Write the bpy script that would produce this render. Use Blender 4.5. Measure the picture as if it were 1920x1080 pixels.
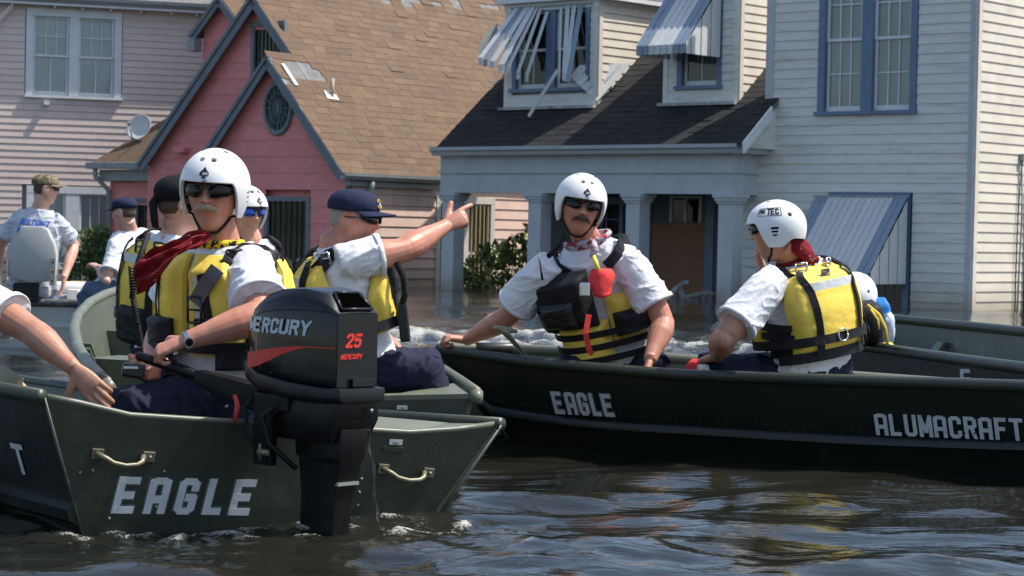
import bpy, bmesh, math, random
import numpy as np
from mathutils import Vector, Matrix, noise
random.seed(7)
RNG = np.random.RandomState(11)
for _o in list(bpy.data.objects):
    bpy.data.objects.remove(_o, do_unlink=True)
SC = bpy.context.scene
COL = SC.collection

# ------------------------------------------------------------------ camera
F_PX, CAM_H = 4200.0, 1.09
PITCH = math.atan(105.0 / F_PX)
ROLL = math.radians(1.2)
cam_data = bpy.data.cameras.new('camera')
cam = bpy.data.objects.new('camera', cam_data)
COL.objects.link(cam)
SC.camera = cam
cam_data.sensor_width = 36.0
cam_data.lens = F_PX / 1920.0 * 36.0
cam_data.clip_start = 0.1
cam_data.clip_end = 5000
_r0 = Vector((1, 0, 0)); _u0 = Vector((0, math.sin(PITCH), math.cos(PITCH)))
_fw = Vector((0, math.cos(PITCH), -math.sin(PITCH)))
_r = _r0 * math.cos(ROLL) + _u0 * math.sin(ROLL)
_u = -_r0 * math.sin(ROLL) + _u0 * math.cos(ROLL)
cam.matrix_world = Matrix(((_r.x, _u.x, -_fw.x, 0), (_r.y, _u.y, -_fw.y, 0), (_r.z, _u.z, -_fw.z, CAM_H), (0, 0, 0, 1)))
cam_data.dof.use_dof = True
cam_data.dof.focus_distance = 9.6
cam_data.dof.aperture_fstop = 11.0

# ------------------------------------------------------------------ sky, sun, exposure
SUN_AZ = math.radians(5.0)      # from +X towards +Y
SUN_EL = math.radians(59.0)
world = bpy.data.worlds.new('World'); SC.world = world; world.use_nodes = True
wn = world.node_tree; wn.nodes.clear()
_out = wn.nodes.new('ShaderNodeOutputWorld'); _bg = wn.nodes.new('ShaderNodeBackground')
_sky = wn.nodes.new('ShaderNodeTexSky'); _sky.sky_type = 'NISHITA'; _sky.sun_disc = False
_sky.sun_elevation = SUN_EL
_sky.sun_rotation = math.pi / 2 - SUN_AZ
_sky.air_density = 1.0; _sky.dust_density = 1.7; _sky.ozone_density = 1.0
_bg.inputs['Strength'].default_value = 0.15
wn.links.new(_sky.outputs[0], _bg.inputs[0]); wn.links.new(_bg.outputs[0], _out.inputs[0])
_sd = bpy.data.lights.new('sun', 'SUN'); _sd.energy = 4.3; _sd.angle = math.radians(0.53); _sd.color = (1.0, 0.95, 0.87)
sun = bpy.data.objects.new('sun', _sd); COL.objects.link(sun)
_sv = Vector((math.cos(SUN_EL) * math.cos(SUN_AZ), math.cos(SUN_EL) * math.sin(SUN_AZ), math.sin(SUN_EL)))
sun.rotation_euler = _sv.to_track_quat('Z', 'Y').to_euler()
SC.view_settings.view_transform = 'Standard'; SC.view_settings.look = 'None'
SC.view_settings.exposure = 0.46; SC.view_settings.gamma = 1.0
SC.view_settings.use_curve_mapping = False
SC.render.engine = 'CYCLES'

# ------------------------------------------------------------------ photo point -> place in the world
def ray(px, py):
    u = px - 960.0; v = 540.0 - py
    c, s = math.cos(ROLL), math.sin(ROLL)
    a = u * c - v * s; b = u * s + v * c
    return Vector((a, F_PX * math.cos(PITCH) + b * math.sin(PITCH), b * math.cos(PITCH) - F_PX * math.sin(PITCH)))
CAMP = Vector((0, 0, CAM_H))
def W(px, py, Y):
    r = ray(px, py)
    return CAMP + r * (Y / r.y)
def WZ(px, py, z):
    r = ray(px, py)
    return CAMP + r * ((z - CAM_H) / r.z)
def WP(px, py, p0, n):
    r = ray(px, py)
    return CAMP + r * ((Vector(p0) - CAMP).dot(n) / r.dot(n))

# ------------------------------------------------------------------ materials
def _nodes(name):
    m = bpy.data.materials.new(name); m.use_nodes = True
    nt = m.node_tree
    return m, nt, nt.nodes['Principled BSDF']
def material(name, col, rough=0.6, var=0.12, scale=6.0, bump=0.0, bscale=40.0, metal=0.0, rnd=0.0, spec=0.5,
             stretch=None, col2=None, c2lo=0.5, c2hi=0.65, c2scale=3.0, coat=0.0, tint=False, bdist=0.01, flood=False):
    m, nt, b = _nodes(name)
    N, L = nt.nodes, nt.links
    tc = N.new('ShaderNodeTexCoord')
    vec = tc.outputs['Object']
    if stretch:
        mp = N.new('ShaderNodeMapping'); mp.inputs['Scale'].default_value = stretch
        L.new(vec, mp.inputs['Vector']); vec = mp.outputs[0]
    nz = N.new('ShaderNodeTexNoise'); nz.inputs['Scale'].default_value = scale; nz.inputs['Detail'].default_value = 6
    L.new(vec, nz.inputs['Vector'])
    ramp = N.new('ShaderNodeMapRange'); ramp.inputs['From Min'].default_value = 0.3; ramp.inputs['From Max'].default_value = 0.7
    ramp.inputs['To Min'].default_value = 1 - var; ramp.inputs['To Max'].default_value = 1 + var
    L.new(nz.outputs['Fac'], ramp.inputs['Value'])
    fac = ramp.outputs[0]
    if rnd:
        oi = N.new('ShaderNodeObjectInfo')
        r2 = N.new('ShaderNodeMapRange'); r2.inputs['To Min'].default_value = 1 - rnd; r2.inputs['To Max'].default_value = 1 + rnd
        L.new(oi.outputs['Random'], r2.inputs['Value'])
        mu = N.new('ShaderNodeMath'); mu.operation = 'MULTIPLY'
        L.new(fac, mu.inputs[0]); L.new(r2.outputs[0], mu.inputs[1]); fac = mu.outputs[0]
    base = None
    if tint:
        at = N.new('ShaderNodeAttribute'); at.attribute_name = 'tint'
        base = at.outputs['Color']
    if col2 is not None:
        n2 = N.new('ShaderNodeTexNoise'); n2.inputs['Scale'].default_value = c2scale; n2.inputs['Detail'].default_value = 8
        n2.inputs['Roughness'].default_value = 0.65
        L.new(vec, n2.inputs['Vector'])
        r3 = N.new('ShaderNodeMapRange'); r3.inputs['From Min'].default_value = c2lo; r3.inputs['From Max'].default_value = c2hi
        L.new(n2.outputs['Fac'], r3.inputs['Value'])
        mx = N.new('ShaderNodeMix'); mx.data_type = 'RGBA'
        if base is not None: L.new(base, mx.inputs['A'])
        else: mx.inputs['A'].default_value = (*col, 1)
        mx.inputs['B'].default_value = (*col2, 1)
        L.new(r3.outputs[0], mx.inputs['Factor']); base = mx.outputs['Result']
    if flood:                       # silt left by the flood along the old water lines
        ge = N.new('ShaderNodeNewGeometry'); sx = N.new('ShaderNodeSeparateXYZ'); L.new(ge.outputs['Position'], sx.inputs[0])
        n4 = N.new('ShaderNodeTexNoise'); n4.inputs['Scale'].default_value = 1.7; n4.inputs['Detail'].default_value = 6; L.new(ge.outputs['Position'], n4.inputs['Vector'])
        a4 = N.new('ShaderNodeMath'); a4.operation = 'MULTIPLY_ADD'; a4.inputs[1].default_value = -.35; L.new(n4.outputs['Fac'], a4.inputs[0]); L.new(sx.outputs['Z'], a4.inputs[2])
        r4 = N.new('ShaderNodeMapRange'); r4.inputs['From Min'].default_value = .25; r4.inputs['From Max'].default_value = -.12; r4.inputs['To Max'].default_value = .65; L.new(a4.outputs[0], r4.inputs['Value'])
        m4 = N.new('ShaderNodeMix'); m4.data_type = 'RGBA'; m4.inputs['B'].default_value = (.26, .21, .13, 1)
        if base is not None: L.new(base, m4.inputs['A'])
        else: m4.inputs['A'].default_value = (*col, 1)
        L.new(r4.outputs[0], m4.inputs['Factor']); base = m4.outputs['Result']
    sc = N.new('ShaderNodeVectorMath'); sc.operation = 'SCALE'
    if base is not None: L.new(base, sc.inputs[0])
    else: sc.inputs[0].default_value = col
    L.new(fac, sc.inputs['Scale'])
    L.new(sc.outputs[0], b.inputs['Base Color'])
    b.inputs['Roughness'].default_value = rough
    b.inputs['Metallic'].default_value = metal
    b.inputs['Specular IOR Level'].default_value = spec
    if coat: b.inputs['Coat Weight'].default_value = coat; b.inputs['Coat Roughness'].default_value = 0.05
    if bump:
        bn = N.new('ShaderNodeTexNoise'); bn.inputs['Scale'].default_value = bscale; bn.inputs['Detail'].default_value = 5
        L.new(vec, bn.inputs['Vector'])
        bp = N.new('ShaderNodeBump'); bp.inputs['Strength'].default_value = bump; bp.inputs['Distance'].default_value = bdist
        L.new(bn.outputs['Fac'], bp.inputs['Height']); L.new(bp.outputs[0], b.inputs['Normal'])
    return m
def glass_material(name, tintc=(0.75, 0.8, 0.8), ior=1.5):
    m, nt, b = _nodes(name); N, L = nt.nodes, nt.links
    N.remove(b); out = N['Material Output']
    tr = N.new('ShaderNodeBsdfTransparent'); tr.inputs[0].default_value = (*tintc, 1)
    gl = N.new('ShaderNodeBsdfGlossy'); gl.inputs['Roughness'].default_value = 0.03
    fr = N.new('ShaderNodeFresnel'); fr.inputs['IOR'].default_value = ior
    mx = N.new('ShaderNodeMixShader')
    L.new(fr.outputs[0], mx.inputs[0]); L.new(tr.outputs[0], mx.inputs[1]); L.new(gl.outputs[0], mx.inputs[2])
    L.new(mx.outputs[0], out.inputs['Surface'])
    return m

# ------------------------------------------------------------------ mesh building
class MB:
    def __init__(self): self.v = []; self.f = []
    def add(self, vs, fs):
        o = len(self.v)
        self.v += [Vector(p) for p in vs]; self.f += [tuple(i + o for i in q) for q in fs]
        return self
    def hexa(self, p):          # 8 corners: bottom 0-3 ccw, top 4-7
        return self.add(p, [(3, 2, 1, 0), (4, 5, 6, 7), (0, 1, 5, 4), (1, 2, 6, 5), (2, 3, 7, 6), (3, 0, 4, 7)])
    def box(self, c, size, X=(1, 0, 0), Y=(0, 1, 0), Z=(0, 0, 1)):
        c = Vector(c); X, Y, Z = (Vector(a) * s * 0.5 for a, s in zip((X, Y, Z), size))
        return self.hexa([c - X - Y - Z, c + X - Y - Z, c + X + Y - Z, c - X + Y - Z,
                          c - X - Y + Z, c + X - Y + Z, c + X + Y + Z, c - X + Y + Z])
    def prism(self, poly, ext):
        n = len(poly); ext = Vector(ext); poly = [Vector(p) for p in poly]
        vs = poly + [p + ext for p in poly]
        fs = [tuple(range(n - 1, -1, -1)), tuple(range(n, 2 * n))] + [(i, (i + 1) % n, n + (i + 1) % n, n + i) for i in range(n)]
        return self.add(vs, fs)
    def loft(self, rings, cap=True, closed=True):
        n = len(rings[0]); o = len(self.v)
        for r in rings: self.v += [Vector(p) for p in r]
        for k in range(len(rings) - 1):
            a, b = o + k * n, o + (k + 1) * n
            for i in range(n if closed else n - 1):
                j = (i + 1) % n
                self.f.append((a + i, a + j, b + j, b + i))
        if cap and closed:
            self.f.append(tuple(o + i for i in range(n - 1, -1, -1)))
            e = o + (len(rings) - 1) * n
            self.f.append(tuple(e + i for i in range(n)))
        return self
    def tube(self, pts, rad, n=10, flat=None, up=None, round_ends=False):
        pts = [Vector(p) for p in pts]
        if not hasattr(rad, '__len__'): rad = [rad] * len(pts)
        rad = list(rad)
        if round_ends:
            d0 = (pts[0] - pts[1]).normalized(); d1 = (pts[-1] - pts[-2]).normalized()
            r0, r1 = rad[0], rad[-1]
            pts = [pts[0] + d0 * r0 * .95, pts[0] + d0 * r0 * .6] + pts + [pts[-1] + d1 * r1 * .6, pts[-1] + d1 * r1 * .95]
            rad = [r0 * .3, r0 * .8] + rad + [r1 * .8, r1 * .3]
        rings = []; prev = None
        for i, p in enumerate(pts):
            t = (pts[min(i + 1, len(pts) - 1)] - pts[max(i - 1, 0)]).normalized()
            if prev is None:
                a = Vector(up) if up else (Vector((0, 0, 1)) if abs(t.z) < 0.9 else Vector((1, 0, 0)))
            else: a = prev
            x = (a - t * a.dot(t)).normalized(); y = t.cross(x); prev = x
            fx = flat if flat else 1.0
            rings.append([p + x * (math.cos(2 * math.pi * k / n) * rad[i]) + y * (math.sin(2 * math.pi * k / n) * rad[i] * fx) for k in range(n)])
        return self.loft(rings)
    def ellipsoid(self, c, r, X=(1, 0, 0), Y=(0, 1, 0), Z=(0, 0, 1), nu=16, nv=10):
        c = Vector(c); X, Y, Z = Vector(X) * r[0], Vector(Y) * r[1], Vector(Z) * r[2]
        rings = []
        for j in range(nv + 1):
            t = math.pi * (0.02 + 0.96 * j / nv)
            rings.append([c - Z * math.cos(t) + (X * math.cos(2 * math.pi * k / nu) + Y * math.sin(2 * math.pi * k / nu)) * math.sin(t) for k in range(nu)])
        return self.loft(rings)
    def ribbon(self, pts, normals, width, thick):
        rings = []
        pts = [Vector(p) for p in pts]
        for i, p in enumerate(pts):
            t = (pts[min(i + 1, len(pts) - 1)] - pts[max(i - 1, 0)]).normalized()
            n = Vector(normals[i] if isinstance(normals, (list, tuple)) and not isinstance(normals[0], float) else normals).normalized()
            s = t.cross(n).normalized(); n = s.cross(t)
            w = width[i] if hasattr(width, '__len__') else width
            rings.append([p - s * w / 2, p + s * w / 2, p + s * w / 2 + n * thick, p - s * w / 2 + n * thick])
        return self.loft(rings)
    def mesh(self, name, origin=(0, 0, 0), smooth=False, tints=None):
        me = bpy.data.meshes.new(name); o = Vector(origin)
        me.from_pydata([p - o for p in self.v], [], self.f)
        if tints is not None:
            at = me.color_attributes.new('tint', 'FLOAT_COLOR', 'CORNER')
            at.data.foreach_set('color', np.asarray(tints, dtype=np.float32).ravel())
        me.validate(); me.update()
        if smooth: me.shade_smooth()
        return me
def origin_of(o):
    p = Vector((0, 0, 0))
    while o is not None: p = p + o.location; o = o.parent
    return p
def link(name, me, mat=None, parent=None):
    o = bpy.data.objects.new(name, me); COL.objects.link(o); o.parent = parent
    if mat is not None and me is not None:
        me.materials.clear(); me.materials.append(mat)
    return o
def part(name, mb, mat, parent=None, smooth=False, label=None, kind=None, tints=None, bevel=0.0, recalc=True, sharp=None):
    me = mb.mesh(name, origin_of(parent), smooth, tints)
    if recalc or bevel:
        bm = bmesh.new(); bm.from_mesh(me)
        if bevel:
            bmesh.ops.remove_doubles(bm, verts=bm.verts, dist=1e-5)
            ed = [e for e in bm.edges if len(e.link_faces) == 2 and e.calc_face_angle(0) > 0.5]
            bmesh.ops.bevel(bm, geom=ed, offset=bevel, segments=2, profile=0.6, affect='EDGES', clamp_overlap=True)
        if recalc: bmesh.ops.recalc_face_normals(bm, faces=bm.faces)
        bm.to_mesh(me); bm.free()
        if smooth: me.shade_smooth()
    if sharp is not None:
        me.shade_smooth(); me.set_sharp_from_angle(angle=math.radians(sharp))
    o = link(name, me, mat, parent)
    if label: o['label'] = label
    if kind: o['kind'] = kind
    return o
def tag(o, label, cat, group=None):
    o['label'] = label; o['category'] = cat
    if group: o['group'] = group
    return o
def thing(name, loc, label, cat, group=None):
    o = bpy.data.objects.new(name, None); COL.objects.link(o); o.location = Vector(loc)
    o.empty_display_size = 0.2
    return tag(o, label, cat, group)
def whole(name, mb, mat, base, label, cat, group=None, **kw):   # a thing that is one mesh
    o = part(name, mb, mat, None, **kw)
    b = Vector(base)
    for v in o.data.vertices: v.co -= b
    o.location = b
    return tag(o, label, cat, group)
def remeshed(mb, voxel, smooth_it=4, disp=None):
    """voxel-union of everything in mb -> one continuous mesh builder result (world coords)"""
    me = mb.mesh('tmp'); bm = bmesh.new(); bm.from_mesh(me); bmesh.ops.recalc_face_normals(bm, faces=bm.faces); bm.to_mesh(me); bm.free()
    o = bpy.data.objects.new('tmp', me); COL.objects.link(o)
    md = o.modifiers.new('r', 'REMESH'); md.mode = 'VOXEL'; md.voxel_size = voxel; md.use_smooth_shade = True
    if smooth_it:
        ms = o.modifiers.new('s', 'SMOOTH'); ms.factor = 0.5; ms.iterations = smooth_it
    dg = bpy.context.evaluated_depsgraph_get()
    m2 = bpy.data.meshes.new_from_object(o.evaluated_get(dg))
    bpy.data.objects.remove(o, do_unlink=True); bpy.data.meshes.remove(me)
    if disp is not None:
        n = len(m2.vertices)
        co = np.empty(n * 3, np.float32); m2.vertices.foreach_get('co', co); co = co.reshape(-1, 3)
        no = np.empty(n * 3, np.float32); m2.vertex_normals.foreach_get('vector', no); no = no.reshape(-1, 3)
        d = np.array([disp(Vector(c)) for c in co], np.float32)
        co += no * d[:, None]
        m2.vertices.foreach_set('co', co.ravel()); m2.update()
    return m2
def mesh_part(name, me, mat, parent, smooth=True, label=None):
    o0 = origin_of(parent)
    me.transform(Matrix.Translation(-o0)); me.name = name
    if smooth: me.shade_smooth()
    o = link(name, me, mat, parent)
    if label: o['label'] = label
    return o
# stroke lettering: every glyph is a set of strokes on a 4 x 6 grid
GL = {'E': [((0, 0), (0, 6)), ((0, 5.45), (3.3, 5.45)), ((0, 3), (2.7, 3)), ((0, .55), (3.3, .55))],
      'A': [((.4, 0), (.4, 5.2), (1.2, 5.5), (2.6, 5.5), (3.4, 5.2), (3.4, 0)), ((.4, 2.4), (3.4, 2.4))],
      'G': [((3.3, 4.2), (3.3, 5), (2.7, 5.5), (1.1, 5.5), (.5, 5), (.5, 1), (1.1, .5), (2.7, .5), (3.3, 1), (3.3, 2.8), (2, 2.8))],
      'L': [((.5, 6), (.5, 0)), ((.5, .55), (3.2, .55))],
      'U': [((.5, 6), (.5, 1), (1.1, .5), (2.7, .5), (3.3, 1), (3.3, 6))],
      'M': [((.4, 0), (.4, 6)), ((.4, 5.8), (2, 1.5), (3.6, 5.8)), ((3.6, 6), (3.6, 0))],
      'C': [((3.3, 4.2), (3.3, 5), (2.7, 5.5), (1.1, 5.5), (.5, 5), (.5, 1), (1.1, .5), (2.7, .5), (3.3, 1), (3.3, 1.8))],
      'R': [((.5, 0), (.5, 6)), ((.5, 5.5), (2.7, 5.5), (3.3, 5), (3.3, 3.6), (2.7, 3.1), (.5, 3.1)), ((2.2, 3), (3.3, 0))],
      'F': [((.5, 0), (.5, 6)), ((.5, 5.5), (3.3, 5.5)), ((.5, 3), (2.8, 3))],
      'T': [((0.1, 5.5), (3.7, 5.5)), ((1.9, 6), (1.9, 0))],
      'Y': [((.3, 6), (1.9, 2.9), (3.5, 6)), ((1.9, 3), (1.9, 0))],
      'P': [((.5, 0), (.5, 6)), ((.5, 5.5), (2.7, 5.5), (3.3, 5), (3.3, 3.4), (2.7, 2.9), (.5, 2.9))],
      'O': [((1.1, .5), (.5, 1), (.5, 5), (1.1, 5.5), (2.7, 5.5), (3.3, 5), (3.3, 1), (2.7, .5), (1.1, .5))],
      'D': [((.5, .5), (.5, 5.5), (2.4, 5.5), (3.3, 4.7), (3.3, 1.3), (2.4, .5), (.5, .5))],
      'I': [((1.9, 0), (1.9, 6))], 'N': [((.5, 0), (.5, 6)), ((.5, 5.6), (3.3, .4)), ((3.3, 0), (3.3, 6))],
      'W': [((.2, 6), (1, .3), (1.9, 4), (2.8, .3), (3.6, 6))], 'S': [((3.3, 4.6), (2.7, 5.5), (1.1, 5.5), (.5, 4.8), (.5, 3.6), (3.3, 2.5), (3.3, 1.2), (2.7, .5), (1.1, .5), (.5, 1.4))],
      'K': [((.5, 0), (.5, 6)), ((3.3, 6), (.8, 3), (3.4, 0))], 'H': [((.5, 0), (.5, 6)), ((3.3, 0), (3.3, 6)), ((.5, 3), (3.3, 3))],
      '2': [((.5, 4.4), (.7, 5.1), (1.3, 5.5), (2.6, 5.5), (3.3, 4.9), (3.3, 3.8), (.5, .55), (3.5, .55))],
      '5': [((3.3, 5.5), (.8, 5.5), (.6, 3.2), (2.6, 3.4), (3.3, 2.8), (3.3, 1.2), (2.6, .5), (1.1, .5), (.5, 1.1))],
      '1': [((1.2, 5), (2, 5.8), (2, 0))], '4': [((2.7, 0), (2.7, 6)), ((2.7, 5.8), (.4, 2), (3.6, 2))]}
def lettering(text, fn, h, width=0.62, stroke=1.0, thick=0.0015, shear=0.0, gap=1.15, squeeze=1.0):
    """fn(u, v, off) -> world point; h letter height; returns MB of thin raised strokes"""
    mb = MB(); g = h / 6.0; x = 0.0; kk = 0
    for ch in text:
        if ch == ' ': x += 2.6 * g; continue
        wch = 4.0 if ch != 'I' else 2.2
        for st in GL[ch]:
            for a, b in zip(st[:-1], st[1:]):
                a = Vector((a[0] * squeeze, a[1])); b = Vector((b[0] * squeeze, b[1])); d = (b - a)
                if d.length < 1e-6: continue
                d.normalize(); nrm = Vector((-d.y, d.x)) * stroke * 0.5
                ex = d * (stroke * 0.28)
                q = [a - ex - nrm, b + ex - nrm, b + ex + nrm, a - ex + nrm]
                q = [Vector((p.x, min(max(p.y, 0), 6))) for p in q]
                P = [(x + (p.x + p.y * shear) * g, p.y * g) for p in q]
                kk += 1; dz = (kk % 9) * .00022
                lo = [fn(u, v, 0.0003 + dz) for u, v in P]; hi = [fn(u, v, thick + dz) for u, v in P]
                mb.hexa(lo + hi)
        x += (wch * squeeze + gap) * g
    return mb
def sstep(a, b, x):
    t = min(max((x - a) / (b - a), 0.0), 1.0); return t * t * (3 - 2 * t)
def lerp(a, b, t): return a + (b - a) * t
# ================================================================== water and ground
def make_water():
    def axis(lo, hi, f0, f1, fine, grow):
        c = list(np.arange(f0, f1 + 1e-6, fine))
        s = fine; x = f1
        while x < hi: s *= grow; x += s; c.append(min(x, hi))
        s = fine; x = f0; lo_l = []
        while x > lo: s *= grow; x -= s; lo_l.append(max(x, lo))
        return np.array(lo_l[::-1] + c)
    xs = axis(-900, 900, -4.2, 5.2, 0.034, 1.05)
    ys = axis(-300, 1500, 5.4, 13.5, 0.028, 1.014)
    X, Y = np.meshgrid(xs, ys)
    R = np.random.RandomState(5)
    Zw = np.zeros_like(X)
    dist = np.clip(Y, 4, None)
    fade = np.clip(1.0 - (np.abs(X) - 30) / 60, 0, 1) * np.clip(1.0 - (Y - 70) / 60, 0, 1) * np.clip((Y + 20) / 20, 0, 1)
    for k in range(46):
        lam = 0.26 * (1.105 ** k) * R.uniform(.85, 1.15)
        if lam > 5.5: lam = R.uniform(.3, 2.2)
        th = R.normal(1.75, 0.62)
        amp = 0.0060 * lam ** 0.95
        if lam > 1.0: amp *= 0.42
        kx, ky = math.cos(th) * 2 * math.pi / lam, math.sin(th) * 2 * math.pi / lam
        ph = R.uniform(0, 6.28)
        wob = 0.9 * np.sin(X * R.uniform(.3, 1.1) + Y * R.uniform(.2, .8) + R.uniform(0, 6))
        cell = np.clip((np.gradient(ys)[:, None] / lam) * 3.0, 0, 1)
        Zw += amp * np.sin(kx * X + ky * Y + ph + wob) * (1 - cell)
    calm = 0.55 + 0.45 * np.sin(X * .35 + 1.0) * np.sin(Y * .27 + .4)
    Zw *= (0.75 + 0.5 * calm) * fade
    # churned water: the wake beyond the boats, and the slop round the near transom and motor
    foam = np.zeros_like(X)
    def blob(cx, cy, rx, ry, ang=0.0):
        c, s = math.cos(ang), math.sin(ang)
        u = ((X - cx) * c + (Y - cy) * s) / rx; v = (-(X - cx) * s + (Y - cy) * c) / ry
        return np.exp(-(u * u + v * v))
    wake = 1.1 * blob(-.4, 22.6, 2.6, 2.7) + 0.9 * blob(2.6, 22.2, 2.4, 2.0) + .6 * blob(-2.4, 21.0, 1.5, 1.6)
    tr = [WZ(150, 992, 0), WZ(420, 990, 0), WZ(620, 1000, 0), WZ(815, 980, 0)]
    slop = np.zeros_like(X)
    for p in tr + [WZ(700, 985, 0), WZ(280, 995, 0), WZ(520, 1000, 0), WZ(880, 1000, 0), WZ(760, 1010, 0)]:
        slop += blob(p.x, p.y - .05, .33, .17)
    fore = blob(-0.6, 7.4, 2.6, .55)
    m = (np.clip(wake, 0, 1.2) + np.clip(slop, 0, 1) * .25 + fore * .22)
    idx = np.argwhere(m > 0.02)
    for i, j in idx:
        p = Vector((X[i, j], Y[i, j], 0))
        wv = min(wake[i, j], 1.2)
        if wv > 0.02:
            n1 = noise.fractal(Vector((p.x * 1.7, p.y * 1.1, 3)), 1.0, 2.0, 4)
            n2 = noise.fractal(Vector((p.x * 4.5, p.y * 3.0, 9)), 0.9, 2.0, 4)
            Zw[i, j] += wv * (0.075 * n1 + 0.035 * n2)
            foam[i, j] = max(0, wv * 1.0 * (0.46 + 0.65 * n2 + .4 * n1) - .12)
        sv = min(slop[i, j], 1.0); fv = fore[i, j]
        if sv + fv > 0.02:
            n3 = noise.fractal(Vector((p.x * 9, p.y * 7, 1)), 0.9, 2.0, 4)
            Zw[i, j] += (sv * .022 + fv * .010) * n3
            foam[i, j] = max(foam[i, j], sv * 1.15 * (0.22 + 1.1 * n3) - .2, fv * (n3 * 1.3 - .62))
    foam = np.clip(foam, 0, 1)
    ny, nx = X.shape
    me = bpy.data.meshes.new('flood_water')
    co = np.stack([X, Y, Zw], -1).reshape(-1, 3).astype(np.float32)
    ii = np.arange(ny * nx).reshape(ny, nx)
    q = np.stack([ii[:-1, :-1], ii[:-1, 1:], ii[1:, 1:], ii[1:, :-1]], -1).reshape(-1, 4)
    me.vertices.add(len(co)); me.vertices.foreach_set('co', co.ravel())
    me.loops.add(q.size); me.loops.foreach_set('vertex_index', q.ravel().astype(np.int32))
    me.polygons.add(len(q)); me.polygons.foreach_set('loop_start', (np.arange(len(q)) * 4).astype(np.int32))
    me.update(calc_edges=True); me.shade_smooth()
    at = me.attributes.new('foam', 'FLOAT', 'POINT'); at.data.foreach_set('value', foam.ravel().astype(np.float32))
    m_, nt, b = _nodes('flood_water'); N, L = nt.nodes, nt.links
    b.inputs['IOR'].default_value = 1.33
    b.inputs['Roughness'].default_value = 0.035
    tc = N.new('ShaderNodeTexCoord')
    nz = N.new('ShaderNodeTexNoise'); nz.inputs['Scale'].default_value = .6; nz.inputs['Detail'].default_value = 3
    L.new(tc.outputs['Object'], nz.inputs['Vector'])
    cr = N.new('ShaderNodeValToRGB')
    cr.color_ramp.elements[0].position = .35; cr.color_ramp.elements[0].color = (.010, .011, .008, 1)
    cr.color_ramp.elements[1].position = .7; cr.color_ramp.elements[1].color = (.017, .017, .012, 1)
    L.new(nz.outputs['Fac'], cr.inputs['Fac'])
    fa = N.new('ShaderNodeAttribute'); fa.attribute_name = 'foam'
    fn = N.new('ShaderNodeTexNoise'); fn.inputs['Scale'].default_value = 75; fn.inputs['Detail'].default_value = 6; fn.inputs['Roughness'].default_value = .7
    L.new(tc.outputs['Object'], fn.inputs['Vector'])
    ml = N.new('ShaderNodeMath'); ml.operation = 'MULTIPLY_ADD'; ml.inputs[1].default_value = 2.6; ml.inputs[2].default_value = -1.3
    L.new(fn.outputs['Fac'], ml.inputs[0])
    ad = N.new('ShaderNodeMath'); ad.operation = 'ADD'
    L.new(fa.outputs['Fac'], ad.inputs[0]); L.new(ml.outputs[0], ad.inputs[1])
    ms = N.new('ShaderNodeMapRange'); ms.inputs['From Min'].default_value = .42; ms.inputs['From Max'].default_value = .85
    L.new(ad.outputs[0], ms.inputs['Value'])
    gt = N.new('ShaderNodeMath'); gt.operation = 'MULTIPLY'
    st = N.new('ShaderNodeMapRange'); st.inputs['From Min'].default_value = .03; st.inputs['From Max'].default_value = .2
    L.new(fa.outputs['Fac'], st.inputs['Value']); L.new(ms.outputs[0], gt.inputs[0]); L.new(st.outputs[0], gt.inputs[1])
    mx = N.new('ShaderNodeMix'); mx.data_type = 'RGBA'; mx.inputs['B'].default_value = (.40, .40, .36, 1)
    L.new(cr.outputs[0], mx.inputs['A']); L.new(gt.outputs[0], mx.inputs['Factor']); L.new(mx.outputs['Result'], b.inputs['Base Color'])
    rr = N.new('ShaderNodeMapRange'); rr.inputs['To Min'].default_value = .03; rr.inputs['To Max'].default_value = .6
    L.new(gt.outputs[0], rr.inputs['Value']); L.new(rr.outputs[0], b.inputs['Roughness'])
    mp = N.new('ShaderNodeMapping'); mp.inputs['Scale'].default_value = (2.6, 7.5, 5)
    L.new(tc.outputs['Object'], mp.inputs['Vector'])
    b1 = N.new('ShaderNodeTexNoise'); b1.inputs['Scale'].default_value = 1.0; b1.inputs['Detail'].default_value = 3; b1.inputs['Distortion'].default_value = .6
    L.new(mp.outputs[0], b1.inputs['Vector'])
    bp = N.new('ShaderNodeBump'); bp.inputs['Strength'].default_value = .6; bp.inputs['Distance'].default_value = .014
    L.new(b1.outputs['Fac'], bp.inputs['Height'])
    b2 = N.new('ShaderNodeTexNoise'); b2.inputs['Scale'].default_value = 3.6; b2.inputs['Detail'].default_value = 4
    L.new(mp.outputs[0], b2.inputs['Vector'])
    bq = N.new('ShaderNodeBump'); bq.inputs['Strength'].default_value = .55; bq.inputs['Distance'].default_value = .004
    L.new(b2.outputs['Fac'], bq.inputs['Height']); L.new(bp.outputs[0], bq.inputs['Normal']); L.new(bq.outputs[0], b.inputs['Normal'])
    o = link('water', me, m_); o['kind'] = 'structure'
make_water()
_g = MB(); _g.add([(-1500, -600, -1.6), (1500, -600, -1.6), (1500, 2000, -1.6), (-1500, 2000, -1.6)], [(0, 1, 2, 3)])
_go = part('ground', _g, material('mud', (.09, .075, .05), .9, .2, 1.5)); _go['kind'] = 'structure'

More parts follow.
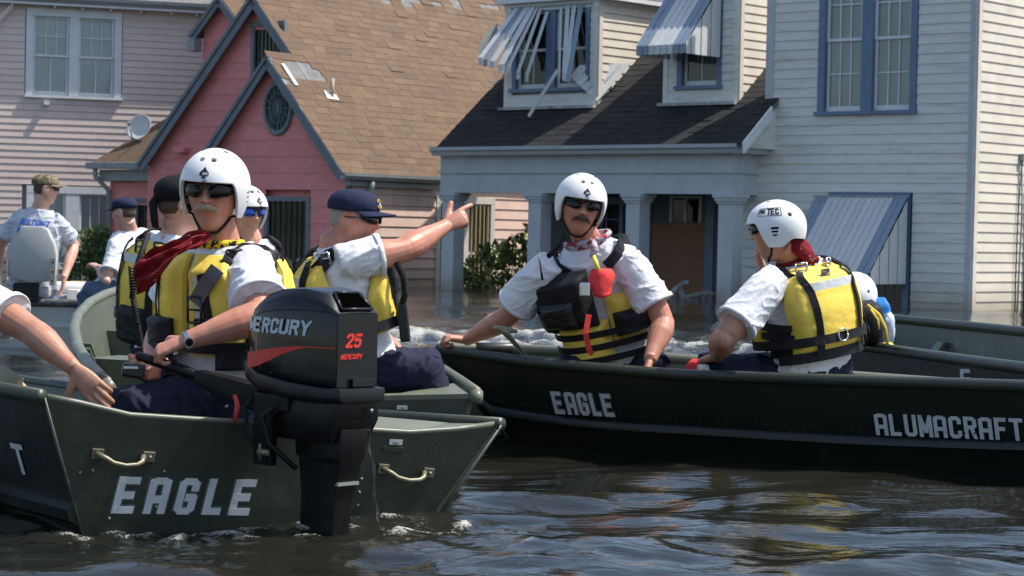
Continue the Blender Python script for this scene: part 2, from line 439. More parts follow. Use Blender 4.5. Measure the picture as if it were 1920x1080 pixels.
# ================================================================== house building tools
class Frame:
    def __init__(self, O, e, n): self.O = Vector(O); self.O.z = 0; self.e = Vector(e).normalized(); self.n = Vector(n).normalized()
    def pt(self, a, z, d=0.0): return self.O + self.e * a + self.n * d + Vector((0, 0, z))
    def hit(self, px, py, d=0.0):
        p = WP(px, py, self.O + self.n * d, self.n) - self.O
        return p.dot(self.e), p.z
    def box(self, mb, a0, a1, z0, z1, d0, d1):
        P = self.pt
        return mb.hexa([P(a0, z0, d1), P(a1, z0, d1), P(a1, z0, d0), P(a0, z0, d0), P(a0, z1, d1), P(a1, z1, d1), P(a1, z1, d0), P(a0, z1, d0)])
def clapboards(fr, parent, mat, z0, z1, expo, left, right, d=0.0, holes=(), proud=.022, name='clapboard', lipgap=.0):
    """left(z), right(z): wall limits; holes: (a0,a1,z0,z1); every board a mesh of its own"""
    z = z0
    while z < z1 - .01:
        zt = min(z + expo + .012, z1)
        zm = min(z + expo * .5, z1)
        L0, R0, L1, R1 = left(z), right(z), left(zt), right(zt)
        segs = [(L0, R0, L1, R1)]
        for h in holes:
            if z + expo * .5 > h[2] and z + expo * .5 < h[3]:
                ns = []
                for s in segs:
                    if h[1] <= min(s[0], s[2]) or h[0] >= max(s[1], s[3]): ns.append(s); continue
                    if h[0] > s[0]: ns.append((s[0], h[0], s[2], h[0]))
                    if h[1] < s[1]: ns.append((h[1], s[1], h[1], s[3]))
                segs = ns
        cutl = []
        for s in segs:                   # boards come in lengths: butt joints
            b0, b1, t0, t1 = s
            while b1 - b0 > 3.4 and t1 > b0 + 3.4:
                m = b0 + random.uniform(1.6, 3.2); cutl.append((b0, m - .002, t0, m - .002)); b0 = t0 = m + .002
            cutl.append((b0, b1, t0, t1))
        segs = cutl
        for s in segs:
            if s[1] - s[0] < .03 and s[3] - s[2] < .03: continue
            b0, b1, t0, t1 = s
            if t1 < t0: t0 = t1 = (t0 + t1) / 2
            j = random.uniform(-.002, .002)
            mb = MB(); P = fr.pt
            mb.hexa([P(b0, z + j, d + proud), P(b1, z + j + random.uniform(-.002, .002), d + proud), P(b1, z, d - .012), P(b0, z, d - .012),
                     P(t0, zt, d + .004), P(t1, zt, d + .004), P(t1, zt, d - .012), P(t0, zt, d - .012)])
            part(name, mb, mat, parent, recalc=False)
        z += expo
def sash_window(fr, parent, a0, a1, z0, z1, cas, casmat, sashmat, glass, blind_or_dark, d=0.0, nx=3, ny_up=2, nx_lo=3, ny_lo=2, sill=True, deep=.07, cas_d=.035, units=1, mull=.16, meeting=.5):
    mb = MB()
    fr.box(mb, a0 - cas, a0, z0 - .0, z1, d - .02, d + cas_d); fr.box(mb, a1, a1 + cas, z0, z1, d - .02, d + cas_d)
    fr.box(mb, a0 - cas, a1 + cas, z1, z1 + cas, d - .02, d + cas_d + .004)
    uw = (a1 - a0 - mull * (units - 1)) / units
    for k in range(1, units): 
        m0 = a0 + k * uw + (k - 1) * mull
        fr.box(mb, m0, m0 + mull, z0, z1, d - .03, d + cas_d - .006)
    win = part('window', mb, casmat, parent)
    if sill:
        sb = MB(); fr.box(sb, a0 - cas - .03, a1 + cas + .03, z0 - .06, z0, d - .02, d + cas_d + .05)
        part('sill', sb, casmat if sill == 'c' else sashmat, win)
    for k in range(units):
        u0 = a0 + k * (uw + mull); u1 = u0 + uw
        zm = z0 + (z1 - z0) * meeting
        for (s0, s1, dd, ncol, nrow) in ((zm - .02, z1, d - .035, nx, ny_up), (z0, zm + .025, d - .06, nx_lo, ny_lo)):
            t = .055; sm = MB()
            fr.box(sm, u0, u0 + t, s0, s1, dd - .025, dd); fr.box(sm, u1 - t, u1, s0, s1, dd - .025, dd)
            fr.box(sm, u0 + t, u1 - t, s0, s0 + (.05 if s0 > z0 else .09), dd - .025, dd - .002); fr.box(sm, u0 + t, u1 - t, s1 - .045, s1, dd - .025, dd - .002)
            b0 = s0 + (.05 if s0 > z0 else .09); b1 = s1 - .045
            mw = .022
            pw = (u1 - u0 - 2 * t) / ncol; ph = (b1 - b0) / nrow
            for i in range(1, ncol): fr.box(sm, u0 + t + i * pw - mw / 2, u0 + t + i * pw + mw / 2, b0, b1, dd - .02, dd - .004)
            for i in range(1, nrow): fr.box(sm, u0 + t, u1 - t, b0 + i * ph - mw / 2, b0 + i * ph + mw / 2, dd - .021, dd - .006)
            part('sash', sm, sashmat, win)
            for i in range(ncol):
                for j in range(nrow):
                    pm = MB(); P = fr.pt; tl = random.uniform(-.002, .002)
                    pm.add([P(u0 + t + i * pw, b0 + j * ph, dd - .014), P(u0 + t + (i + 1) * pw, b0 + j * ph, dd - .014 + tl), P(u0 + t + (i + 1) * pw, b0 + (j + 1) * ph, dd - .014 - tl), P(u0 + t + i * pw, b0 + (j + 1) * ph, dd - .014)], [(0, 1, 2, 3)])
                    part('pane', pm, glass, win, recalc=False)
        if blind_or_dark is not None:
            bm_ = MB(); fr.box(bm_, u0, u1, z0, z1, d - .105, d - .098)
            part('blind_or_dark', bm_, blind_or_dark, win)
    return win
def shingles(parent, mat, cols, p_eave, along, upv, nrm, rows, expo, tabw, t_lo, t_hi, limit=300, skip=None, name='shingle', pick=None):
    """tabs laid row over row; the largest-showing ones are objects, the rest one part"""
    tabs = []
    for r in range(rows):
        s0 = r * expo; t = t_lo(s0) - random.uniform(0, tabw)
        while t < t_hi(s0):
            a, b = max(t, t_lo(s0)), min(t + tabw - .006, t_hi(s0))
            t += tabw
            if b - a < .03: continue
            if skip and skip((a + b) / 2, s0): continue
            jit = random.uniform(-.006, .006); lift = random.uniform(.008, .015)
            if random.random() < .03: lift += .012
            c0 = p_eave + along * a + upv * (s0 + jit); c1 = p_eave + along * b + upv * (s0 + jit)
            d0 = p_eave + along * a + upv * (s0 + expo + .03); d1 = p_eave + along * b + upv * (s0 + expo + .03)
            tabs.append(([c0 + nrm * lift, c1 + nrm * lift, c1 - nrm * .002, c0 - nrm * .002, d0 + nrm * .006, d1 + nrm * .006, d1 - nrm * .004, d0 - nrm * .004], (c0 + c1) / 2))
    def seen(p):
        q = p - CAMP
        x = 960 + F_PX * q.x / q.y; y = 435 - F_PX * q.z / q.y
        return (0 < x < 1920 and y > -5), q.length
    order = sorted(range(len(tabs)), key=lambda i: (not (seen(tabs[i][1])[0] and (pick is None or pick(tabs[i][1]))), seen(tabs[i][1])[1]))
    rest = MB(); rt = []
    for k, i in enumerate(order):
        c = random.choice(cols); f = random.uniform(.93, 1.07); c = (c[0] * f, c[1] * f, c[2] * f, 1)
        if k < limit:
            mb = MB(); mb.hexa(tabs[i][0]); part(name, mb, mat, parent, tints=[c] * 24, recalc=False)
        else:
            rest.hexa(tabs[i][0]); rt += [c] * 24
    if rest.f: part(name, rest, mat, parent, tints=rt, recalc=False, kind='stuff')

# ---------------------------------------------------------------- shared materials
M_WHITE = material('white_siding_paint', (.73, .705, .63), .6, .07, 3.0, bump=.15, bscale=25, rnd=.035, stretch=(1, 1, 6), col2=(.46, .42, .34), c2lo=.54, c2hi=.82, c2scale=1.1, flood=True)
M_CREAM = material('cream_siding_paint', (.66, .60, .50), .6, .06, 3.0, bump=.15, bscale=25, rnd=.04, col2=(.55, .45, .34), c2lo=.56, c2hi=.8, c2scale=1.3, flood=True)
M_TRIMW = material('white_trim', (.70, .72, .72), .5, .06, 6.0, bump=.1, bscale=40, col2=(.5, .48, .44), c2lo=.6, c2hi=.8, c2scale=4)
M_BLUE = material('blue_trim_paint', (.125, .185, .285), .45, .12, 7.0, bump=.12, bscale=40, col2=(.16, .22, .33), c2lo=.55, c2hi=.8, c2scale=6)
M_PORCH = material('porch_grey_paint', (.48, .51, .52), .55, .07, 4.0, bump=.12, bscale=30, rnd=.02, col2=(.30, .33, .36), c2lo=.62, c2hi=.8, c2scale=3, flood=True)
M_LILAC = material('lilac_siding', (.68, .56, .50), .65, .05, 4.0, bump=.12, bscale=25, rnd=.03, flood=True)
M_PINK = material('pink_boards', (.78, .275, .25), .7, .10, 5.0, bump=.25, bscale=60, rnd=.05, stretch=(1, 1, 4))
M_PEACH = material('peach_clapboard', (.62, .44, .36), .65, .08, 4.0, bump=.15, bscale=30, rnd=.05, col2=(.42, .33, .27), c2lo=.55, c2hi=.75, c2scale=1.6, flood=True)
M_SLATE = material('slate_trim', (.155, .185, .205), .5, .12, 5.0, bump=.1, bscale=40)
M_GUTTER = material('gutter_grey', (.29, .32, .31), .45, .14, 5.0, bump=.1, bscale=30, col2=(.17, .18, .16), c2lo=.55, c2hi=.8, c2scale=5)
M_GLASS = glass_material('window_glass', (.85, .88, .88))
M_GLASSD = glass_material('window_glass_dark', (.35, .38, .38))
M_BLIND = material('window_shade', (.78, .81, .80), .8, .05, 2.0)
M_BLINDW = material('white_blind', (.62, .63, .60), .8, .05, 2.0)
M_DARK = material('black_and_room_dark', (.02, .02, .022), .9, .3, 2.0)  # near-black: truly black parts, and the painted dark of unlit rooms
M_CURT = material('dark_curtain', (.03, .045, .038), .85, .7, 14.0, stretch=(1, 1, .35), col2=(.10, .13, .10), c2lo=.5, c2hi=.72, c2scale=9)
M_BROWN = material('brown_shingle', (.3, .17, .1), .9, .13, 30.0, bump=.4, bscale=160, tint=True, col2=(.085, .060, .042), c2lo=.52, c2hi=.86, c2scale=1.4)
M_BLACKS = material('black_shingle', (.03, .03, .035), .9, .15, 30.0, bump=.4, bscale=160, tint=True)
M_ALU = material('awning_aluminium', (.60, .61, .59), .42, .05, 5.0, rnd=.05, col2=(.36, .38, .38), c2lo=.62, c2hi=.8, c2scale=5)
M_ALUB = material('awning_blue', (.24, .30, .37), .42, .08, 5.0, rnd=.05)
M_PLY = material('plywood', (.26, .13, .075), .7, .2, 3.0, stretch=(1, 1, 8))
M_ROOFDECK = material('roof_felt', (.17, .165, .16), .95, .25, 9.0, bump=.3, bscale=60)
BROWNS = [(.140, .088, .050), (.147, .094, .054), (.132, .082, .047), (.142, .089, .053), (.124, .077, .046), (.155, .100, .059)]
BLACKS = [(.014, .014, .015), (.018, .0175, .0175), (.011, .011, .0125), (.022, .0205, .019)]
# ================================================================== white house on the right
RE = Vector((.7507, -.6606, 0)); RN = Vector((-.6606, -.7507, 0))
RF = Frame(WZ(850, 543, 0), RE, RN)
wh = thing('white_house', RF.pt(4, 0, -2), 'white clapboard house with grey columned porch, black shingled roof and blue window trim', 'house')
DW = -.73                              # main wall plane behind the porch front
aL = RF.hit(1446, 300, DW)[0]; aR = RF.hit(1816, 300, DW)[0]
zTop = 6.6
pR_ = RF.hit(1374, 330)[0]; gz_top = RF.hit(1442, 190, DW)[1]
def const(v): return lambda z: v
mb = MB(); RF.box(mb, aL, aR - .02, -1.6, zTop, DW - .3, DW - .16); part('wall', mb, M_WHITE, wh)
# upper blue window
u0, zb = RF.hit(1545, 210, DW); u1, _ = RF.hit(1706, 210, DW); zt = zb + 2.35
m0 = RF.hit(1617, 100, DW)[0]; m1 = RF.hit(1637, 100, DW)[0]
hole1 = (u0 - .13, u1 + .13, zb - .1, zt + .14)
sash_window(RF, wh, u0, u1, zb, zt, .12, M_BLUE, M_TRIMW, M_GLASS, M_BLINDW, d=DW, units=2, mull=m1 - m0, nx=3, ny_up=2, nx_lo=3, ny_lo=2, sill='c', meeting=.50)
# lower window under the awning
l0, lb = RF.hit(1560, 578, DW); l1, lt = RF.hit(1700, 372, DW)
hole2 = (l0 - .12, l1 + .12, -1, lt + .1)
sash_window(RF, wh, l0, l1 - .02, -.3, lt, .10, M_BLUE, M_BLUE, M_GLASSD, M_DARK, d=DW, units=2, mull=.12, sill=False)  # dark sheet behind these panes paints the unlit room, not a shade cloth
clapboards(RF, wh, M_WHITE, -.36, zTop, .158, const(aL), const(aR), DW, [hole1, hole2])
mb = MB(); RF.box(mb, aR, aR + .10, -1.5, zTop, DW - .10, DW + .034); part('corner_board', mb, M_PORCH, wh)
clapboards(RF, wh, M_WHITE, -.36, gz_top, .158, const(pR_ - .3), const(aL - .002), DW, ())
mb = MB(); RF.box(mb, pR_ - .4, aL, -1.6, gz_top, DW - .3, DW - .16); part('wall', mb, M_WHITE, wh)
mb = MB(); RF.box(mb, aL - .13, aL + .02, RF.hit(1442, 185, DW)[1], zTop, DW - .1, DW + .04); part('corner_board', mb, M_PORCH, wh)
# right side wall, sunlit
SF = Frame(RF.pt(aR + .10, 0, DW - .0), -RN, RE)
mb = MB(); SF.box(mb, .1, 9, -1.6, zTop, -.3, -.06); part('wall', mb, M_CREAM, wh)
clapboards(SF, wh, M_CREAM, -.33, zTop, .158, const(.11), const(9.0), 0.0)
mb = MB(); SF.box(mb, .0, .105, -1.5, zTop, -.1, .03); part('corner_board', mb, M_CREAM, wh)
# supply cable down the side wall
ca, cz = SF.hit(1912, 300); cb, _ = SF.hit(1902, 560)
mb = MB(); mb.tube([SF.pt(ca, cz, .05), SF.pt(ca + .01, 1.5, .06), SF.pt(ca - .03, .6, .055), SF.pt(cb, -.4, .05)], .016, 8)
cab = part('conduit', mb, M_GUTTER, wh, smooth=True)
mb = MB(); mb.tube([SF.pt(ca - .02, cz - .05, .05), SF.pt(ca - .10, 1.4, .045), SF.pt(ca - .12, .5, .05), SF.pt(ca - .10, -.4, .05)], .009, 6); part('cable', mb, M_DARK, cab, smooth=True)
mb = MB(); SF.box(mb, ca - .05, ca + .05, cz - .02, cz + .1, .02, .1); part('meter_cap', mb, M_GUTTER, cab, bevel=.01)
mb = MB(); SF.box(mb, ca + .2, ca + .34, -1, 2.0, .02, .09); part('downspout', mb, material('rust_brown', (.10, .06, .05), .7, .3, 8), wh, bevel=.01)

# ---- porch
pL = RF.hit(826, 330)[0]; pR = RF.hit(1374, 330)[0]
zB0 = RF.hit(1000, 362)[1]; zB1 = RF.hit(1000, 291)[1]
zM = RF.hit(1000, 322)[1]
mb = MB(); RF.box(mb, pL, pR, zB0, zM, -.22, 0); RF.box(mb, pR - .22, pR, zB0, zM, DW - .0, -.22)
beam = part('porch_beam', mb, M_PORCH, wh)
mb = MB(); RF.box(mb, pL, pR + .003, zM + .002, zB1, -.2, .012); RF.box(mb, pR - .2, pR + .015, zM + .002, zB1, DW, -.2)
part('frieze', mb, M_PORCH, wh)
mb = MB(); RF.box(mb, pL - .02, pR + .03, zM - .03, zM + .02, -.1, .04); RF.box(mb, pR - .1, pR + .04, zM - .03, zM + .02, DW, -.1); part('moulding', mb, M_PORCH, beam)
# gutter: a moulded trough along the eave
gz = zB1 + .09; g0 = RF.hit(806, 285, .3)[0]; g1 = pR + .28
prof = [(.02, -.09), (.24, -.09), (.27, -.03), (.33, .0), (.34, .06), (.31, .06), (.30, .02), (.02, .02)]
mb = MB(); mb.prism([RF.pt(g0, gz + b, a) for a, b in prof], RE * (g1 - g0)); part('gutter', mb, M_PORCH, wh)
mb = MB(); mb.prism([RF.pt(pR + a * .85, gz + b, DW + .02) for a, b in prof], RN * (-DW + .05)); part('cornice_return', mb, M_PORCH, wh)
# porch roof
KSL = .80
zE = gz + .05
up = (-RN + Vector((0, 0, KSL))).normalized(); rn = (RN * KSL + Vector((0, 0, 1))).normalized()
pe = RF.pt(0, zE, .30)
def roof_hit(px, py): 
    p = WP(px, py, pe, rn) - RF.O
    return p.dot(RE), p.dot(RN), p.z
rl = RF.hit(818, 281, .3)[0]; rr = RF.hit(1392, 276, .3)[0]
deck = MB(); deck.hexa([pe + RE * rl - rn * .08, pe + RE * rr - rn * .08, pe + RE * rr + up * 6.5 - rn * .08, pe + RE * rl + up * 6.5 - rn * .08,
                        pe + RE * rl - rn * .006, pe + RE * rr - rn * .006, pe + RE * rr + up * 6.5 - rn * .006, pe + RE * rl + up * 6.5 - rn * .006])
proof = part('porch_roof', deck, M_ROOFDECK, wh)
d1a, d1d, d1z = roof_hit(945, 203); d1b = roof_hit(1120, 196)[0]
d2a, d2d, d2z = roof_hit(1244, 194); d2b = roof_hit(1384, 190)[0]
dD1 = (d1d + roof_hit(1120, 196)[1]) / 2; dD2 = (d2d + roof_hit(1384, 190)[1]) / 2
dz1 = zE + KSL * (.30 - dD1); dz2 = zE + KSL * (.30 - dD2)
def inside_dormer(t, s):
    d = .30 - s * up.dot(-RN)
    for a0, a1, dd in ((d1a, d1b, dD1), (d2a, d2b, dD2)):
        if a0 + .1 < t < a1 - .1 and d < dD1 - .25: return True
    return False
shingles(proof, M_BLACKS, BLACKS, pe, RE, up, rn, 32, .165, .33, const(rl), lambda s: rr, 300, inside_dormer,
         pick=lambda p: True)
mb = MB()
q0 = pe + RE * (rr + .015); q1 = q0 + up * 1.02
mb.hexa([q0 - RE * .01 - Vector((0, 0, .16)), q0 + RE * .03 - Vector((0, 0, .16)), q1 + RE * .03 - Vector((0, 0, .16)), q1 - RE * .01 - Vector((0, 0, .16)),
         q0 - RE * .01 + rn * .03, q0 + RE * .03 + rn * .03, q1 + RE * .03 + rn * .03, q1 - RE * .01 + rn * .03]); part('rake_board', mb, M_TRIMW, wh)
# side infill under the rake, boards
mb = MB(); mb.prism([RF.pt(rr - .25, gz, DW), RF.pt(rr - .25, gz, .1), RF.pt(rr - .25, gz + .75, DW)], RE * .2); part('gable_infill', mb, M_WHITE, wh)
# columns
for px in (852, 1014, 1198, 1372):
    c = RF.hit(px - 3, 450, -.12)[0]
    w = .15
    mb = MB(); RF.box(mb, c - w, c + w, -1.4, zB0 - .16, -.12 - w, -.12 + w)
    col = part('column', mb, M_PORCH, wh, bevel=.008)
    mb = MB()
    for k, (o, h0, h1) in enumerate(((.025, .16, .115), (.05, .115, .06), (.075, .06, .002))):
        RF.box(mb, c - w - o, c + w + o, zB0 - h0, zB0 - h1 - .0005, -.12 - w - o, -.12 + w + o)
    part('capital', mb, M_PORCH, col)
# porch back wall, door opening boarded with plywood, ceiling
DB = -2.6; bL = pL + .1; bR = pR + 1.0
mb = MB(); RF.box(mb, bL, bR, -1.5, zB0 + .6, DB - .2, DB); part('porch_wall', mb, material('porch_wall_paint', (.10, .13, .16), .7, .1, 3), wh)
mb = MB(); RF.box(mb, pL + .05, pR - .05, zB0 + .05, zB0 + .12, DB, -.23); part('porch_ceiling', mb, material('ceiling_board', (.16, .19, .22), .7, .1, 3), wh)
y0a = RF.hit(1222, 500, DB)[0]; y1a = RF.hit(1322, 500, DB)[0]; yz = RF.hit(1270, 418, DB)[1]
mb = MB(); RF.box(mb, y0a, y1a, -1, yz, DB, DB + .03); part('plywood_sheet', mb, M_PLY, wh)
mb = MB()
for q0_, q1_ in ((y0a - .12, y0a - .01), (y1a + .01, y1a + .2)): RF.box(mb, q0_, q1_, -1, zB0 + .1, DB, DB + .05)
part('door_frame', mb, M_BLUE, wh)
w0 = RF.hit(1262, 400, DB)[0]; w1 = RF.hit(1312, 400, DB)[0]
mb = MB(); RF.box(mb, w0, w1, yz + .02, yz + .42, DB, DB + .02); tw = part('transom_window', mb, M_GLASSD, wh)
mb = MB()
for q in (w0 - .06, (w0 + w1) / 2 - .03, w1): RF.box(mb, q, q + .06, yz + .01, yz + .45, DB, DB + .04)
RF.box(mb, w0 - .06, w1 + .06, yz + .452, yz + .5, DB, DB + .045); part('frame', mb, M_PORCH, tw)
e0 = RF.hit(1130, 450, DB)[0]; e1 = RF.hit(1172, 450, DB)[0]
sash_window(RF, wh, e0 - .5, e1, .4, zB0 - .1, .08, M_BLUE, M_BLUE, M_GLASSD, M_DARK, d=DB + .16, sill=False)  # near-black backing stands in for the room's darkness

# ---- dormers
def dormer(a0, a1, dd, zb, ztop, depth_to, win, parent):
    D = Frame(RF.pt(a0, 0, dd), RE, RN); w = a1 - a0
    dm = MB(); D.box(dm, .02, w - .02, zb - .1, ztop, -3.2, -.16); body = part('dormer', dm, M_WHITE, parent)
    wa0, wa1, wz0, wz1 = win
    clapboards(D, body, M_WHITE, zb + .06, ztop, .15, const(.1), const(w - .1), 0, [(wa0 - .1, wa1 + .1, wz0 - .08, wz1 + .1)])
    mb = MB(); D.box(mb, .0, .1, zb, ztop, -.15, .03); D.box(mb, w - .1, w, zb, ztop, -.15, .03)
    D.box(mb, .1, w - .1, zb, zb + .19, -.14, .024); part('corner_board', mb, M_WHITE, body)
    S = Frame(D.pt(w, 0, 0), -RN, RE)
    clapboards(S, body, M_CREAM, zb + .02, ztop, .15, const(.1), lambda z: max(.1, (z - zb) / KSL + .06), 0)
    mb = MB(); S.box(mb, 0, .1, zb, ztop, -.05, .028); part('corner_board', mb, M_CREAM, body)
    mb = MB(); D.box(mb, -.04, w + .02, zb - .055, zb - .002, -.05, .14); part('flashing', mb, M_GUTTER_OLD, body)
    mb = MB(); D.box(mb, -.15, w + .16, ztop, ztop + .07, -3.2, .18); D.box(mb, -.02, w + .02, ztop - .14, ztop - .004, -.1, .04)
    part('dormer_eave', mb, M_TRIMW, body)
    return D, body
M_GUTTER_OLD = material('weathered_flashing', (.40, .41, .40), .7, .3, 9, col2=(.22, .16, .12), c2lo=.5, c2hi=.7, c2scale=7)
F1 = Frame(RF.pt(d1a, 0, dD1), RE, RN); F2 = Frame(RF.pt(d2a, 0, dD2), RE, RN)
t1 = F1.hit(1030, 4)[1]
wa0, wz0 = F1.hit(968, 168); wa1, _ = F1.hit(1098, 165); wz1 = t1 - .16
D1, B1 = dormer(d1a, d1b, dD1, dz1, t1, 0, (wa0, wa1, wz0, wz1), wh)
mA = F1.hit(1029, 90)[0]; mB_ = F1.hit(1046, 90)[0]
sash_window(D1, wh, wa0, wa1, wz0, wz1, .09, M_BLUE, M_TRIMW, M_GLASSD, M_CURT, units=2, mull=mB_ - mA, nx=1, ny_up=1, nx_lo=2, ny_lo=1, sill='c')
wa0, wz0 = F2.hit(1279, 162); wa1, _ = F2.hit(1345, 160)
t2 = wz0 + 2.2
D2, B2 = dormer(d2a, d2b, dD2, dz2, t2, 0, (wa0, wa1, wz0, wz0 + 1.5), wh)
sash_window(D2, wh, wa0, wa1, wz0, wz0 + 1.5, .1, M_BLUE, M_TRIMW, M_GLASSD, M_BLIND, units=1, nx=2, ny_up=1, nx_lo=2, ny_lo=1, sill='c')

# ---- awnings
def slat_mb(p_top, p_bot, side, w, nrm, valance=.12, vdir=Vector((0, 0, -1))):
    """one pressed strip: shallow channel with raised edge, turned down at the end"""
    mb = MB(); e = side * w
    for (x0, x1, h) in ((0, .62, .0), (.62, 1.0, .011)):
        a, b = p_top + e * x0 + nrm * h, p_top + e * x1 + nrm * h
        c, d = p_bot + e * x0 + nrm * h, p_bot + e * x1 + nrm * h
        t = nrm * .006
        mb.hexa([c, d, b, a, c + t, d + t, b + t, a + t])
        if valance:
            o = nrm * 0 + RN * (h * .6)
            mb.hexa([c + o, d + o, d + o - RN * .006, c + o - RN * .006, c + o + vdir * valance, d + o + vdir * valance, d + o - RN * .006 + vdir * valance, c + o - RN * .006 + vdir * valance])
    return mb
def awning(D, parent, a0, a1, zt, proj, drop, n, blues, sides=True, valance=.13):
    root = MB(); D.box(root, a0 - .03, a1 + .03, zt, zt + .035, .03, .06); aw = part('awning', root, M_GUTTER, parent)
    w = (a1 - a0) / n
    nr = (D.n * drop + Vector((0, 0, proj))).normalized()
    for i in range(n):
        pt_, pb = D.pt(a0 + i * w, zt, .04), D.pt(a0 + i * w, zt - drop, proj)
        part('slat', slat_mb(pt_, pb, D.e, w * .997, nr, valance), M_ALUB if i in blues else M_ALU, aw, recalc=True)
    if sides:
        k = max(3, int(proj / .14)); sw = (proj - .06) / k
        for aa, sg in ((a0 - .004, -1), (a1 + .004, 1)):
            for j in range(k):
                d0, d1 = .05 + j * sw, .05 + (j + 1) * sw - .004
                mb = MB(); o = .012 * (j % 2) * sg
                zt0, zt1 = zt - drop * d0 / proj + .012, zt - drop * d1 / proj + .012
                zb = zt - drop - valance
                P = D.pt
                mb.hexa([P(aa + o, zb, d1), P(aa + o + sg * .006, zb, d1), P(aa + o + sg * .006, zb, d0), P(aa + o, zb, d0),
                         P(aa + o, zt1, d1), P(aa + o + sg * .006, zt1, d1), P(aa + o + sg * .006, zt0, d0), P(aa + o, zt0, d0)])
                part('slat', mb, M_ALU, aw)
    return aw
RM = Frame(RF.pt(0, 0, DW + .03), RE, RN)
aa0 = RM.hit(1532, 368)[0]; aa1, azt = RM.hit(1704, 371)
awning(RM, wh, aa0, aa1, azt, 1.12, 1.22, 14, (0, 1, 12, 13), valance=.16)
b0 = D2.hit(1262, 60)[0]; b1 = D2.hit(1353, 60)[0]
bz = D2.hit(1353, 108)[1]
awning(D2, wh, b0, b1, bz + 1.27, 1.02, 1.12, 8, (0, 1, 6, 7), valance=.15)
# the storm-torn awning of the other dormer: strips bent apart, one sheet fallen on the roof
root = MB(); D1.box(root, .15, d1b - d1a - .12, t1 - .1, t1 - .06, .03, .06); torn = part('awning', root, M_GUTTER, wh, label='storm-torn awning with strips bent apart')
TOP = D1.hit
def torn_slat(tx, ty, bx, by, dout, w, blue=False, val=.12, tw=0.0):
    a, z = D1.hit(tx, ty, .04); p0 = D1.pt(a, z, .05)
    a2, z2 = D1.hit(bx, by, dout); p1 = D1.pt(a2, z2, dout)
    ax = (p1 - p0).normalized(); sd = (RE - ax * RE.dot(ax)).normalized()
    sd = (sd + Vector((0, 0, tw))).normalized(); nr = sd.cross(ax) ; nr = nr if nr.z > 0 else -nr
    part('slat', slat_mb(p0, p1, sd, w, nr, val), M_ALUB if blue else M_ALU, torn)
for (tx, ty, bx, by, do, w, bl) in ((966, 15, 897, 108, .80, .13, 0), (973, 14, 906, 112, .82, .13, 1), (982, 14, 918, 115, .80, .16, 0), (993, 14, 934, 121, .78, .16, 0),
                                    (1003, 16, 950, 125, .72, .10, 0), (1011, 17, 968, 136, .60, .09, 0), (1024, 22, 985, 141, .48, .09, 0),
                                    (1051, 14, 1047, 135, .18, .06, 0), (1062, 12, 1054, 138, .28, .10, 0), (1074, 10, 1057, 140, .32, .10, 0), (1086, 9, 1062, 142, .34, .12, 1)):
    torn_slat(tx, ty, bx, by, do, w, bl)
def on_roof(px, py, lift):
    p = WP(px, py, pe + rn * lift, rn); return p
pA, pB, pC, pD = W(1067, 142, 39.0), W(1084, 122, 39.4), W(1184, 119, 38.9), W(1118, 190, 38.2)
dep = (on_roof(1118, 192, .03))
def at_depth(px, py, dd): return W(px, py, dep.y + dd)
pA, pB, pC, pD = at_depth(1068, 144, .10), at_depth(1086, 122, .12), at_depth(1184, 119, .30), at_depth(1120, 191, -.06)
for i in range(5):
    t0, t1_ = i / 5, (i + .97) / 5
    s0, s1 = lerp(pB, pC, t0), lerp(pB, pC, t1_)
    e0, e1 = lerp(pA, pD, t0), lerp(pA, pD, t1_)
    nrm = (s1 - s0).cross(e0 - s0).normalized(); nrm = nrm if nrm.y < 0 else -nrm
    mb = MB(); m_0, m_1 = lerp(s0, s1, .62), lerp(e0, e1, .62)
    mb.hexa([e0, m_1, m_0, s0, e0 + nrm * .006, m_1 + nrm * .006, m_0 + nrm * .006, s0 + nrm * .006])
    mb.hexa([m_1 + nrm * .02, e1 + nrm * .02, s1 + nrm * .02, m_0 + nrm * .02, m_1 + nrm * .027, e1 + nrm * .027, s1 + nrm * .027, m_0 + nrm * .027])
    part('slat', mb, M_ALU, torn)
q0_, q1_ = at_depth(1046, 132, .10), on_roof(992, 218, .05)
mb = MB(); mb.ribbon([q0_, lerp(q0_, q1_, .5) + Vector((.01, 0, .02)), q1_], [RN] * 3, .07, .015); part('slat', mb, M_ALU, torn)
# bent scrap of awning hanging beyond the dormer's left corner
mb = MB(); s_ = [at_depth(898, 92, .9), at_depth(912, 62, 1.0), at_depth(932, 44, 1.1), at_depth(934, 62, 1.1), at_depth(915, 88, 1.0), at_depth(899, 108, .9)]
mb.prism(s_, Vector((0, .02, 0))); part('side_panel', mb, M_GUTTER, torn)

# ================================================================== pink house in the middle
PS = Vector((.602, .799, 0)); PFE = Vector((.799, -.602, 0)); PFN = Vector((-.602, -.799, 0)); PSN = PFE.copy()
_w0 = WZ(760, 537, 0)
_r = ray(648, 400); _k = Vector((_r.x / _r.y, 1, 0))      # vertical plane through photo column 648
_den = PS.x - _k.x * PS.y
_t = (_k.x * _w0.y - _w0.x) / _den
K = _w0 + PS * _t
PG = Frame(K, PFE, PFN)            # small gable plane, a runs to the right, a=0 at the corner
ph = thing('pink_house', PG.pt(-3, 0, -3), 'pink gabled house with grey trim and a patched brown shingle roof', 'house')
DM = -.77
zEv = PG.hit(641, 314)[1]; aAp, zAp = PG.hit(516, 108)
kR = (zAp - zEv) / (0 - aAp)        # slope of the shared right-hand roof plane
aLs = 2 * aAp
mAp, zmAp = PG.hit(489, -20, DM)
zmAp = zEv + kR * (-mAp)
kLm = (zmAp - PG.hit(278, 305, DM)[1]) / (mAp - PG.hit(278, 305, DM)[0])
aLm, zLm = PG.hit(278, 305, DM)
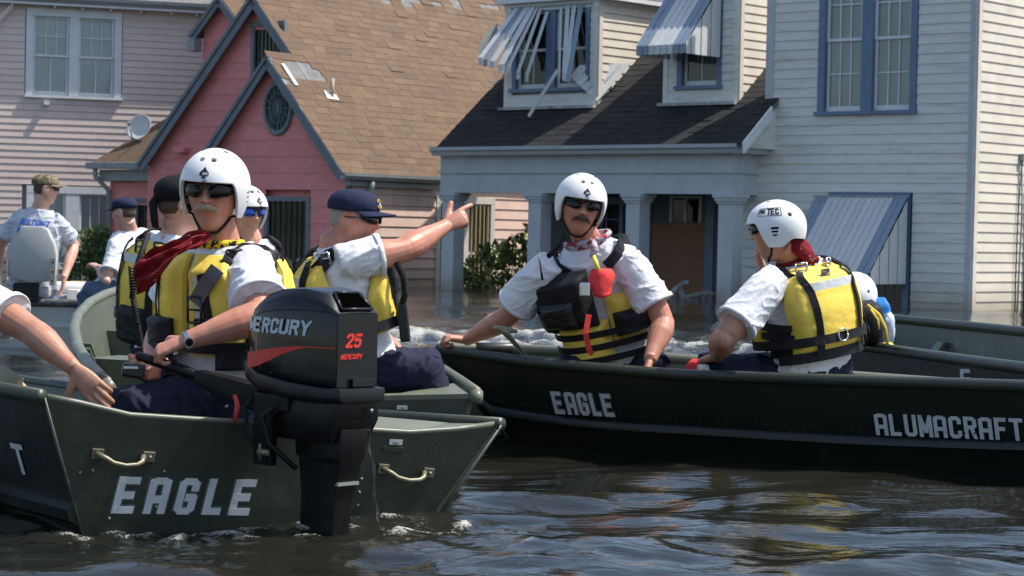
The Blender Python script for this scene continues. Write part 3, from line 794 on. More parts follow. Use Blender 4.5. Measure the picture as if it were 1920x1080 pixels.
def gable_wall(fr, d, aL_, aR_, ap, zap, kl, kr, parent, holes, z0=-.4, expo=.315, mat=M_PINK):
    mb = MB(); P = fr.pt
    zl, zr = zap - kl * (ap - aL_), zap - kr * (aR_ - ap)
    mb.prism([P(aL_, -1.6, d - .16), P(aR_, -1.6, d - .16), P(aR_, zr, d - .16), P(ap, zap, d - .16), P(aL_, zl, d - .16)], fr.n * -.12)
    w = part('gable_wall', mb, mat, parent)
    clapboards(fr, w, mat, z0, zap - .05, expo, lambda z: max(aL_, ap - (zap - z) / kl), lambda z: min(aR_, ap + (zap - z) / kr), d, holes, proud=.016, name='board')
    return w
def rake(fr, d, p0, p1, wdt, parent, over=.24, mat=M_SLATE):
    """trim board along a gable edge: p=(a,z) outer edge"""
    mb = MB(); v = Vector((p1[0] - p0[0], p1[1] - p0[1])); v.normalize(); dn = Vector((v.y, -v.x))
    if dn.y > 0: dn = -dn
    q = [p0, p1, (p1[0] + dn.x * wdt, p1[1] + dn.y * wdt), (p0[0] + dn.x * wdt, p0[1] + dn.y * wdt)]
    mb.prism([fr.pt(a, z, d + over) for a, z in q], fr.n * -.04)
    o = part('rake_board', mb, mat, parent)
    mb = MB(); q2 = [p0, p1, (p1[0] + dn.x * .07, p1[1] + dn.y * .07), (p0[0] + dn.x * .07, p0[1] + dn.y * .07)]
    mb.prism([fr.pt(a, z, d + over + .03) for a, z in q2], fr.n * -.028); part('moulding', mb, mat, o)
    return o
# windows of the gables
ov_a, ov_z = PG.hit(524, 203); 
h_ov = (ov_a - .36, ov_a + .36, ov_z - .48, ov_z + .48)
lw0, lwz1 = PG.hit(498, 368); lw1, _ = PG.hit(583, 370)
gable_wall(PG, 0, aLs, 0, aAp, zAp, kR, kR, ph, [(lw0, lw1, -1, lwz1)])
gw0, gz1 = PG.hit(476, 42, DM); gw1, _ = PG.hit(535, 42, DM)
lv0, lvz = PG.hit(255, 372, DM - .6)
gable_wall(PG, DM, aLm, -.35, mAp, zmAp, kLm, kR, ph, [(gw0, gw1, gz1 - 1.6, gz1)])
def dark_window(fr, d, a0, a1, z0, z1, parent, mat=M_SLATE, nbar=7, cas=.09):
    mb = MB(); fr.box(mb, a0 - cas, a0, z0, z1, d - .03, d + .04); fr.box(mb, a1, a1 + cas, z0, z1, d - .03, d + .04); fr.box(mb, a0 - cas, a1 + cas, z1, z1 + cas, d - .03, d + .05); fr.box(mb, a0 - cas, a1 + cas, z0 - cas, z0, d - .03, d + .06)
    w = part('window', mb, mat, parent)
    mb = MB(); fr.box(mb, a0, a1, z0, z1, d - .11, d - .10); part('curtain', mb, M_CURT, w)
    mb = MB(); P = fr.pt; mb.add([P(a0, z0, d - .02), P(a1, z0, d - .02), P(a1, z1, d - .02), P(a0, z1, d - .02)], [(0, 1, 2, 3)]); part('pane', mb, M_GLASSD, w, recalc=False)
    mb = MB()
    for i in range(1, nbar): 
        a = a0 + (a1 - a0) * i / nbar; fr.box(mb, a - .008, a + .008, z0, z1, d - .016, d)
    fr.box(mb, a0, a1, (z0 + z1) / 2 - .02, (z0 + z1) / 2 + .02, d - .017, d + .004)
    part('screen_bars', mb, M_CURT, w)
    return w
dark_window(PG, 0, lw0 + .09, lw1 - .09, -.6, lwz1 - .09, ph)
dark_window(PG, DM, gw0 + .05, gw1 - .07, gz1 - 1.5, gz1 - .09, ph)
# oval window
def oval(fr, d, ca_, cz_, ra, rz, parent):
    n = 40; mb = MB(); inner, outer = [], []
    cs = [(math.cos(2 * math.pi * k / n), math.sin(2 * math.pi * k / n)) for k in range(n)]
    rings = []
    for sc_, dd in ((.86, d + .02), (.86, d + .055), (1.0, d + .06), (1.05, d + .03), (1.05, d + .0)):
        rings.append([fr.pt(ca_ + c * ra * sc_, cz_ + s * rz * sc_, dd) for c, s in cs])
    mb.loft(rings, cap=False); w = part('oval_window', mb, M_SLATE, parent, sharp=35)
    mb = MB(); mb.add([fr.pt(ca_ + c * ra * .9, cz_ + s * rz * .9, d + .026) for c, s in cs], [tuple(range(n))]); part('pane', mb, M_CURT, w)
    mb = MB()
    for k in range(8):
        an = math.pi * k / 8
        p = [fr.pt(ca_ + math.cos(an) * ra * .86 * s, cz_ + math.sin(an) * rz * .86 * s, d + .035) for s in (-1, 1)]
        mb.tube(p, .009, 5)
    for sc_ in (.3, .58):
        mb.tube([fr.pt(ca_ + c * ra * sc_, cz_ + s * rz * sc_, d + .036) for c, s in cs] + [fr.pt(ca_ + ra * sc_, cz_, d + .036)], .009, 5)
    part('tracery', mb, M_SLATE, w)
oval(PG, .018, ov_a, ov_z, .36, .50, ph)
# roof planes
upP = (-PFE + Vector((0, 0, kR))).normalized(); nP = (PFE * kR + Vector((0, 0, 1))).normalized()
ovh = .16
peP = K + PFE * ovh + Vector((0, 0, zEv - kR * ovh + .05))
sSm = (zAp - peP.z + .05) / upP.z
sTop = (zmAp - peP.z + .05) / upP.z
def tlo(s): return -.26 if s < sSm - .05 else -DM - .26
dk = MB()
def slab(mb, pts, n, th=.07):
    pts = [Vector(p) for p in pts]; mb.prism([p - n * th for p in pts], n * (th - .006))
slab(dk, [peP + PS * -.26, peP + PS * 13, peP + PS * 13 + upP * sSm, peP + PS * -.26 + upP * sSm], nP)
slab(dk, [peP + PS * (-DM - .26) + upP * sSm, peP + PS * 13 + upP * sSm, peP + PS * 13 + upP * sTop, peP + PS * (-DM - .26) + upP * sTop], nP)
slab(dk, [peP + PS * (2.2) + upP * sTop, peP + PS * 13 + upP * sTop, peP + PS * 13 + upP * (sTop + 3.5), peP + PS * (4.6) + upP * (sTop + 3.5)], nP)
broof = part('roof', dk, M_ROOFDECK, ph)
def tl2(s): return tlo(s) if s < sTop - .02 else 2.2 + (s - sTop) * .7
def bare(t, s):      # patch where the shingles have blown off, and the small gaps higher up
    p = peP + PS * t + upP * s; q = p - CAMP
    x = 960 + F_PX * q.x / q.y; y = 435 + .021 * (x - 960) - F_PX * q.z / q.y
    if 530 < x < 598 and 118 + (x - 530) * .25 < y < 162: return True
    return ((710 < x < 785 and 4 < y < 19) or (800 < x < 860 and 8 < y < 22) or (890 < x < 935 and 12 < y < 30)) and random.random() < .85
shingles(broof, M_BROWN, BROWNS, peP, PS, upP, nP, int((sTop + 3.4) / .172), .172, .36, tl2, lambda s: 12.8, 300, bare)
# left-hand slopes
def lslab(ap, zap, k, d, length, aLow, name='roof_slope'):
    un = Vector((-k, 0, 1)); mb = MB(); P = PG.pt
    z1 = zap - k * (ap - aLow)
    nn = (PFE * -k + Vector((0, 0, 1))).normalized()
    slab(mb, [P(ap, zap + .04, d + .26), P(ap, zap + .04, d - length), P(aLow, z1 + .04, d - length), P(aLow, z1 + .04, d + .26)], nn)
    return part(name, mb, M_BROWNPLAIN, ph)
M_BROWNPLAIN = material('brown_roofing', (.14, .09, .055), .9, .2, 12, bump=.4, bscale=60)
lslab(aAp, zAp, kR, 0, 1.0, aLs - .15); lslab(mAp, zmAp, kLm, DM, 5.0, aLm - .05)
rk = .19
rake(PG, 0, (aAp, zAp + .05), (.14, zEv - kR * .14 + .05), rk, ph); rake(PG, 0, (aAp, zAp + .05), (aLs - .12, zEv - kR * .12 + .05), rk, ph)
rake(PG, DM, (mAp, zmAp + .05), (aAp + .75, zmAp + .05 - kR * (aAp + .75 - mAp)), rk, ph); rake(PG, DM, (mAp, zmAp + .05), (aLm - .1, zmAp - kLm * (mAp - aLm + .1) + .05), rk + .03, ph)
# exposed white drip edge beside the bare patch
mb = MB(); c0, c1 = WP(530, 120, peP + nP * .02, nP), WP(556, 160, peP + nP * .02, nP)
mb.ribbon([c0, c1], [nP, nP], .09, .012); part('drip_edge', mb, M_TRIMW, broof)
# vent pipe with its white flashing
vp = WP(622, 180, peP + nP * .02, nP)
mb = MB(); mb.tube([vp + Vector((0, 0, -.05)), vp + Vector((.01, 0, .34))], .038, 10); ve = part('vent_pipe', mb, material('vent_metal', (.42, .33, .27), .6, .2, 8), broof, smooth=True)
mb = MB(); mb.add([WP(607, 168, peP + nP * .03, nP), WP(614, 184, peP + nP * .03, nP), WP(636, 187, peP + nP * .03, nP), WP(630, 178, peP + nP * .03, nP)], [(0, 1, 2, 3)]); part('flashing', mb, M_TRIMW, ve)
# side wall of peach clapboards with barred window, gutter and downspout
PW = Frame(K, PS, PSN)
zS1 = zEv - .12
s0a = PW.hit(816, 450)[0]; s1a = PW.hit(832, 450)[0]; s2a = PW.hit(879, 450)[0]; s3a = PW.hit(919, 450)[0]
zw1 = PW.hit(900, 378)[1]
mb = MB(); PW.box(mb, .0, 12, -1.6, zS1 + .2, -.3, -.16); part('wall', mb, M_PEACH, ph)
clapboards(PW, ph, M_PEACH, -.25, zS1 + .1, .2, const(.12), const(12), 0, [(s0a - .02, s3a + .1, -.8, zw1 + .09)], proud=.028)
mb = MB(); PW.box(mb, 0, .13, -1.5, zS1 + .1, -.1, .035); part('corner_board', mb, M_SLATE, ph)
M_CASP = material('pale_casing', (.52, .49, .44), .6, .1, 6)
sw = sash_window(PW, ph, s0a + .12, s3a - .03, -.35, zw1 - .05, .13, M_CASP, M_CASP, M_GLASSD, M_CURT, units=2, mull=.2, nx=1, ny_up=1, nx_lo=1, ny_lo=1, sill=False)
mb = MB()
for i in range(12):
    a = s0a + .2 + i * (s3a - s0a - .3) / 11; PW.box(mb, a - .011, a + .011, -.3, zw1 - .08, .0, .02)
part('security_bars', mb, material('yellowed_bars', (.42, .33, .16), .5, .1, 6), sw)
gpr = [(-.02, -.06), (.08, -.07), (.13, .0), (.14, .06), (.11, .06), (.10, .0), (-.02, .0)]
mb = MB(); mb.prism([PW.pt(-.35, zEv - kR * ovh + .02 + b, ovh + a) for a, b in gpr], PS * 3.1); gut = part('gutter', mb, M_GUTTER, ph)
mb = MB(); PW.box(mb, -.02, 2.6, zEv - .34, zEv - .24, .0, .12); part('soffit', mb, M_GUTTER, ph)
mb = MB(); mb.tube([PW.pt(.5, zEv - .25, ovh + .05), PW.pt(.5, zEv - .36, ovh + .03), PW.pt(.5, zEv - .52, .09), PW.pt(.5, -.6, .08)], .05, 8); part('downspout', mb, M_GUTTER, gut, smooth=True)
# low left wing with its own eave, and the small gable behind
DL = DM - .5
e0, ez = PG.hit(196, 309, DL); e1, _ = PG.hit(300, 309, DL)
mb = MB(); P = PG.pt
mb.prism([P(e0 - .1, ez + .03, DL + .3), P(e1 + .3, ez + .03, DL + .3), P(e1 + .3, ez + 1.3, DL - 1.0), P(e1 - .2, ez + 1.3, DL - 1.0)], Vector((0, 0, -.06)))
wing = part('wing_roof', mb, M_BROWNPLAIN, ph)
mb = MB(); PG.box(mb, e0 - .14, aLm + .1, ez - .1, ez + .04, DL + .28, DL + .42); part('gutter', mb, M_GUTTER, ph, bevel=.02)
mb = MB(); PG.box(mb, e0 + .06, aLm + .1, ez - .34, ez - .11, DL + .02, DL + .2); part('soffit', mb, M_GUTTER, ph)
mb = MB(); PG.box(mb, e0 + .2, aLm + .3, -1.6, ez - .1, DL - .3, DL - .14); part('wall', mb, M_PINK, ph)
lw_0, lw_z = PG.hit(255, 372, DL); lw_1, _ = PG.hit(292, 372, DL)
clapboards(PG, ph, M_PINK, -.4, ez - .1, .315, const(e0 + .2), const(aLm + .05), DL, [(lw_0, lw_1 + .3, -1, lw_z)], proud=.016, name='board')
dark_window(PG, DL, lw_0 + .08, lw_1 + .25, -.5, lw_z - .09, ph)
dsp = [PG.pt(e0 + .1, ez - .1, DL + .35), PG.pt(e0 + .1, ez - .25, DL + .35), PG.pt(e0 + .25, ez - .55, DL + .1), PG.pt(e0 + .27, -.6, DL + .08)]
mb = MB(); mb.tube(dsp, .055, 8); part('downspout', mb, M_GUTTER, ph, smooth=True)
DB2 = DM - 2.2
ba, bz_ = PG.hit(424, -8, DB2); bl, blz = PG.hit(374, 62, DB2); kb = (bz_ - blz) / (ba - bl)
br = ba + .9
gable_wall(PG, DB2, bl + .12, br, ba, bz_ - .06, kb, kb, ph, [], z0=blz - 1.5)
rake(PG, DB2, (ba, bz_), (bl - .05, blz - kb * .05), .17, ph); rake(PG, DB2, (ba, bz_), (br, bz_ - kb * (br - ba)), .17, ph)
slb = MB(); slab(slb, [P(ba, bz_ + .04, DB2 + .25), P(br + .4, bz_ + .04 - kb * (br + .4 - ba), DB2 + .25), P(br + .4, bz_ + .04 - kb * (br + .4 - ba), DB2 - 3), P(ba, bz_ + .04, DB2 - 3)], (PFE * kb + Vector((0, 0, 1))).normalized())
slab(slb, [P(bl - .1, blz + .04 - kb * .1, DB2 + .25), P(ba, bz_ + .04, DB2 + .25), P(ba, bz_ + .04, DB2 - 3), P(bl - .1, blz + .04 - kb * .1, DB2 - 3)], (PFE * -kb + Vector((0, 0, 1))).normalized())
part('roof_slope', slb, M_BROWNPLAIN, ph)
sx, sz = PG.hit(372, 62, DB2)
mb = MB(); PG.box(mb, sx - .05, sx + .16, sz - .42, sz - .12, DB2 + .05, DB2 + .3); part('gutter_end', mb, M_GUTTER, ph, bevel=.02)
fz = PG.hit(420, 285, DM)
mb = MB(); PG.box(mb, fz[0] - 1.25, fz[0] - .95, fz[1] - .02, fz[1] + .1, DM + .02, DM + .2); part('floodlight', mb, M_PINK, ph, bevel=.02)

# ================================================================== lilac house on the left
LE = Vector((.94, .342, 0)).normalized(); LN = Vector((.342, -.94, 0)).normalized()
LO = W(130, 300, 49.5); LF = Frame(LO, LE, LN)
lh = thing('lilac_house', LF.pt(0, 0, -2), 'pale lilac clapboard house with white double windows, behind the pink house', 'house')
l_top = LF.hit(130, 16)[1]
LX0, LX1 = -15.0, 4.6
w0, wb = LF.hit(47, 181); w1, wt = LF.hit(229, 24)
x0, xb = LF.hit(47, 520); x1, xt = LF.hit(222, 352)
mb = MB(); LF.box(mb, LX0, LX1, -1.6, l_top + .6, -.3, -.16); part('wall', mb, M_LILAC, lh)
clapboards(LF, lh, M_LILAC, -.3, l_top + .1, .148, const(LX0), const(LX1), 0, [(w0 - .02, w1 + .02, wb - .02, wt + .02), (x0 - .1, x1 + .02, -.6, xt + .02)], proud=.02)
cs = .16
sash_window(LF, lh, w0 + cs, w1 - cs, wb + .05, wt - cs, cs, M_TRIMW, M_TRIMW, M_GLASS, M_BLIND, units=2, mull=.21, nx=3, ny_up=2, nx_lo=2, ny_lo=1)
sash_window(LF, lh, x0 + cs, x1 - cs, .12, xt - cs, cs, M_TRIMW, M_TRIMW, M_GLASS, M_BLIND, units=2, mull=.3, nx=3, ny_up=1, nx_lo=3, ny_lo=1)
mb = MB(); LF.box(mb, LX0, LX1, l_top + .03, l_top + .09, -.2, .30); part('soffit', mb, M_TRIMW, lh)
mb = MB(); mb.prism([LF.pt(LX0, l_top + .16 + b, .27 + a) for a, b in [(-.02, -.08), (.05, -.08), (.1, .0), (.11, .07), (.08, .07), (-.02, .03)]], LE * (LX1 - LX0)); part('gutter', mb, M_GUTTER, lh)
mb = MB(); slab(mb, [LF.pt(LX0, l_top + .2, .36), LF.pt(LX1, l_top + .2, .36), LF.pt(LX1, l_top + 2.2, -2.8), LF.pt(LX0, l_top + 2.2, -2.8)], Vector((0, 0, 1))); part('roof', mb, M_ROOFDECK, lh)
for px in (20, 100, 152, 205, 262, 318, 366):
    a = LF.hit(px, 14)[0]; mb = MB(); LF.box(mb, a - .02, a + .02, l_top - .03, l_top + .028, .03, .22); part('bracket', mb, M_TRIMW, lh)
a = LF.hit(86, 198)[0]; mb = MB(); LF.box(mb, a - .06, a + .06, wb - .17, wb - .08, .02, .13); part('bracket', mb, M_TRIMW, lh)
a, z = LF.hit(20, 12); mb = MB(); mb.ribbon([LF.pt(a, z, .12), LF.pt(a - .35, z - .4, .1), LF.pt(a - .5, z - .5, .04)], [LN] * 3, .1, .06); part('downspout', mb, M_LILAC, lh)
# satellite dish on the low wing roof
dc = W(262, 240, PG.pt(e0 + .8, 0, DL - .3).y)
dish = thing('satellite_dish', dc - Vector((0, 0, .35)), 'round white satellite dish on the low roof edge of the pink house', 'satellite dish')
ax = Vector((-.35, -.85, .35)).normalized(); sx_ = ax.cross(Vector((0, 0, 1))).normalized(); sy_ = sx_.cross(ax)
rings = []; nseg = 28
for lst in ((.02, .30, 1), (.3, .3, 0)): pass
prof = [(.0, .0), (.1, .006), (.18, .02), (.25, .04), (.29, .058), (.295, .05), (.25, .03), (.18, .008), (.1, -.008), (.002, -.012)]
mb = MB(); mb.loft([[dc + ax * h + (sx_ * math.cos(2 * math.pi * k / nseg) + sy_ * math.sin(2 * math.pi * k / nseg)) * max(r, .002) for k in range(nseg)] for r, h in prof])
part('reflector', mb, material('dish_grey', (.56, .55, .52), .5, .1, 6), dish, smooth=True)
mb = MB(); fpt = dc + ax * .33 - sy_ * .05 + sx_ * .06; mb.tube([dc - sy_ * .29, dc - sy_ * .3 + ax * .2, fpt], .016, 8); mb.ellipsoid(fpt, (.035, .035, .06), sx_, sy_, ax); part('feed_arm', mb, M_SLATE, dish, smooth=True)
mb = MB(); mb.tube([dc - ax * .01, dc - ax * .1, dc - ax * .12 - Vector((0, 0, .45))], .025, 8); part('mast', mb, M_SLATE, dish, smooth=True)
# ================================================================== boats
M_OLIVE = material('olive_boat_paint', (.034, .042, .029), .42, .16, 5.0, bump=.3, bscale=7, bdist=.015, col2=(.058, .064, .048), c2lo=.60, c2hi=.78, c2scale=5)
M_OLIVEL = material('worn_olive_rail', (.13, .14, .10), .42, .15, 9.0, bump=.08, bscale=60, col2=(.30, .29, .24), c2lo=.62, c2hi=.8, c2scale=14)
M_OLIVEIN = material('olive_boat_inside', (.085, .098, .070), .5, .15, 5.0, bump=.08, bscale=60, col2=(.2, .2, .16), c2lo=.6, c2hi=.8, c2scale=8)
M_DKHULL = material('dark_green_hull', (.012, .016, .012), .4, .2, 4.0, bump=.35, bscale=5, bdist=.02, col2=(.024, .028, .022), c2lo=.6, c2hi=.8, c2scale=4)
M_STENCIL = material('stencil_paint', (.58, .60, .61), .6, .10, 14, col2=(.36, .39, .38), c2lo=.66, c2hi=.86, c2scale=18)
M_BARE = material('brass_handle', (.20, .185, .125), .45, .2, 12, metal=.4)
M_RIVET = material('rivet', (.30, .31, .28), .4, .1, 8, metal=.4)
def plate(mb, poly, nrm, th): 
    mb.prism(poly, Vector(nrm) * -th); return mb
def rivets(pts, nrm, r, parent):
    for p in pts:
        mb = MB(); n = Vector(nrm).normalized(); x = n.cross(Vector((0, 0, 1))).normalized(); y = n.cross(x)
        mb.ellipsoid(p, (r, r, r * .6), x, y, n, 8, 5); part('rivet', mb, M_RIVET, parent, smooth=True)
# ---------------------------------------------------------------- near boat: transom towards us
RK = math.radians(11); TA = math.radians(28)
TN = Vector((math.sin(TA) * math.cos(RK), -math.cos(TA) * math.cos(RK), -math.sin(RK)))
TB = WZ(150, 990, 0)
def T(px, py, off=0.0): return WP(px, py, TB + TN * off, TN)
nb = thing('jon_boat', WZ(480, 985, 0), 'olive jon boat with its stern towards the viewer, EAGLE stencilled on the transom', 'boat')
top = [(83, 746), (150, 759), (245, 782), (385, 791), (520, 799), (655, 807), (770, 814), (860, 808), (940, 797)]
bl_ = T(150, 990); br_ = T(813, 979); tl_ = T(83, 746); tr_ = T(940, 797)
bl2 = bl_ + (bl_ - tl_).normalized() * .22; br2 = br_ + (br_ - tr_).normalized() * .22
fl = [T(*p) for p in top]
mb = MB(); plate(mb, [bl2, br2] + fl[::-1], TN, .03); tran = part('transom', mb, M_OLIVE, nb)
mb = MB(); mb.tube([p - TN * .012 + Vector((0, 0, .004)) for p in fl], .011, 8); part('top_edge', mb, M_OLIVEL, tran, smooth=True)
mb = MB(); mb.tube([tl_, bl2], .006, 6); part('seam', mb, M_OLIVE, tran, smooth=True)
mb = MB(); mb.tube([tr_, br2], .008, 6); part('seam', mb, M_OLIVE, tran, smooth=True)
HP, HS = math.radians(40), math.radians(43)
fP = Vector((-math.sin(HP), math.cos(HP), .0)); fS = Vector((-math.sin(HS), math.cos(HS), 0))
nSt = Vector((math.cos(HS), math.sin(HS), 0))
def Sd(px, py): return WP(px, py, tr_, nSt)
sg = [tr_, Sd(820, 789), Sd(695, 780), Sd(440, 758), Sd(190, 735), Sd(40, 714)]
sg.append(sg[-1] + (sg[-1] - sg[-2]).normalized() * 1.0 + Vector((0, 0, .03)))
stb = fS
eS = br2 - tr_
down = [eS * ((p.z + .2) / -eS.z) - nSt * .012 for p in sg]
mb = MB()
mb.loft([[p, p - nSt * .02, p + d - nSt * .02, p + d] for p, d in zip(sg, down)]); part('side', mb, M_OLIVEIN, nb)
mb = MB(); mb.tube([p + Vector((0, 0, .004)) for p in sg], .026, 10); gw = part('gunwale', mb, M_OLIVE, nb, smooth=True)
# port side, seen edge-on running off to the left
pg = [tl_, tl_ + fP * .6 + Vector((0, 0, .012)), tl_ + fP * 1.6 + Vector((0, 0, .035)), tl_ + fP * 3.2 + Vector((0, 0, .10))]
nPt = Vector((-math.cos(HP), -math.sin(HP), 0))
edge = (bl2 - tl_)
def pside(t0, t1, off): return [[p + edge * t0 + nPt * off, p + edge * t1 + nPt * off] for p in pg]
mb = MB()
rows = [(0, .0), (.57, .0), (.60, .03), (.66, .03), (.69, .0), (1.0, .0)]
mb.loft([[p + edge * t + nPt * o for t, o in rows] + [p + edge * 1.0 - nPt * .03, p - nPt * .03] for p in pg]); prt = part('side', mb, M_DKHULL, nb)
mb = MB(); mb.tube([p + Vector((0, 0, .004)) + nPt * .012 for p in pg], .028, 10); part('gunwale', mb, M_OLIVE, nb, smooth=True)
tb = tl_ + edge * .47 + nPt * .004
uD = (edge.normalized())
lt = lettering('T', lambda u, v, o: tl_ + edge * .455 + fP * (.36 - u) - uD * v + nPt * (.002 + o), .125, stroke=1.15)
part('lettering', lt, M_STENCIL, prt)
# floor, bench, corner plate
mb = MB(); fz = .02
mb.prism([bl2 + Vector((0, 0, .2)) - TN * .03, br2 + Vector((0, 0, .2)) - TN * .03, br2 + fS * 3.4 + Vector((0, 0, .25)), bl2 + fP * 3.2 + Vector((0, 0, .25))], (0, 0, -.03)); part('floor', mb, M_OLIVEIN, nb)
cA, cB, cC = T(655, 806) , T(770, 813), T(938, 797)
iA = Sd(700, 783) - nSt * .02
mb = MB(); mb.prism([cA - TN * .03 + Vector((0, 0, -.002)), cB - TN * .03 - Vector((0, 0, .002)), cC - TN * .03, Sd(850, 792) - nSt * .02, lerp(cA, cB, .75) - TN * .17 + Vector((0, 0, .015)), cA - TN * .10], (0, 0, -.015)); part('corner_plate', mb, M_OLIVEL, nb)
bA = lerp(tl_, tr_, .10) - TN * .55; bB = lerp(tl_, tr_, .90) - TN * .55
bA.z = bB.z = .20
mb = MB(); mb.prism([bA, bB, bB - TN * .32, bA - TN * .32], (0, 0, -.04)); part('bench', mb, M_OLIVEIN, nb)
# lift handles, stencil, stickers, rivets
M_STICK = material('sticker', (.6, .62, .6), .5, .05, 5)
def handle(x0, y0, x1, y1):
    a, b = T(x0, y0), T(x1, y1); ax = (b - a).normalized(); upv = TN.cross(ax); upv = upv if upv.z > 0 else -upv
    mb = MB()
    Lh = (b - a).length
    mb.tube([a + TN * .012 + upv * .004, a + ax * .035 + TN * .03 - upv * .008, a + ax * .06 + TN * .042 - upv * .02, a + ax * (Lh * .5) + TN * .046 - upv * .026, b - ax * .06 + TN * .042 - upv * .022, b - ax * .04 + TN * .034 - upv * .012, b - ax * .03 + TN * .012 + upv * .004], [.010, .010, .009, .0085, .009, .010, .010], 8)
    h = part('handle', mb, M_BARE, tran, smooth=True)
    mb = MB()
    for q in (a + ax * .008, b - ax * .008):
        mb = MB(); mb.box(q + TN * .005, (.045, .038, .01), ax, upv, TN); part('foot', mb, M_BARE, h, bevel=.003)
    rivets([a + TN * .012 + ax * .004, b + TN * .012 - ax * .004], TN, .007, tran)
handle(178, 850, 282, 856); handle(714, 878, 806, 886)
g0, g1 = T(214, 962), T(474, 966); gx = (g1 - g0).normalized(); gu = TN.cross(gx); gu = gu if gu.z > 0 else -gu
def tfn(shear): return lambda u, v, o: g0 + gx * (u + v * shear) + gu * v + TN * (.002 + o)
lt = lettering('EAGLE', tfn(.12), .138, stroke=1.25, gap=1.75, squeeze=.78); part('lettering', lt, M_STENCIL, tran, label='white EAGLE stencil, oversprayed')
M_SPRAY = material('stencil_overspray', (.10, .115, .105), .6, .25, 20, col2=(.04, .048, .036), c2lo=.45, c2hi=.65, c2scale=16)
part('overspray', lettering('EAGLE', lambda u, v, o: tfn(.12)(u, v, o - .0019), .138, stroke=1.85, gap=1.75, squeeze=.78, thick=.0006), M_SPRAY, tran)
mb = MB(); c = T(742, 829); mb.box(c + TN * .002, (.055, .02, .002), gx, gu, TN); sk = part('sticker', mb, M_STICK, tran)
part('lettering', lettering('1542', lambda u, v, o: c + gx * (u - .016) + gu * (v - .008) + TN * (.0035 + o), .008, stroke=.8), M_DARK, sk)
mb = MB(); c2 = T(737, 842); mb.box(c2 + TN * .003, (.09, .018, .006), gx, gu, TN); part('plate', mb, M_OLIVE, tran)
rivets([T(*p, .002) for p in ((678, 898), (674, 923), (671, 947), (666, 968), (308, 884), (303, 903), (304, 925), (293, 950), (205, 972), (174, 882), (150, 886))], TN, .006, tran)

# ---------------------------------------------------------------- second boat, also stern-on, bow high beyond
mbt = thing('jon_boat', W(560, 800, 9.6) * 1.0, 'olive jon boat carrying the pointing man, between the near boat and the open water', 'boat')
port = [(205, 727, 9.5), (170, 690, 10.2), (146, 652, 11.1), (139, 618, 11.9), (146, 592, 12.5), (168, 568, 13.0), (198, 552, 13.4), (232, 542, 13.7), (300, 530, 14.2), (370, 522, 14.5)]
star = [(893, 738, 9.62), (862, 716, 10.0), (831, 696, 10.4), (785, 668, 11.0), (729, 646, 11.6), (665, 612, 12.5), (610, 582, 13.2), (560, 560, 13.8), (500, 540, 14.2), (440, 526, 14.5)]
Pp = [W(*p) for p in port]; Ps = [W(*p) for p in star]
def hull_rows(g, inward, n_rows, depth):
    out = []
    for i, p in enumerate(g):
        iw = inward[i]
        out.append([p + iw * (t ** 1.2 * depth) + Vector((0, 0, -t * (p.z + .18))) for t in n_rows])
    return out
ctr = [(a + b) / 2 for a, b in zip(Pp, Ps)]
inP = [((c - p) * Vector((1, 1, 0))).normalized() for p, c in zip(Pp, ctr)]
inS = [((c - p) * Vector((1, 1, 0))).normalized() for p, c in zip(Ps, ctr)]
ts = [0, .25, .5, .75, 1.0]
for g, iw in ((Pp, inP), (Ps, inS)):
    ro = hull_rows(g, iw, ts, .22); ri = [[q + v * .02 for q in r] for r, v in zip(ro, iw)]
    mb = MB(); mb.loft([a + b[::-1] for a, b in zip(ro, ri)]); part('side', mb, M_OLIVEIN, mbt, sharp=40)
    mb = MB(); mb.tube(g, .030, 10); part('gunwale', mb, M_OLIVEL if g is Pp else M_OLIVEIN, mbt, smooth=True)
# black chafing sleeve on the port rail
mb = MB(); mb.tube([lerp(Pp[0], Pp[1], t) for t in (.15, .5, .85)], .034, 10); part('rail_sleeve', mb, M_DKHULL, mbt, smooth=True)
tA, tB2 = Pp[0], Ps[0]
TN2 = Vector(((tB2 - tA).y, -(tB2 - tA).x, 0)).normalized()
def T2(px, py, off=0): return WP(px, py, tA + TN2 * off, TN2)
mb = MB(); topl = [tA, T2(330, 752), T2(690, 744), T2(752, 742), tB2]
plate(mb, [tA + Vector((.2, .03, -.75)), tB2 + Vector((-.2, 0, -.62))] + topl[::-1], TN2, .03); tr2 = part('transom', mb, M_OLIVE, mbt)
mb = MB(); mb.prism([T2(690, 743), T2(752, 741), tB2, Ps[1], lerp(T2(752, 741), Ps[1], .8) - TN2 * .02, T2(752, 741) - TN2 * .13, T2(690, 743) - TN2 * .13], (0, 0, -.02)); part('corner_plate', mb, M_OLIVEL, mbt)
mb = MB(); mb.tube([tB2 - TN2 * .01 + Vector((.0, 0, .01)), tB2 + TN2 * .005 - Vector((0, 0, .04))], .03, 10); part('corner_cap', mb, M_OLIVEL, mbt, smooth=True)
c = T2(754, 764); ex = (tB2 - tA).normalized(); mb = MB(); mb.box(c + TN2 * .003, (.045, .017, .002), ex, (0, 0, 1), TN2); sk = part('sticker', mb, M_STICK, tr2)
part('lettering', lettering('1544', lambda u, v, o: c + ex * (u - .013) + Vector((0, 0, v - .006)) + TN2 * (.0045 + o), .007, stroke=.8), M_DARK, sk)
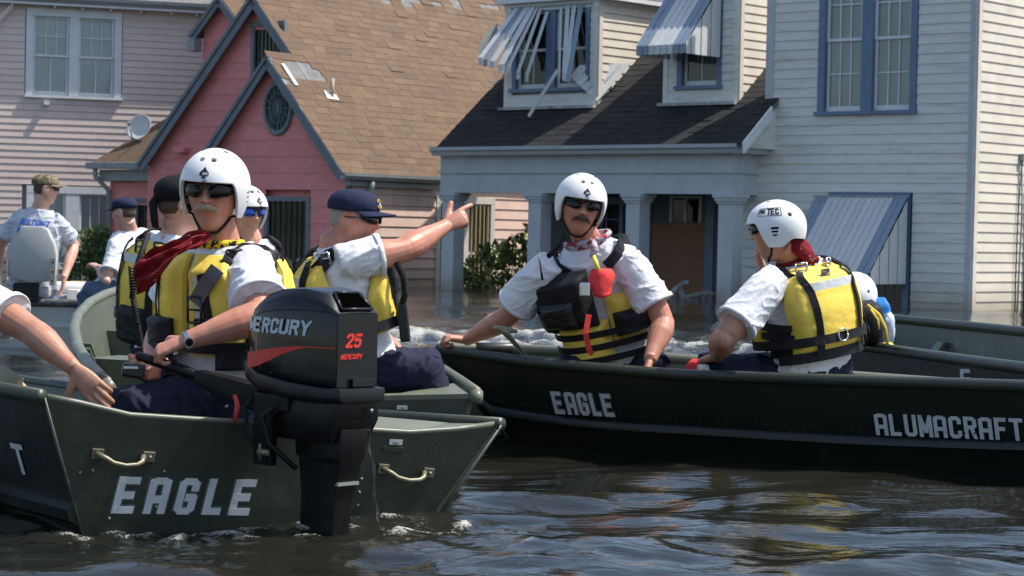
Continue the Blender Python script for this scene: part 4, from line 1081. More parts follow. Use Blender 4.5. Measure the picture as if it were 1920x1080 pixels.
def thwart(i, t, zt, wd):
    a, b = lerp(Pp[i], Pp[i + 1], t), lerp(Ps[i], Ps[i + 1], t); a = a.copy(); b = b.copy()
    ax = (b - a).normalized(); a += ax * .04; b -= ax * .04; a.z = b.z = zt
    fw = Vector((-ax.y, ax.x, 0)).normalized()
    mb = MB(); mb.prism([a, b, b + fw * wd, a + fw * wd], (0, 0, -.03)); s = part('bench', mb, M_OLIVEIN, mbt)
    mb = MB(); mb.prism([a - Vector((0, 0, .03)), b - Vector((0, 0, .03)), b - Vector((0, 0, .3)), a - Vector((0, 0, .3))], fw * .02); part('bench_front', mb, M_OLIVEIN, s)
thwart(1, .3, .28, .35); thwart(3, .4, .36, .35); thwart(5, .5, .46, .4)
mb = MB(); fl_ = [Vector((p.x, p.y, .0)) + v * .2 for p, v in zip(Pp, inP)]; fr_ = [Vector((p.x, p.y, .0)) + v * .2 for p, v in zip(Ps, inS)]
mb.loft([[a, b, b - Vector((0, 0, .03)), a - Vector((0, 0, .03))] for a, b in zip(fl_, fr_)]); part('floor', mb, M_OLIVEIN, mbt)
for i, t in ((2, .2), (2, .55), (2, .9), (3, .25), (3, .6)):
    p = lerp(Pp[i], Pp[i + 1], t); v = inP[i]; a = p + v * .05 - Vector((0, 0, .12)); b = p + v * .24 - Vector((0, 0, p.z - .04))
    mb = MB(); d = (Pp[i + 1] - Pp[i]).normalized(); mb.prism([a, a + d * .05, b + d * .05, b], v * .05); part('rib', mb, M_OLIVEIN, mbt)

# ---------------------------------------------------------------- long dark boat on the right
rb = thing('fishing_boat', W(1400, 850, 10.8), 'long dark green boat with a raised pointed bow, EAGLE and ALUMACRAFT on its side', 'boat')
st_ = [(822, 655, 12.0), (862, 659, 11.86), (920, 665, 11.7), (990, 671, 11.5), (1090, 680, 11.27), (1187, 688, 11.05), (1280, 695, 10.85), (1440, 701, 10.6), (1600, 706, 10.35), (1760, 711, 10.12), (1920, 716, 9.9), (2300, 727, 9.45)]
sk_ = [(826, 662), (872, 715), (930, 766), (1000, 781), (1090, 793), (1187, 801), (1280, 806), (1440, 816), (1600, 825), (1760, 831), (1920, 836), (2300, 846)]
st_ = [(x, y + min(9, max(0, (x - 822) * .05)), d) for x, y, d in st_]
G = [W(*p) for p in st_]
S_ = [W(sk_[i][0], sk_[i][1], st_[i][2] + min(.10, .03 + .02 * i)) for i in range(len(st_))]
S_[0] = W(826, 662, 12.0); S_[1] = W(866, 716, 11.95); S_[2] = W(922, 768, 11.8)
wl = []
for i, p in enumerate(st_):
    Yw = p[2] + .22
    px = (p[0], 905, 962, 1012, 1100, 1190, 1280, 1440, 1600, 1760, 1920, 2300)[i]
    wl.append(Vector(((px - 960) / F_PX * Yw, Yw, -.12)))
wl[0] = W(838, 684, 12.0); wl[1] = W(915, 790, 11.9); wl[2] = W(962, 832, 11.75)
outw = Vector((-.6, -.8, 0))
mb = MB(); rowsG = []
for g, s, w_ in zip(G, S_, wl):
    rowsG.append([g, lerp(g, s, .5) + outw * .012, lerp(g, s, .93), s + outw * .016 + Vector((0, 0, .008)), s + outw * .020 - Vector((0, 0, .018)), s - Vector((0, 0, .034)), lerp(s, w_, .55) + outw * .01, w_])
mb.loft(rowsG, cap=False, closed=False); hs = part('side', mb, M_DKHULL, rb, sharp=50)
fg = [(822, 655, 12.0), (845, 653, 12.3), (900, 653, 12.62), (985, 656, 12.5), (1074, 660, 12.3), (1250, 672, 12.1), (1440, 686, 12.0), (1605, 707, 11.9), (1830, 723, 11.5), (2300, 735, 10.8)]
FG = [W(*p) for p in fg]
mb = MB(); mb.loft([[p, p + Vector((.012, .016, 0)), p + Vector((-.10, -.13, -.55)), p + Vector((-.112, -.146, -.55))] for p in FG]); part('side', mb, M_OLIVEIN, rb, sharp=50)
mb = MB(); mb.loft([[lerp(g, s, .02) - outw * .02, lerp(g, w_, .8) - outw * .05, lerp(g, w_, .8) - outw * .06, lerp(g, s, .02) - outw * .035] for g, s, w_ in zip(G, S_, wl)]); part('liner', mb, M_OLIVEIN, rb)
mb = MB(); mb.tube([p + Vector((0, 0, .003)) for p in G], .028, 12); part('gunwale', mb, M_OLIVE, rb, smooth=True)
mb = MB(); mb.tube([p + Vector((0, 0, .003)) for p in FG[1:]], .028, 12); part('gunwale', mb, M_OLIVEL, rb, smooth=True)
mb = MB(); mb.tube([lerp(FG[1], FG[2], .8), lerp(FG[2], FG[3], .2), lerp(FG[2], FG[3], .75)], .034, 12); part('rail_sleeve', mb, M_DKHULL, rb, smooth=True)
mb = MB(); mb.tube([G[0] + Vector((-.01, 0, .0)), S_[1] + outw * .0 + Vector((-.012, 0, 0)), S_[2] + Vector((-.012, 0, -.0)), wl[2] + Vector((-.01, 0, 0))], .014, 8); part('stem', mb, M_DKHULL, rb, smooth=True)
mb = MB(); mb.prism([G[0] + Vector((.05, .02, -.03)), G[3] - outw * .05 - Vector((0, 0, .035)), FG[3] + outw * .05 - Vector((0, 0, .03)), FG[1] - Vector((0, 0, .03))], (0, 0, -.02)); part('bow_deck', mb, M_OLIVEL, rb)
mb = MB(); mb.loft([[Vector((g.x, g.y, .02)) - outw * .2, Vector((f.x, f.y, .02)) + outw * .2, Vector((f.x, f.y, -.02)) + outw * .2, Vector((g.x, g.y, -.02)) - outw * .2] for g, f in ((G[2], FG[3]), (G[5], FG[5]), (G[8], FG[7]), (G[11], FG[9]))]); part('floor', mb, M_OLIVEIN, rb)
for gi, fi in ((5, 5), (7, 6), (9, 8)):
    a, b = G[gi] - outw * .22, FG[fi] + outw * .2; a = Vector((a.x, a.y, .24)); b = Vector((b.x, b.y, .22)); d = Vector((.8, -.6, 0)) * .32
    mb = MB(); mb.prism([a, a + d, b + d, b], (0, 0, -.04)); part('bench', mb, M_OLIVEIN, rb)
# lettering on the curved side: measured between gunwale and strake rows
def side_fn(px0, py0, px1, py1, Yg0, Yg1, h, shear=0):
    """letters run from photo point 0 to 1 along the side plane between stations"""
    i0 = max(i for i in range(len(st_)) if st_[i][0] <= px0); i1 = min(i for i in range(len(st_)) if st_[i][0] >= px1)
    n = (G[i1] - G[i0]).cross(S_[i0] - G[i0]).normalized(); n = n if n.y < 0 else -n
    p0 = G[i0]
    A, B = WP(px0, py0, p0, n), WP(px1, py1, p0, n)
    ax = (B - A).normalized(); uu = n.cross(ax); uu = uu if uu.z > 0 else -uu
    return (lambda u, v, o: A + ax * (u + shear * v) + uu * v + n * (.022 + o)), (B - A).length
fn, ln = side_fn(1050, 773, 1160, 779, 0, 0, .1, -.06)
def fit(text, fn, ln, h, **kw):
    g = h / 6; sq = kw.pop('squeeze', 1.0); gap = kw.get('gap', 1.15)
    tot = sum((4.0 * sq + gap) for _ in text) - gap
    kw['squeeze'] = max(.3, ((ln / g) + gap) / len(text) / 4.0 - gap / 4.0)
    return lettering(text, fn, h, **kw)
part('lettering', fit('EAGLE', fn, ln, .122, stroke=1.1, gap=1.1), M_STENCIL, hs, label='faded EAGLE stencil')
_f = fn
part('overspray', fit('EAGLE', lambda u, v, o: _f(u, v, o - .003), ln, .122, stroke=1.9, gap=1.1, thick=.0006), M_SPRAY, hs)
rv = MB()
for i in range(2, len(G) - 1):
    for k in range(9):
        t = k / 9; g_, s_ = lerp(G[i], G[i + 1], t), lerp(S_[i], S_[i + 1], t)
        rv.ellipsoid(lerp(g_, s_, .80) + outw * .014, (.006, .006, .006), nu=6, nv=4)
part('rivet', rv, M_DKHULL, hs, smooth=True, kind='stuff')
fn, ln = side_fn(1648, 812, 1924, 823, 0, 0, .1)
part('lettering', fit('ALUMACRAFT', fn, ln, .108, stroke=1.05, gap=.75), M_STENCIL, hs, label='ALUMACRAFT in pale block letters')
# small clear puddle-plate on the hull near the waterline
mb = MB(); c = W(1622, 872, 10.5); mb.prism([c + Vector((-.05, -.03, -.02)), c + Vector((.055, -.06, -.02)), c + Vector((.04, -.05, .015)), c + Vector((-.035, -.03, .015))], (0, .08, 0)); part('transducer', mb, M_STENCIL, rb)

# ---------------------------------------------------------------- boat beyond it on the right edge
db = thing('jon_boat', W(1850, 760, 12.5), 'dark olive boat with ribbed inside, at the right edge behind the long boat', 'boat')
ng = [W(*p) for p in ((1500, 628, 14.4), (1600, 646, 13.6), (1700, 660, 12.9), (1800, 674, 12.2), (1920, 690, 11.45), (2200, 735, 10.0))]
fg2 = [W(*p) for p in ((1560, 586, 16.0), (1670, 597, 15.3), (1760, 606, 14.7), (1850, 615, 14.1), (1920, 622, 13.65), (2200, 655, 12.2))]
iw = Vector((.75, .66, 0)).normalized()
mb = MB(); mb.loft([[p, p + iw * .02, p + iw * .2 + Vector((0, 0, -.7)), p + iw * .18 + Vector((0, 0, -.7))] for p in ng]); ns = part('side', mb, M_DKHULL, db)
mb = MB(); mb.loft([[p, p + iw * .02, p - iw * .16 + Vector((0, 0, -.75)), p - iw * .18 + Vector((0, 0, -.75))] for p in fg2]); part('side', mb, M_OLIVEIN, db)
mb = MB(); mb.tube(ng, .032, 12); part('gunwale', mb, M_OLIVE, db, smooth=True)
mb = MB(); mb.tube(fg2, .032, 12); part('gunwale', mb, M_OLIVE, db, smooth=True)
mb = MB(); mb.loft([[Vector((a.x, a.y, .05)) + iw * .1, Vector((b.x, b.y, .05)) - iw * .1, Vector((b.x, b.y, .0)) - iw * .1, Vector((a.x, a.y, .0)) + iw * .1] for a, b in zip(ng, fg2)]); part('floor', mb, M_OLIVEIN, db)
mb = MB(); mb.prism([ng[0], fg2[0], fg2[0] - Vector((0, 0, .7)), ng[0] - Vector((0, 0, .7))], Vector((.02, -.02, 0))); part('transom', mb, M_OLIVE, db)
for x0, y0, x1, y1 in ((1768, 640, 1752, 668), (1868, 652, 1850, 682), (1955, 662, 1938, 692)):
    pl = WP(x0, y0, fg2[2] - iw * .05, iw); pb = WP(x1, y1 + 12, fg2[2] - iw * .12, iw)
    d = (fg2[3] - fg2[2]).normalized(); mb = MB()
    mb.prism([pl - iw * .02, pl + d * .10 - iw * .02, pb + d * .10 - iw * .08, pb - iw * .08], iw * -.05); part('rib', mb, M_OLIVEL, db, bevel=.008)
mb = MB(); a = W(1655, 652, 13.9); a.z = .28; b = a + iw * 1.3; mb.prism([a, a + Vector((.26, -.22, 0)), b + Vector((.26, -.22, 0)), b], (0, 0, -.04)); part('bench', mb, M_OLIVEL, db)
nn = Vector((-.66, -.75, 0)).normalized()
A, B = WP(1808, 731, ng[3] + nn * .01, -iw), WP(1925, 731, ng[3] + nn * .01, -iw); ax = (B - A).normalized()
part('lettering', lettering('EAGLE', lambda u, v, o: A + ax * u + Vector((0, 0, v)) - iw * (.025 + o) - iw * -.10 * 0 + Vector((0, 0, 0)), .115, stroke=1.2, gap=1.3), M_STENCIL, ns)

# ---------------------------------------------------------------- white boat at the far left
wb_ = thing('white_boat', W(100, 640, 19.0), 'dirty white flat boat with a swivel seat, behind the olive bow on the left', 'boat')
M_WBOAT = material('dirty_white_boat', (.52, .53, .50), .5, .1, 3, col2=(.30, .30, .27), c2lo=.55, c2hi=.8, c2scale=3)
M_DKRAIL = material('black_rub_rail', (.08, .08, .08), .6, .2, 6, col2=(.35, .35, .33), c2lo=.5, c2hi=.65, c2scale=9)
wn_ = [W(-330, 566, 19.5), W(0, 566, 19.2), W(100, 568, 19.0), W(180, 570, 18.9), W(330, 573, 18.6), W(450, 560, 18.9)]
wf_ = [p + Vector((.25, 1.5, .02)) for p in wn_[:-1]] + [wn_[-1] + Vector((-.1, .5, .02))]
mb = MB(); mb.loft([[p, lerp(p, Vector((p.x, p.y + .12, -.2)), .5), Vector((p.x, p.y + .14, -.2)), Vector((p.x, p.y + .18, -.2)), p + Vector((0, .03, 0))] for p in wn_]); part('side', mb, M_WBOAT, wb_)
mb = MB(); mb.loft([[p, Vector((p.x, p.y - .12, -.2)), Vector((p.x, p.y - .09, -.2)), p + Vector((0, .03, 0))] for p in wf_]); part('side', mb, M_WBOAT, wb_)
mb = MB(); mb.tube(wn_, .035, 8); part('rub_rail', mb, M_DKRAIL, wb_, smooth=True)
mb = MB(); mb.tube(wf_, .03, 8); part('rub_rail', mb, M_WBOAT, wb_, smooth=True)
mb = MB(); mb.loft([[Vector((a.x, a.y + .03, .24)), Vector((b.x, b.y, .24)), Vector((b.x, b.y, .2)), Vector((a.x, a.y + .03, .2))] for a, b in zip(wn_, wf_)]); part('deck', mb, M_WBOAT, wb_)
# things on its deck
M_WPLAS = material('white_plastic', (.72, .72, .68), .45, .06, 5)
c0, c1 = W(48, 548, 19.7), W(178, 550, 19.6)
mb = MB(); x_ = (c1 - c0).normalized(); mb.tube([lerp(c0, c1, t) + Vector((0, 0, .02)) for t in (0, .06, .5, .94, 1)], [.05, .075, .08, .08, .075], 12); whole('foam_float', mb, M_WPLAS, lerp(c0, c1, .5) - Vector((0, 0, .07)), 'long rounded white float lying on the white boat deck', 'float', smooth=True)
c = W(74, 558, 19.45); mb = MB(); mb.prism([c + Vector((-.26, -.12, -.04)), c + Vector((.26, -.12, -.04)), c + Vector((.22, .15, -.04)), c + Vector((-.24, .15, -.04))], (0, 0, .07)); whole('tray', mb, material('blue_grey_tray', (.27, .31, .36), .5, .15, 6), c - Vector((0, 0, .04)), 'flat blue-grey tray on the white boat deck', 'tray', bevel=.015)
c = W(138, 553, 19.35); mb = MB(); mb.box(c, (.10, .1, .10)); ck = thing('snack_box', c - Vector((0, 0, .05)), 'small white and red box beside the float on the white boat', 'box'); part('carton', mb, M_WPLAS, ck, bevel=.01)
mb = MB(); mb.box(c + Vector((-.02, 0, -.055)), (.2, .12, .02)); part('lid', mb, material('red_plastic', (.45, .06, .06), .5, .1, 5), ck)
c = W(146, 533, 20.0); mb = MB(); mb.box(c, (.14, .08, .06)); mb.box(c + Vector((-.09, 0, .005)), (.05, .05, .04)); whole('cordless_tool', mb, material('yellow_black_tool', (.45, .28, .03), .5, .1, 5, col2=(.03, .03, .03), c2lo=.5, c2hi=.52, c2scale=14), c - Vector((0, 0, .03)), 'small yellow and black tool behind the float', 'tool', bevel=.01)
# swivel seat
se = thing('boat_seat', W(60, 560, 19.8), 'grey-white moulded swivel seat with the camouflage-cap man in it', 'seat')
M_SEAT = material('grey_seat_shell', (.40, .41, .40), .55, .08, 6, col2=(.28, .28, .27), c2lo=.55, c2hi=.75, c2scale=5)
sp = [(8, 490), (14, 465), (36, 432), (42, 424), (80, 424), (90, 430), (103, 458), (107, 480), (105, 515), (98, 527), (60, 531), (22, 522), (9, 512)]
pf = [W(x, y, 19.0) for x, y in sp]; cpf = sum(pf, Vector()) / len(pf)
mb = MB(); mb.loft([[lerp(cpf, p, .90) + Vector((0, -.035, 0)) for p in pf], [lerp(cpf, p, .985) + Vector((0, -.025, 0)) for p in pf], [p for p in pf], [p + Vector((0, .05, 0)) for p in pf], [lerp(cpf, p, .9) + Vector((0, .06, 0)) for p in pf]]); part('backrest', mb, M_SEAT, se, sharp=40)
M_TAN = material('tan_bracket', (.45, .40, .30), .5, .1, 6)
for x in (10, 100):
    mb = MB(); a = W(x, 484, 18.95); b = W(x - 2, 535, 18.95); mb.ribbon([a, b], [Vector((0, -1, 0))] * 2, .045, .012); br = part('hinge_bracket', mb, M_TAN, se)
    for t in (.15, .5, .85): 
        mb = MB(); mb.ellipsoid(lerp(a, b, t) - Vector((0, .014, 0)), (.009, .006, .009), nu=8, nv=4); part('bolt', mb, M_DARK, br)
mb = MB(); c = W(57, 545, 19.25); mb.box(c, (.42, .45, .09)); part('seat_base', mb, M_SEAT, se, bevel=.03)
mb = MB(); c = W(52, 548, 19.1); mb.box(c, (.22, .2, .16)); part('pedestal', mb, M_DARK, se, bevel=.02)

# ================================================================== outboard motor
MF = Vector((-.72, .694, 0)).normalized(); MSD = Vector((-MF.y, MF.x, 0))   # forward; port side normal (towards us, left)
MSD = Vector((-.694, -.72, 0)).normalized()
E0 = W(630, 727, 7.80)
mo = thing('outboard_motor', W(600, 1000, 7.95), 'black outboard motor with red stripe and 25 on its cowl, clamped to the near transom', 'outboard motor')
M_COWL = material('black_cowl_gloss', (.004, .0045, .005), .14, .2, 4, spec=.35, coat=.1)
M_COWL2 = material('charcoal_lid', (.009, .011, .015), .3, .12, 5, spec=.35)
M_BLK = material('black_rubber', (.005, .005, .0055), .45, .25, 9, spec=.25, bump=.1, bscale=40)
M_RED = material('red_decal', (.62, .035, .025), .4, .05, 5)
M_SILV = material('silver_decal', (.52, .57, .60), .35, .06, 6)
hwR = .095
CL = E0 - MSD * hwR      # centre line at rear, bottom
def MP(f, s, z): return CL + MF * f + MSD * s + Vector((0, 0, z))
def hw(f): return hwR + .062 * math.sin(min(max(f / .30, 0), 1) * math.pi / 2) - .042 * max(0, (f - .33) / .13) ** 2
stat = [(0.0, .0, .258, .262), (.03, .0, .262, .294), (.074, .005, .266, .332), (.16, .012, .268, .345), (.265, .024, .262, .340), (.34, .034, .25, .322), (.40, .045, .228, .290), (.44, .055, .19, .235), (.462, .065, .13, .16)]
low, lid = [], []
for f, zb, zs, ztp in stat:
    w = hw(f)
    low.append([MP(f, w * .97, zb), MP(f, w, zb + .03), MP(f, w, zs), MP(f, -w, zs), MP(f, -w, zb + .03), MP(f, -w * .97, zb)])
    lid.append([MP(f, w + .001, zs), MP(f, w * .93, zs + (ztp - zs) * .55), MP(f, w * .74, ztp - .004), MP(f, w * .4, ztp), MP(f, -w * .4, ztp), MP(f, -w * .74, ztp - .004), MP(f, -w * .93, zs + (ztp - zs) * .55), MP(f, -w - .001, zs)])
mb = MB(); mb.loft(low); cw = part('cowl', mb, M_COWL, mo, bevel=.006, sharp=38)
mb = MB(); mb.loft(lid); ld = part('lid', mb, M_COWL2, mo, bevel=.004, sharp=35)
# rear panel and air intake
mb = MB(); mb.prism([MP(-.004, hwR * .98, .0), MP(-.004, -hwR * .98, .0), MP(-.004, -hwR * .98, .255), MP(-.004, hwR * .98, .255)], MF * .01); rp = part('rear_panel', mb, material('rear_panel_black', (.008, .009, .011), .28, .12, 5, spec=.3), mo)
sl = (MP(.074, 0, .332) - MP(0, 0, .262)); sn = MSD.cross(sl).normalized(); sn = sn if sn.z > 0 else -sn
mb = MB(); q = [MP(.006, .072, .270), MP(.006, -.072, .270), MP(.066, -.056, .326), MP(.066, .056, .326)]
mb.prism([p + sn * .004 for p in q], sn * -.002); it = part('air_intake', mb, material('intake_shade_black', (.001, .001, .001), 1.0, .1, 4, spec=0.0), mo)  # flat black plate; the opening's inner shade is put into its colour
mb = MB()
for a, b in zip(q, q[1:] + q[:1]): mb.tube([a + sn * .004, b + sn * .004], .006, 6)
part('rim', mb, M_COWL2, it, smooth=True)
mb = MB(); mb.box(MP(-.012, -.02, .014), (.02, .11, .03), MF, MSD, (0, 0, 1)); part('latch', mb, M_COWL, mo, bevel=.004)
def sidefn(f0, z0, sh=0):
    def fn(u, v, o):
        f = f0 - u; z = z0 + v
        return MP(f, hw(f) + .0015 + o, z + (f0 - .0) * 0)
    return fn
part('lettering', lettering('MERCURY', lambda u, v, o: MP(.425 - u, hw(.425 - u) + .0012 + o, .182 + v - u * .02), .054, stroke=1.35, gap=.6, shear=.22, squeeze=1.13), M_SILV, cw, label='silver MERCURY lettering')
def rear_fn(s0, z0): return lambda u, v, o: MP(-.0045 - o, s0 - u, z0 + v)
part('lettering', lettering('25', rear_fn(.062, .138), .05, stroke=1.45, gap=.6, shear=.25), M_RED, rp, label='red number 25')
part('lettering', lettering('MERCURY', rear_fn(.083, .098), .0185, stroke=1.4, gap=.5, shear=.3, squeeze=1.05), M_RED, rp, label='red MERCURY lettering')
mb = MB(); n = 22; rows_ = []
for k in range(n + 1):
    f = .455 - .45 * k / n; t = k / n
    zc = .075 + .062 * sstep(0, .8, t); hw_ = .026 * (1 - sstep(.15, .8, t)) + .0022
    rows_.append([MP(f, hw(f) + .0012, zc - hw_), MP(f, hw(f) + .0012, zc + hw_), MP(f, hw(f) + .0022, zc + hw_), MP(f, hw(f) + .0022, zc - hw_)])
mb.loft(rows_); part('stripe', mb, M_RED, cw, label='red swoosh stripe')
# tray under the cowl, mid section, leg
pan = []
for f, zb, zt in ((-.035, -.055, -.004), (.05, -.06, -.002), (.2, -.05, .012), (.35, -.03, .035), (.49, .0, .072)):
    w = hw(max(f, 0)) + .012; pan.append([MP(f, w * .9, zb), MP(f, w, zb + .015), MP(f, w, zt), MP(f, -w, zt), MP(f, -w, zb + .015), MP(f, -w * .9, zb)])
mb = MB(); mb.loft(pan); part('tray', mb, material('tray_charcoal', (.008, .009, .011), .35, .15, 6, spec=.3), mo, bevel=.008, sharp=40)
def leg(rows, name, mat, **kw):
    mb = MB(); mb.loft([[MP(f0, w, z), MP((f0 + f1) / 2, w * 1.12, z), MP(f1, w * .7, z), MP(f1, -w * .7, z), MP((f0 + f1) / 2, -w * 1.12, z), MP(f0, -w, z)] for z, f0, f1, w in rows]); return part(name, mb, mat, mo, **kw)
leg([(-.05, -.01, .44, .10), (-.12, .0, .42, .11), (-.20, .03, .40, .09)], 'lower_cowl', M_BLK, bevel=.008, sharp=40)
leg([(-.15, .0, .28, .066), (-.26, .015, .27, .060), (-.27, .02, .26, .052), (-.40, .05, .25, .048), (-.54, .07, .26, .040), (-.74, .07, .27, .032)], 'leg', M_BLK, bevel=.006, sharp=40)
mb = MB(); mb.box(MP(.045, 0, -.345), (.03, .10, .012), MF, MSD, (0, 0, 1)); part('bracket_clip', mb, M_RIVET, mo)
mb = MB(); mb.ellipsoid(MP(-.02, -.055, -.085), (.008, .008, .008), nu=8, nv=6); part('bolt', mb, M_RIVET, mo, smooth=True)
mb = MB()
for s in (.11, -.11):
    mb.box(MP(.36, s, -.17), (.10, .03, .26), MF, MSD, (0, 0, 1)); mb.box(MP(.30, s, -.07), (.16, .03, .06), MF, MSD, (0, 0, 1))
mb.tube([MP(.30, .13, -.1), MP(.30, -.13, -.1)], .02, 10); part('clamp_bracket', mb, M_BLK, mo, bevel=.005)
mb = MB(); mb.tube([MP(.30, .14, -.25), MP(.34, .16, -.25)], .012, 8); mb.tube([MP(.34, .15, -.28), MP(.34, .15, -.22)], .006, 6); part('clamp_screw', mb, M_BARE, mo, smooth=True)
mb = MB(); mb.tube([MP(.26, .11, -.06), MP(.33, .15, -.12), MP(.30, .14, -.22), MP(.2, .1, -.3)], .010, 8); mb.tube([MP(.42, .08, -.03), MP(.47, .12, -.1), MP(.44, .12, -.2), MP(.36, .1, -.28)], .009, 8); part('hose', mb, M_BLK, mo, smooth=True)
# tiller arm with its grip
h0 = W(455, 735, 8.25); h1 = W(372, 706, 8.30); h2 = W(330, 690, 8.32); h3 = W(262, 668, 8.36)
mb = MB(); mb.loft([[p + u_ * a + Vector((0, 0, b)) for a, b in ((-w, -hh), (w, -hh), (w, hh), (-w, hh))] for p, w, hh, u_ in ((h0 + (h0 - h1) * .6, .04, .05, MSD), (h0, .038, .045, MSD), (lerp(h0, h1, .6), .03, .034, MSD), (h1, .024, .026, MSD))]); ti = part('tiller_arm', mb, M_BLK, mo, bevel=.006, sharp=40)
mb = MB(); mb.tube([h1, lerp(h1, h2, .5), h2, lerp(h2, h3, .5), h3], [.02, .024, .021, .019, .018], 14, round_ends=True); part('grip', mb, M_BLK, ti, smooth=True)
mb = MB(); mb.tube([W(440, 742, 8.15), W(446, 760, 8.12), W(440, 790, 8.1)], [.008, .01, .008], 8); part('red_cable', mb, M_RED, mo, smooth=True)
# cooling-water jet
j0 = W(686, 778, 7.95)
pts = []
for k in range(16):
    t = k / 15; pts.append(W(686 + 22 * t ** .7 + 2 * math.sin(k), 778 + 200 * t, 7.93))
m_, nt_, b_ = _nodes('clear_water'); b_.inputs['Transmission Weight'].default_value = 1.0; b_.inputs['IOR'].default_value = 1.33; b_.inputs['Roughness'].default_value = .02
mb = MB(); mb.tube(pts, [.004 + .0022 * math.sin(k * 1.9) for k in range(16)], 7); part('cooling_water_jet', mb, m_, mo, smooth=True)
# ================================================================== people: tools
def skin_material(name, col):
    m = material(name, col, .46, .16, 16.0, bump=.12, bscale=220, col2=(col[0] * 1.12, col[1] * .78, col[2] * .72), c2lo=.5, c2hi=.75, c2scale=9, bdist=.003)
    b = m.node_tree.nodes['Principled BSDF']
    b.inputs['Subsurface Weight'].default_value = .12; b.inputs['Subsurface Radius'].default_value = (.012, .005, .003); b.inputs['Subsurface Scale'].default_value = .6
    return m
M_SKIN = skin_material('sunburnt_skin', (.50, .225, .150)); M_SKIN2 = skin_material('tanned_skin', (.44, .22, .14)); M_SKIN3 = skin_material('fair_skin', (.56, .32, .235))
def cloth(name, col, rough=.85, var=.06, bump=.45, **kw): return material(name, col, rough, var, 9.0, bump=bump, bscale=26, spec=.2, bdist=.012, **kw)
M_SHIRT = cloth('white_cotton', (.70, .71, .74)); M_GREYT = cloth('heather_grey_cotton', (.46, .49, .54), var=.10)
M_NAVY = cloth('navy_trousers', (.019, .022, .045), var=.12, bump=.4); M_JEAN = cloth('blue_denim', (.10, .15, .23), var=.2)
M_YEL = cloth('yellow_nylon', (.82, .60, .10), rough=.6, var=.07, bump=.35, col2=(.62, .42, .05), c2lo=.58, c2hi=.8, c2scale=6)
M_WEB = cloth('black_webbing', (.014, .014, .016), rough=.6, var=.25, bump=.3); M_REFL = cloth('reflective_tape', (.62, .64, .64), rough=.4)
M_REDC = cloth('red_bandana', (.17, .009, .013), var=.25, bump=.4, col2=(.50, .34, .34), c2lo=.64, c2hi=.67, c2scale=24)
M_REDF = cloth('red_pouch', (.75, .06, .055), var=.1)
M_FLAG = cloth('patterned_bandana', (.30, .04, .05), col2=(.42, .42, .46), c2lo=.48, c2hi=.5, c2scale=22)
M_HELM = material('white_helmet_shell', (.74, .75, .75), .32, .04, 6, col2=(.60, .60, .58), c2lo=.62, c2hi=.8, c2scale=8)
M_BLACKP = material('black_plastic', (.012, .012, .013), .35, .15, 8); M_LENS = material('sunglass_lens', (.002, .002, .0025), .07, .1, 4, spec=.3)
M_LENSB = material('blue_mirror_lens', (.03, .09, .42), .08, .1, 4, metal=.7)
M_STEEL = material('steel', (.55, .56, .57), .25, .08, 12, metal=1.0)
M_NAVYCAP = cloth('navy_cap', (.018, .024, .055)); M_BLKCAP = cloth('black_cloth', (.010, .010, .012))
M_CAMO = cloth('camouflage_cloth', (.24, .19, .12), col2=(.09, .075, .04), c2lo=.48, c2hi=.54, c2scale=26)
M_GREYH = material('grey_hair', (.30, .26, .21), .7, .25, 40); M_BRNH = material('brown_hair', (.07, .04, .025), .7, .25, 40); M_BLOND = material('sandy_moustache', (.46, .34, .22), .7, .2, 60); M_DKM = material('dark_moustache', (.11, .075, .05), .7, .25, 60)
M_ORANGE = cloth('orange_plastic', (.75, .08, .04))
def interp(tab, h):
    for (h0, a), (h1, b) in zip(tab[:-1], tab[1:]):
        if h <= h1: t = (h - h0) / (h1 - h0); t = max(0, min(1, t)); return a + (b - a) * (t * t * (3 - 2 * t) * .5 + t * .5)
    return tab[-1][1]
WX = [(0, .172), (.15, .178), (.35, .168), (.6, .188), (.8, .196), (.88, .185), (.94, .13), (1, .068)]
WY = [(0, .125), (.15, .132), (.35, .132), (.6, .135), (.8, .120), (.88, .100), (.94, .080), (1, .066)]
class Torso:
    def __init__(s, pel, neck, fwd, bulk=1.0, bend=0.03):
        s.p, s.n = Vector(pel), Vector(neck); s.up = (s.n - s.p).normalized()
        f = Vector(fwd); s.f = (f - s.up * f.dot(s.up)).normalized(); s.l = s.up.cross(s.f).normalized()   # l: person's left
        s.b = bulk; s.bend = bend
    def c(s, h): return lerp(s.p, s.n, h) - s.f * (s.bend * math.sin(math.pi * h))
    def pt(s, h, ang, off=0.0):
        a = math.radians(ang); ca, sa = math.cos(a), math.sin(a)
        k = (abs(ca) ** 2.5 + abs(sa) ** 2.5) ** (-1 / 2.5)
        return s.c(h) + s.l * (sa * k * (interp(WX, h) * s.b + off)) + s.f * (ca * k * (interp(WY, h) * s.b + off))
    def nrm(s, h, ang):
        return (s.pt(h, ang, .05) - s.pt(h, ang, 0)).normalized()
    def rings(s, off, h0=0, h1=1, n=28, m=16):
        return [[s.pt(h0 + (h1 - h0) * i / m, 360 * k / n, off) for k in range(n)] for i in range(m + 1)]
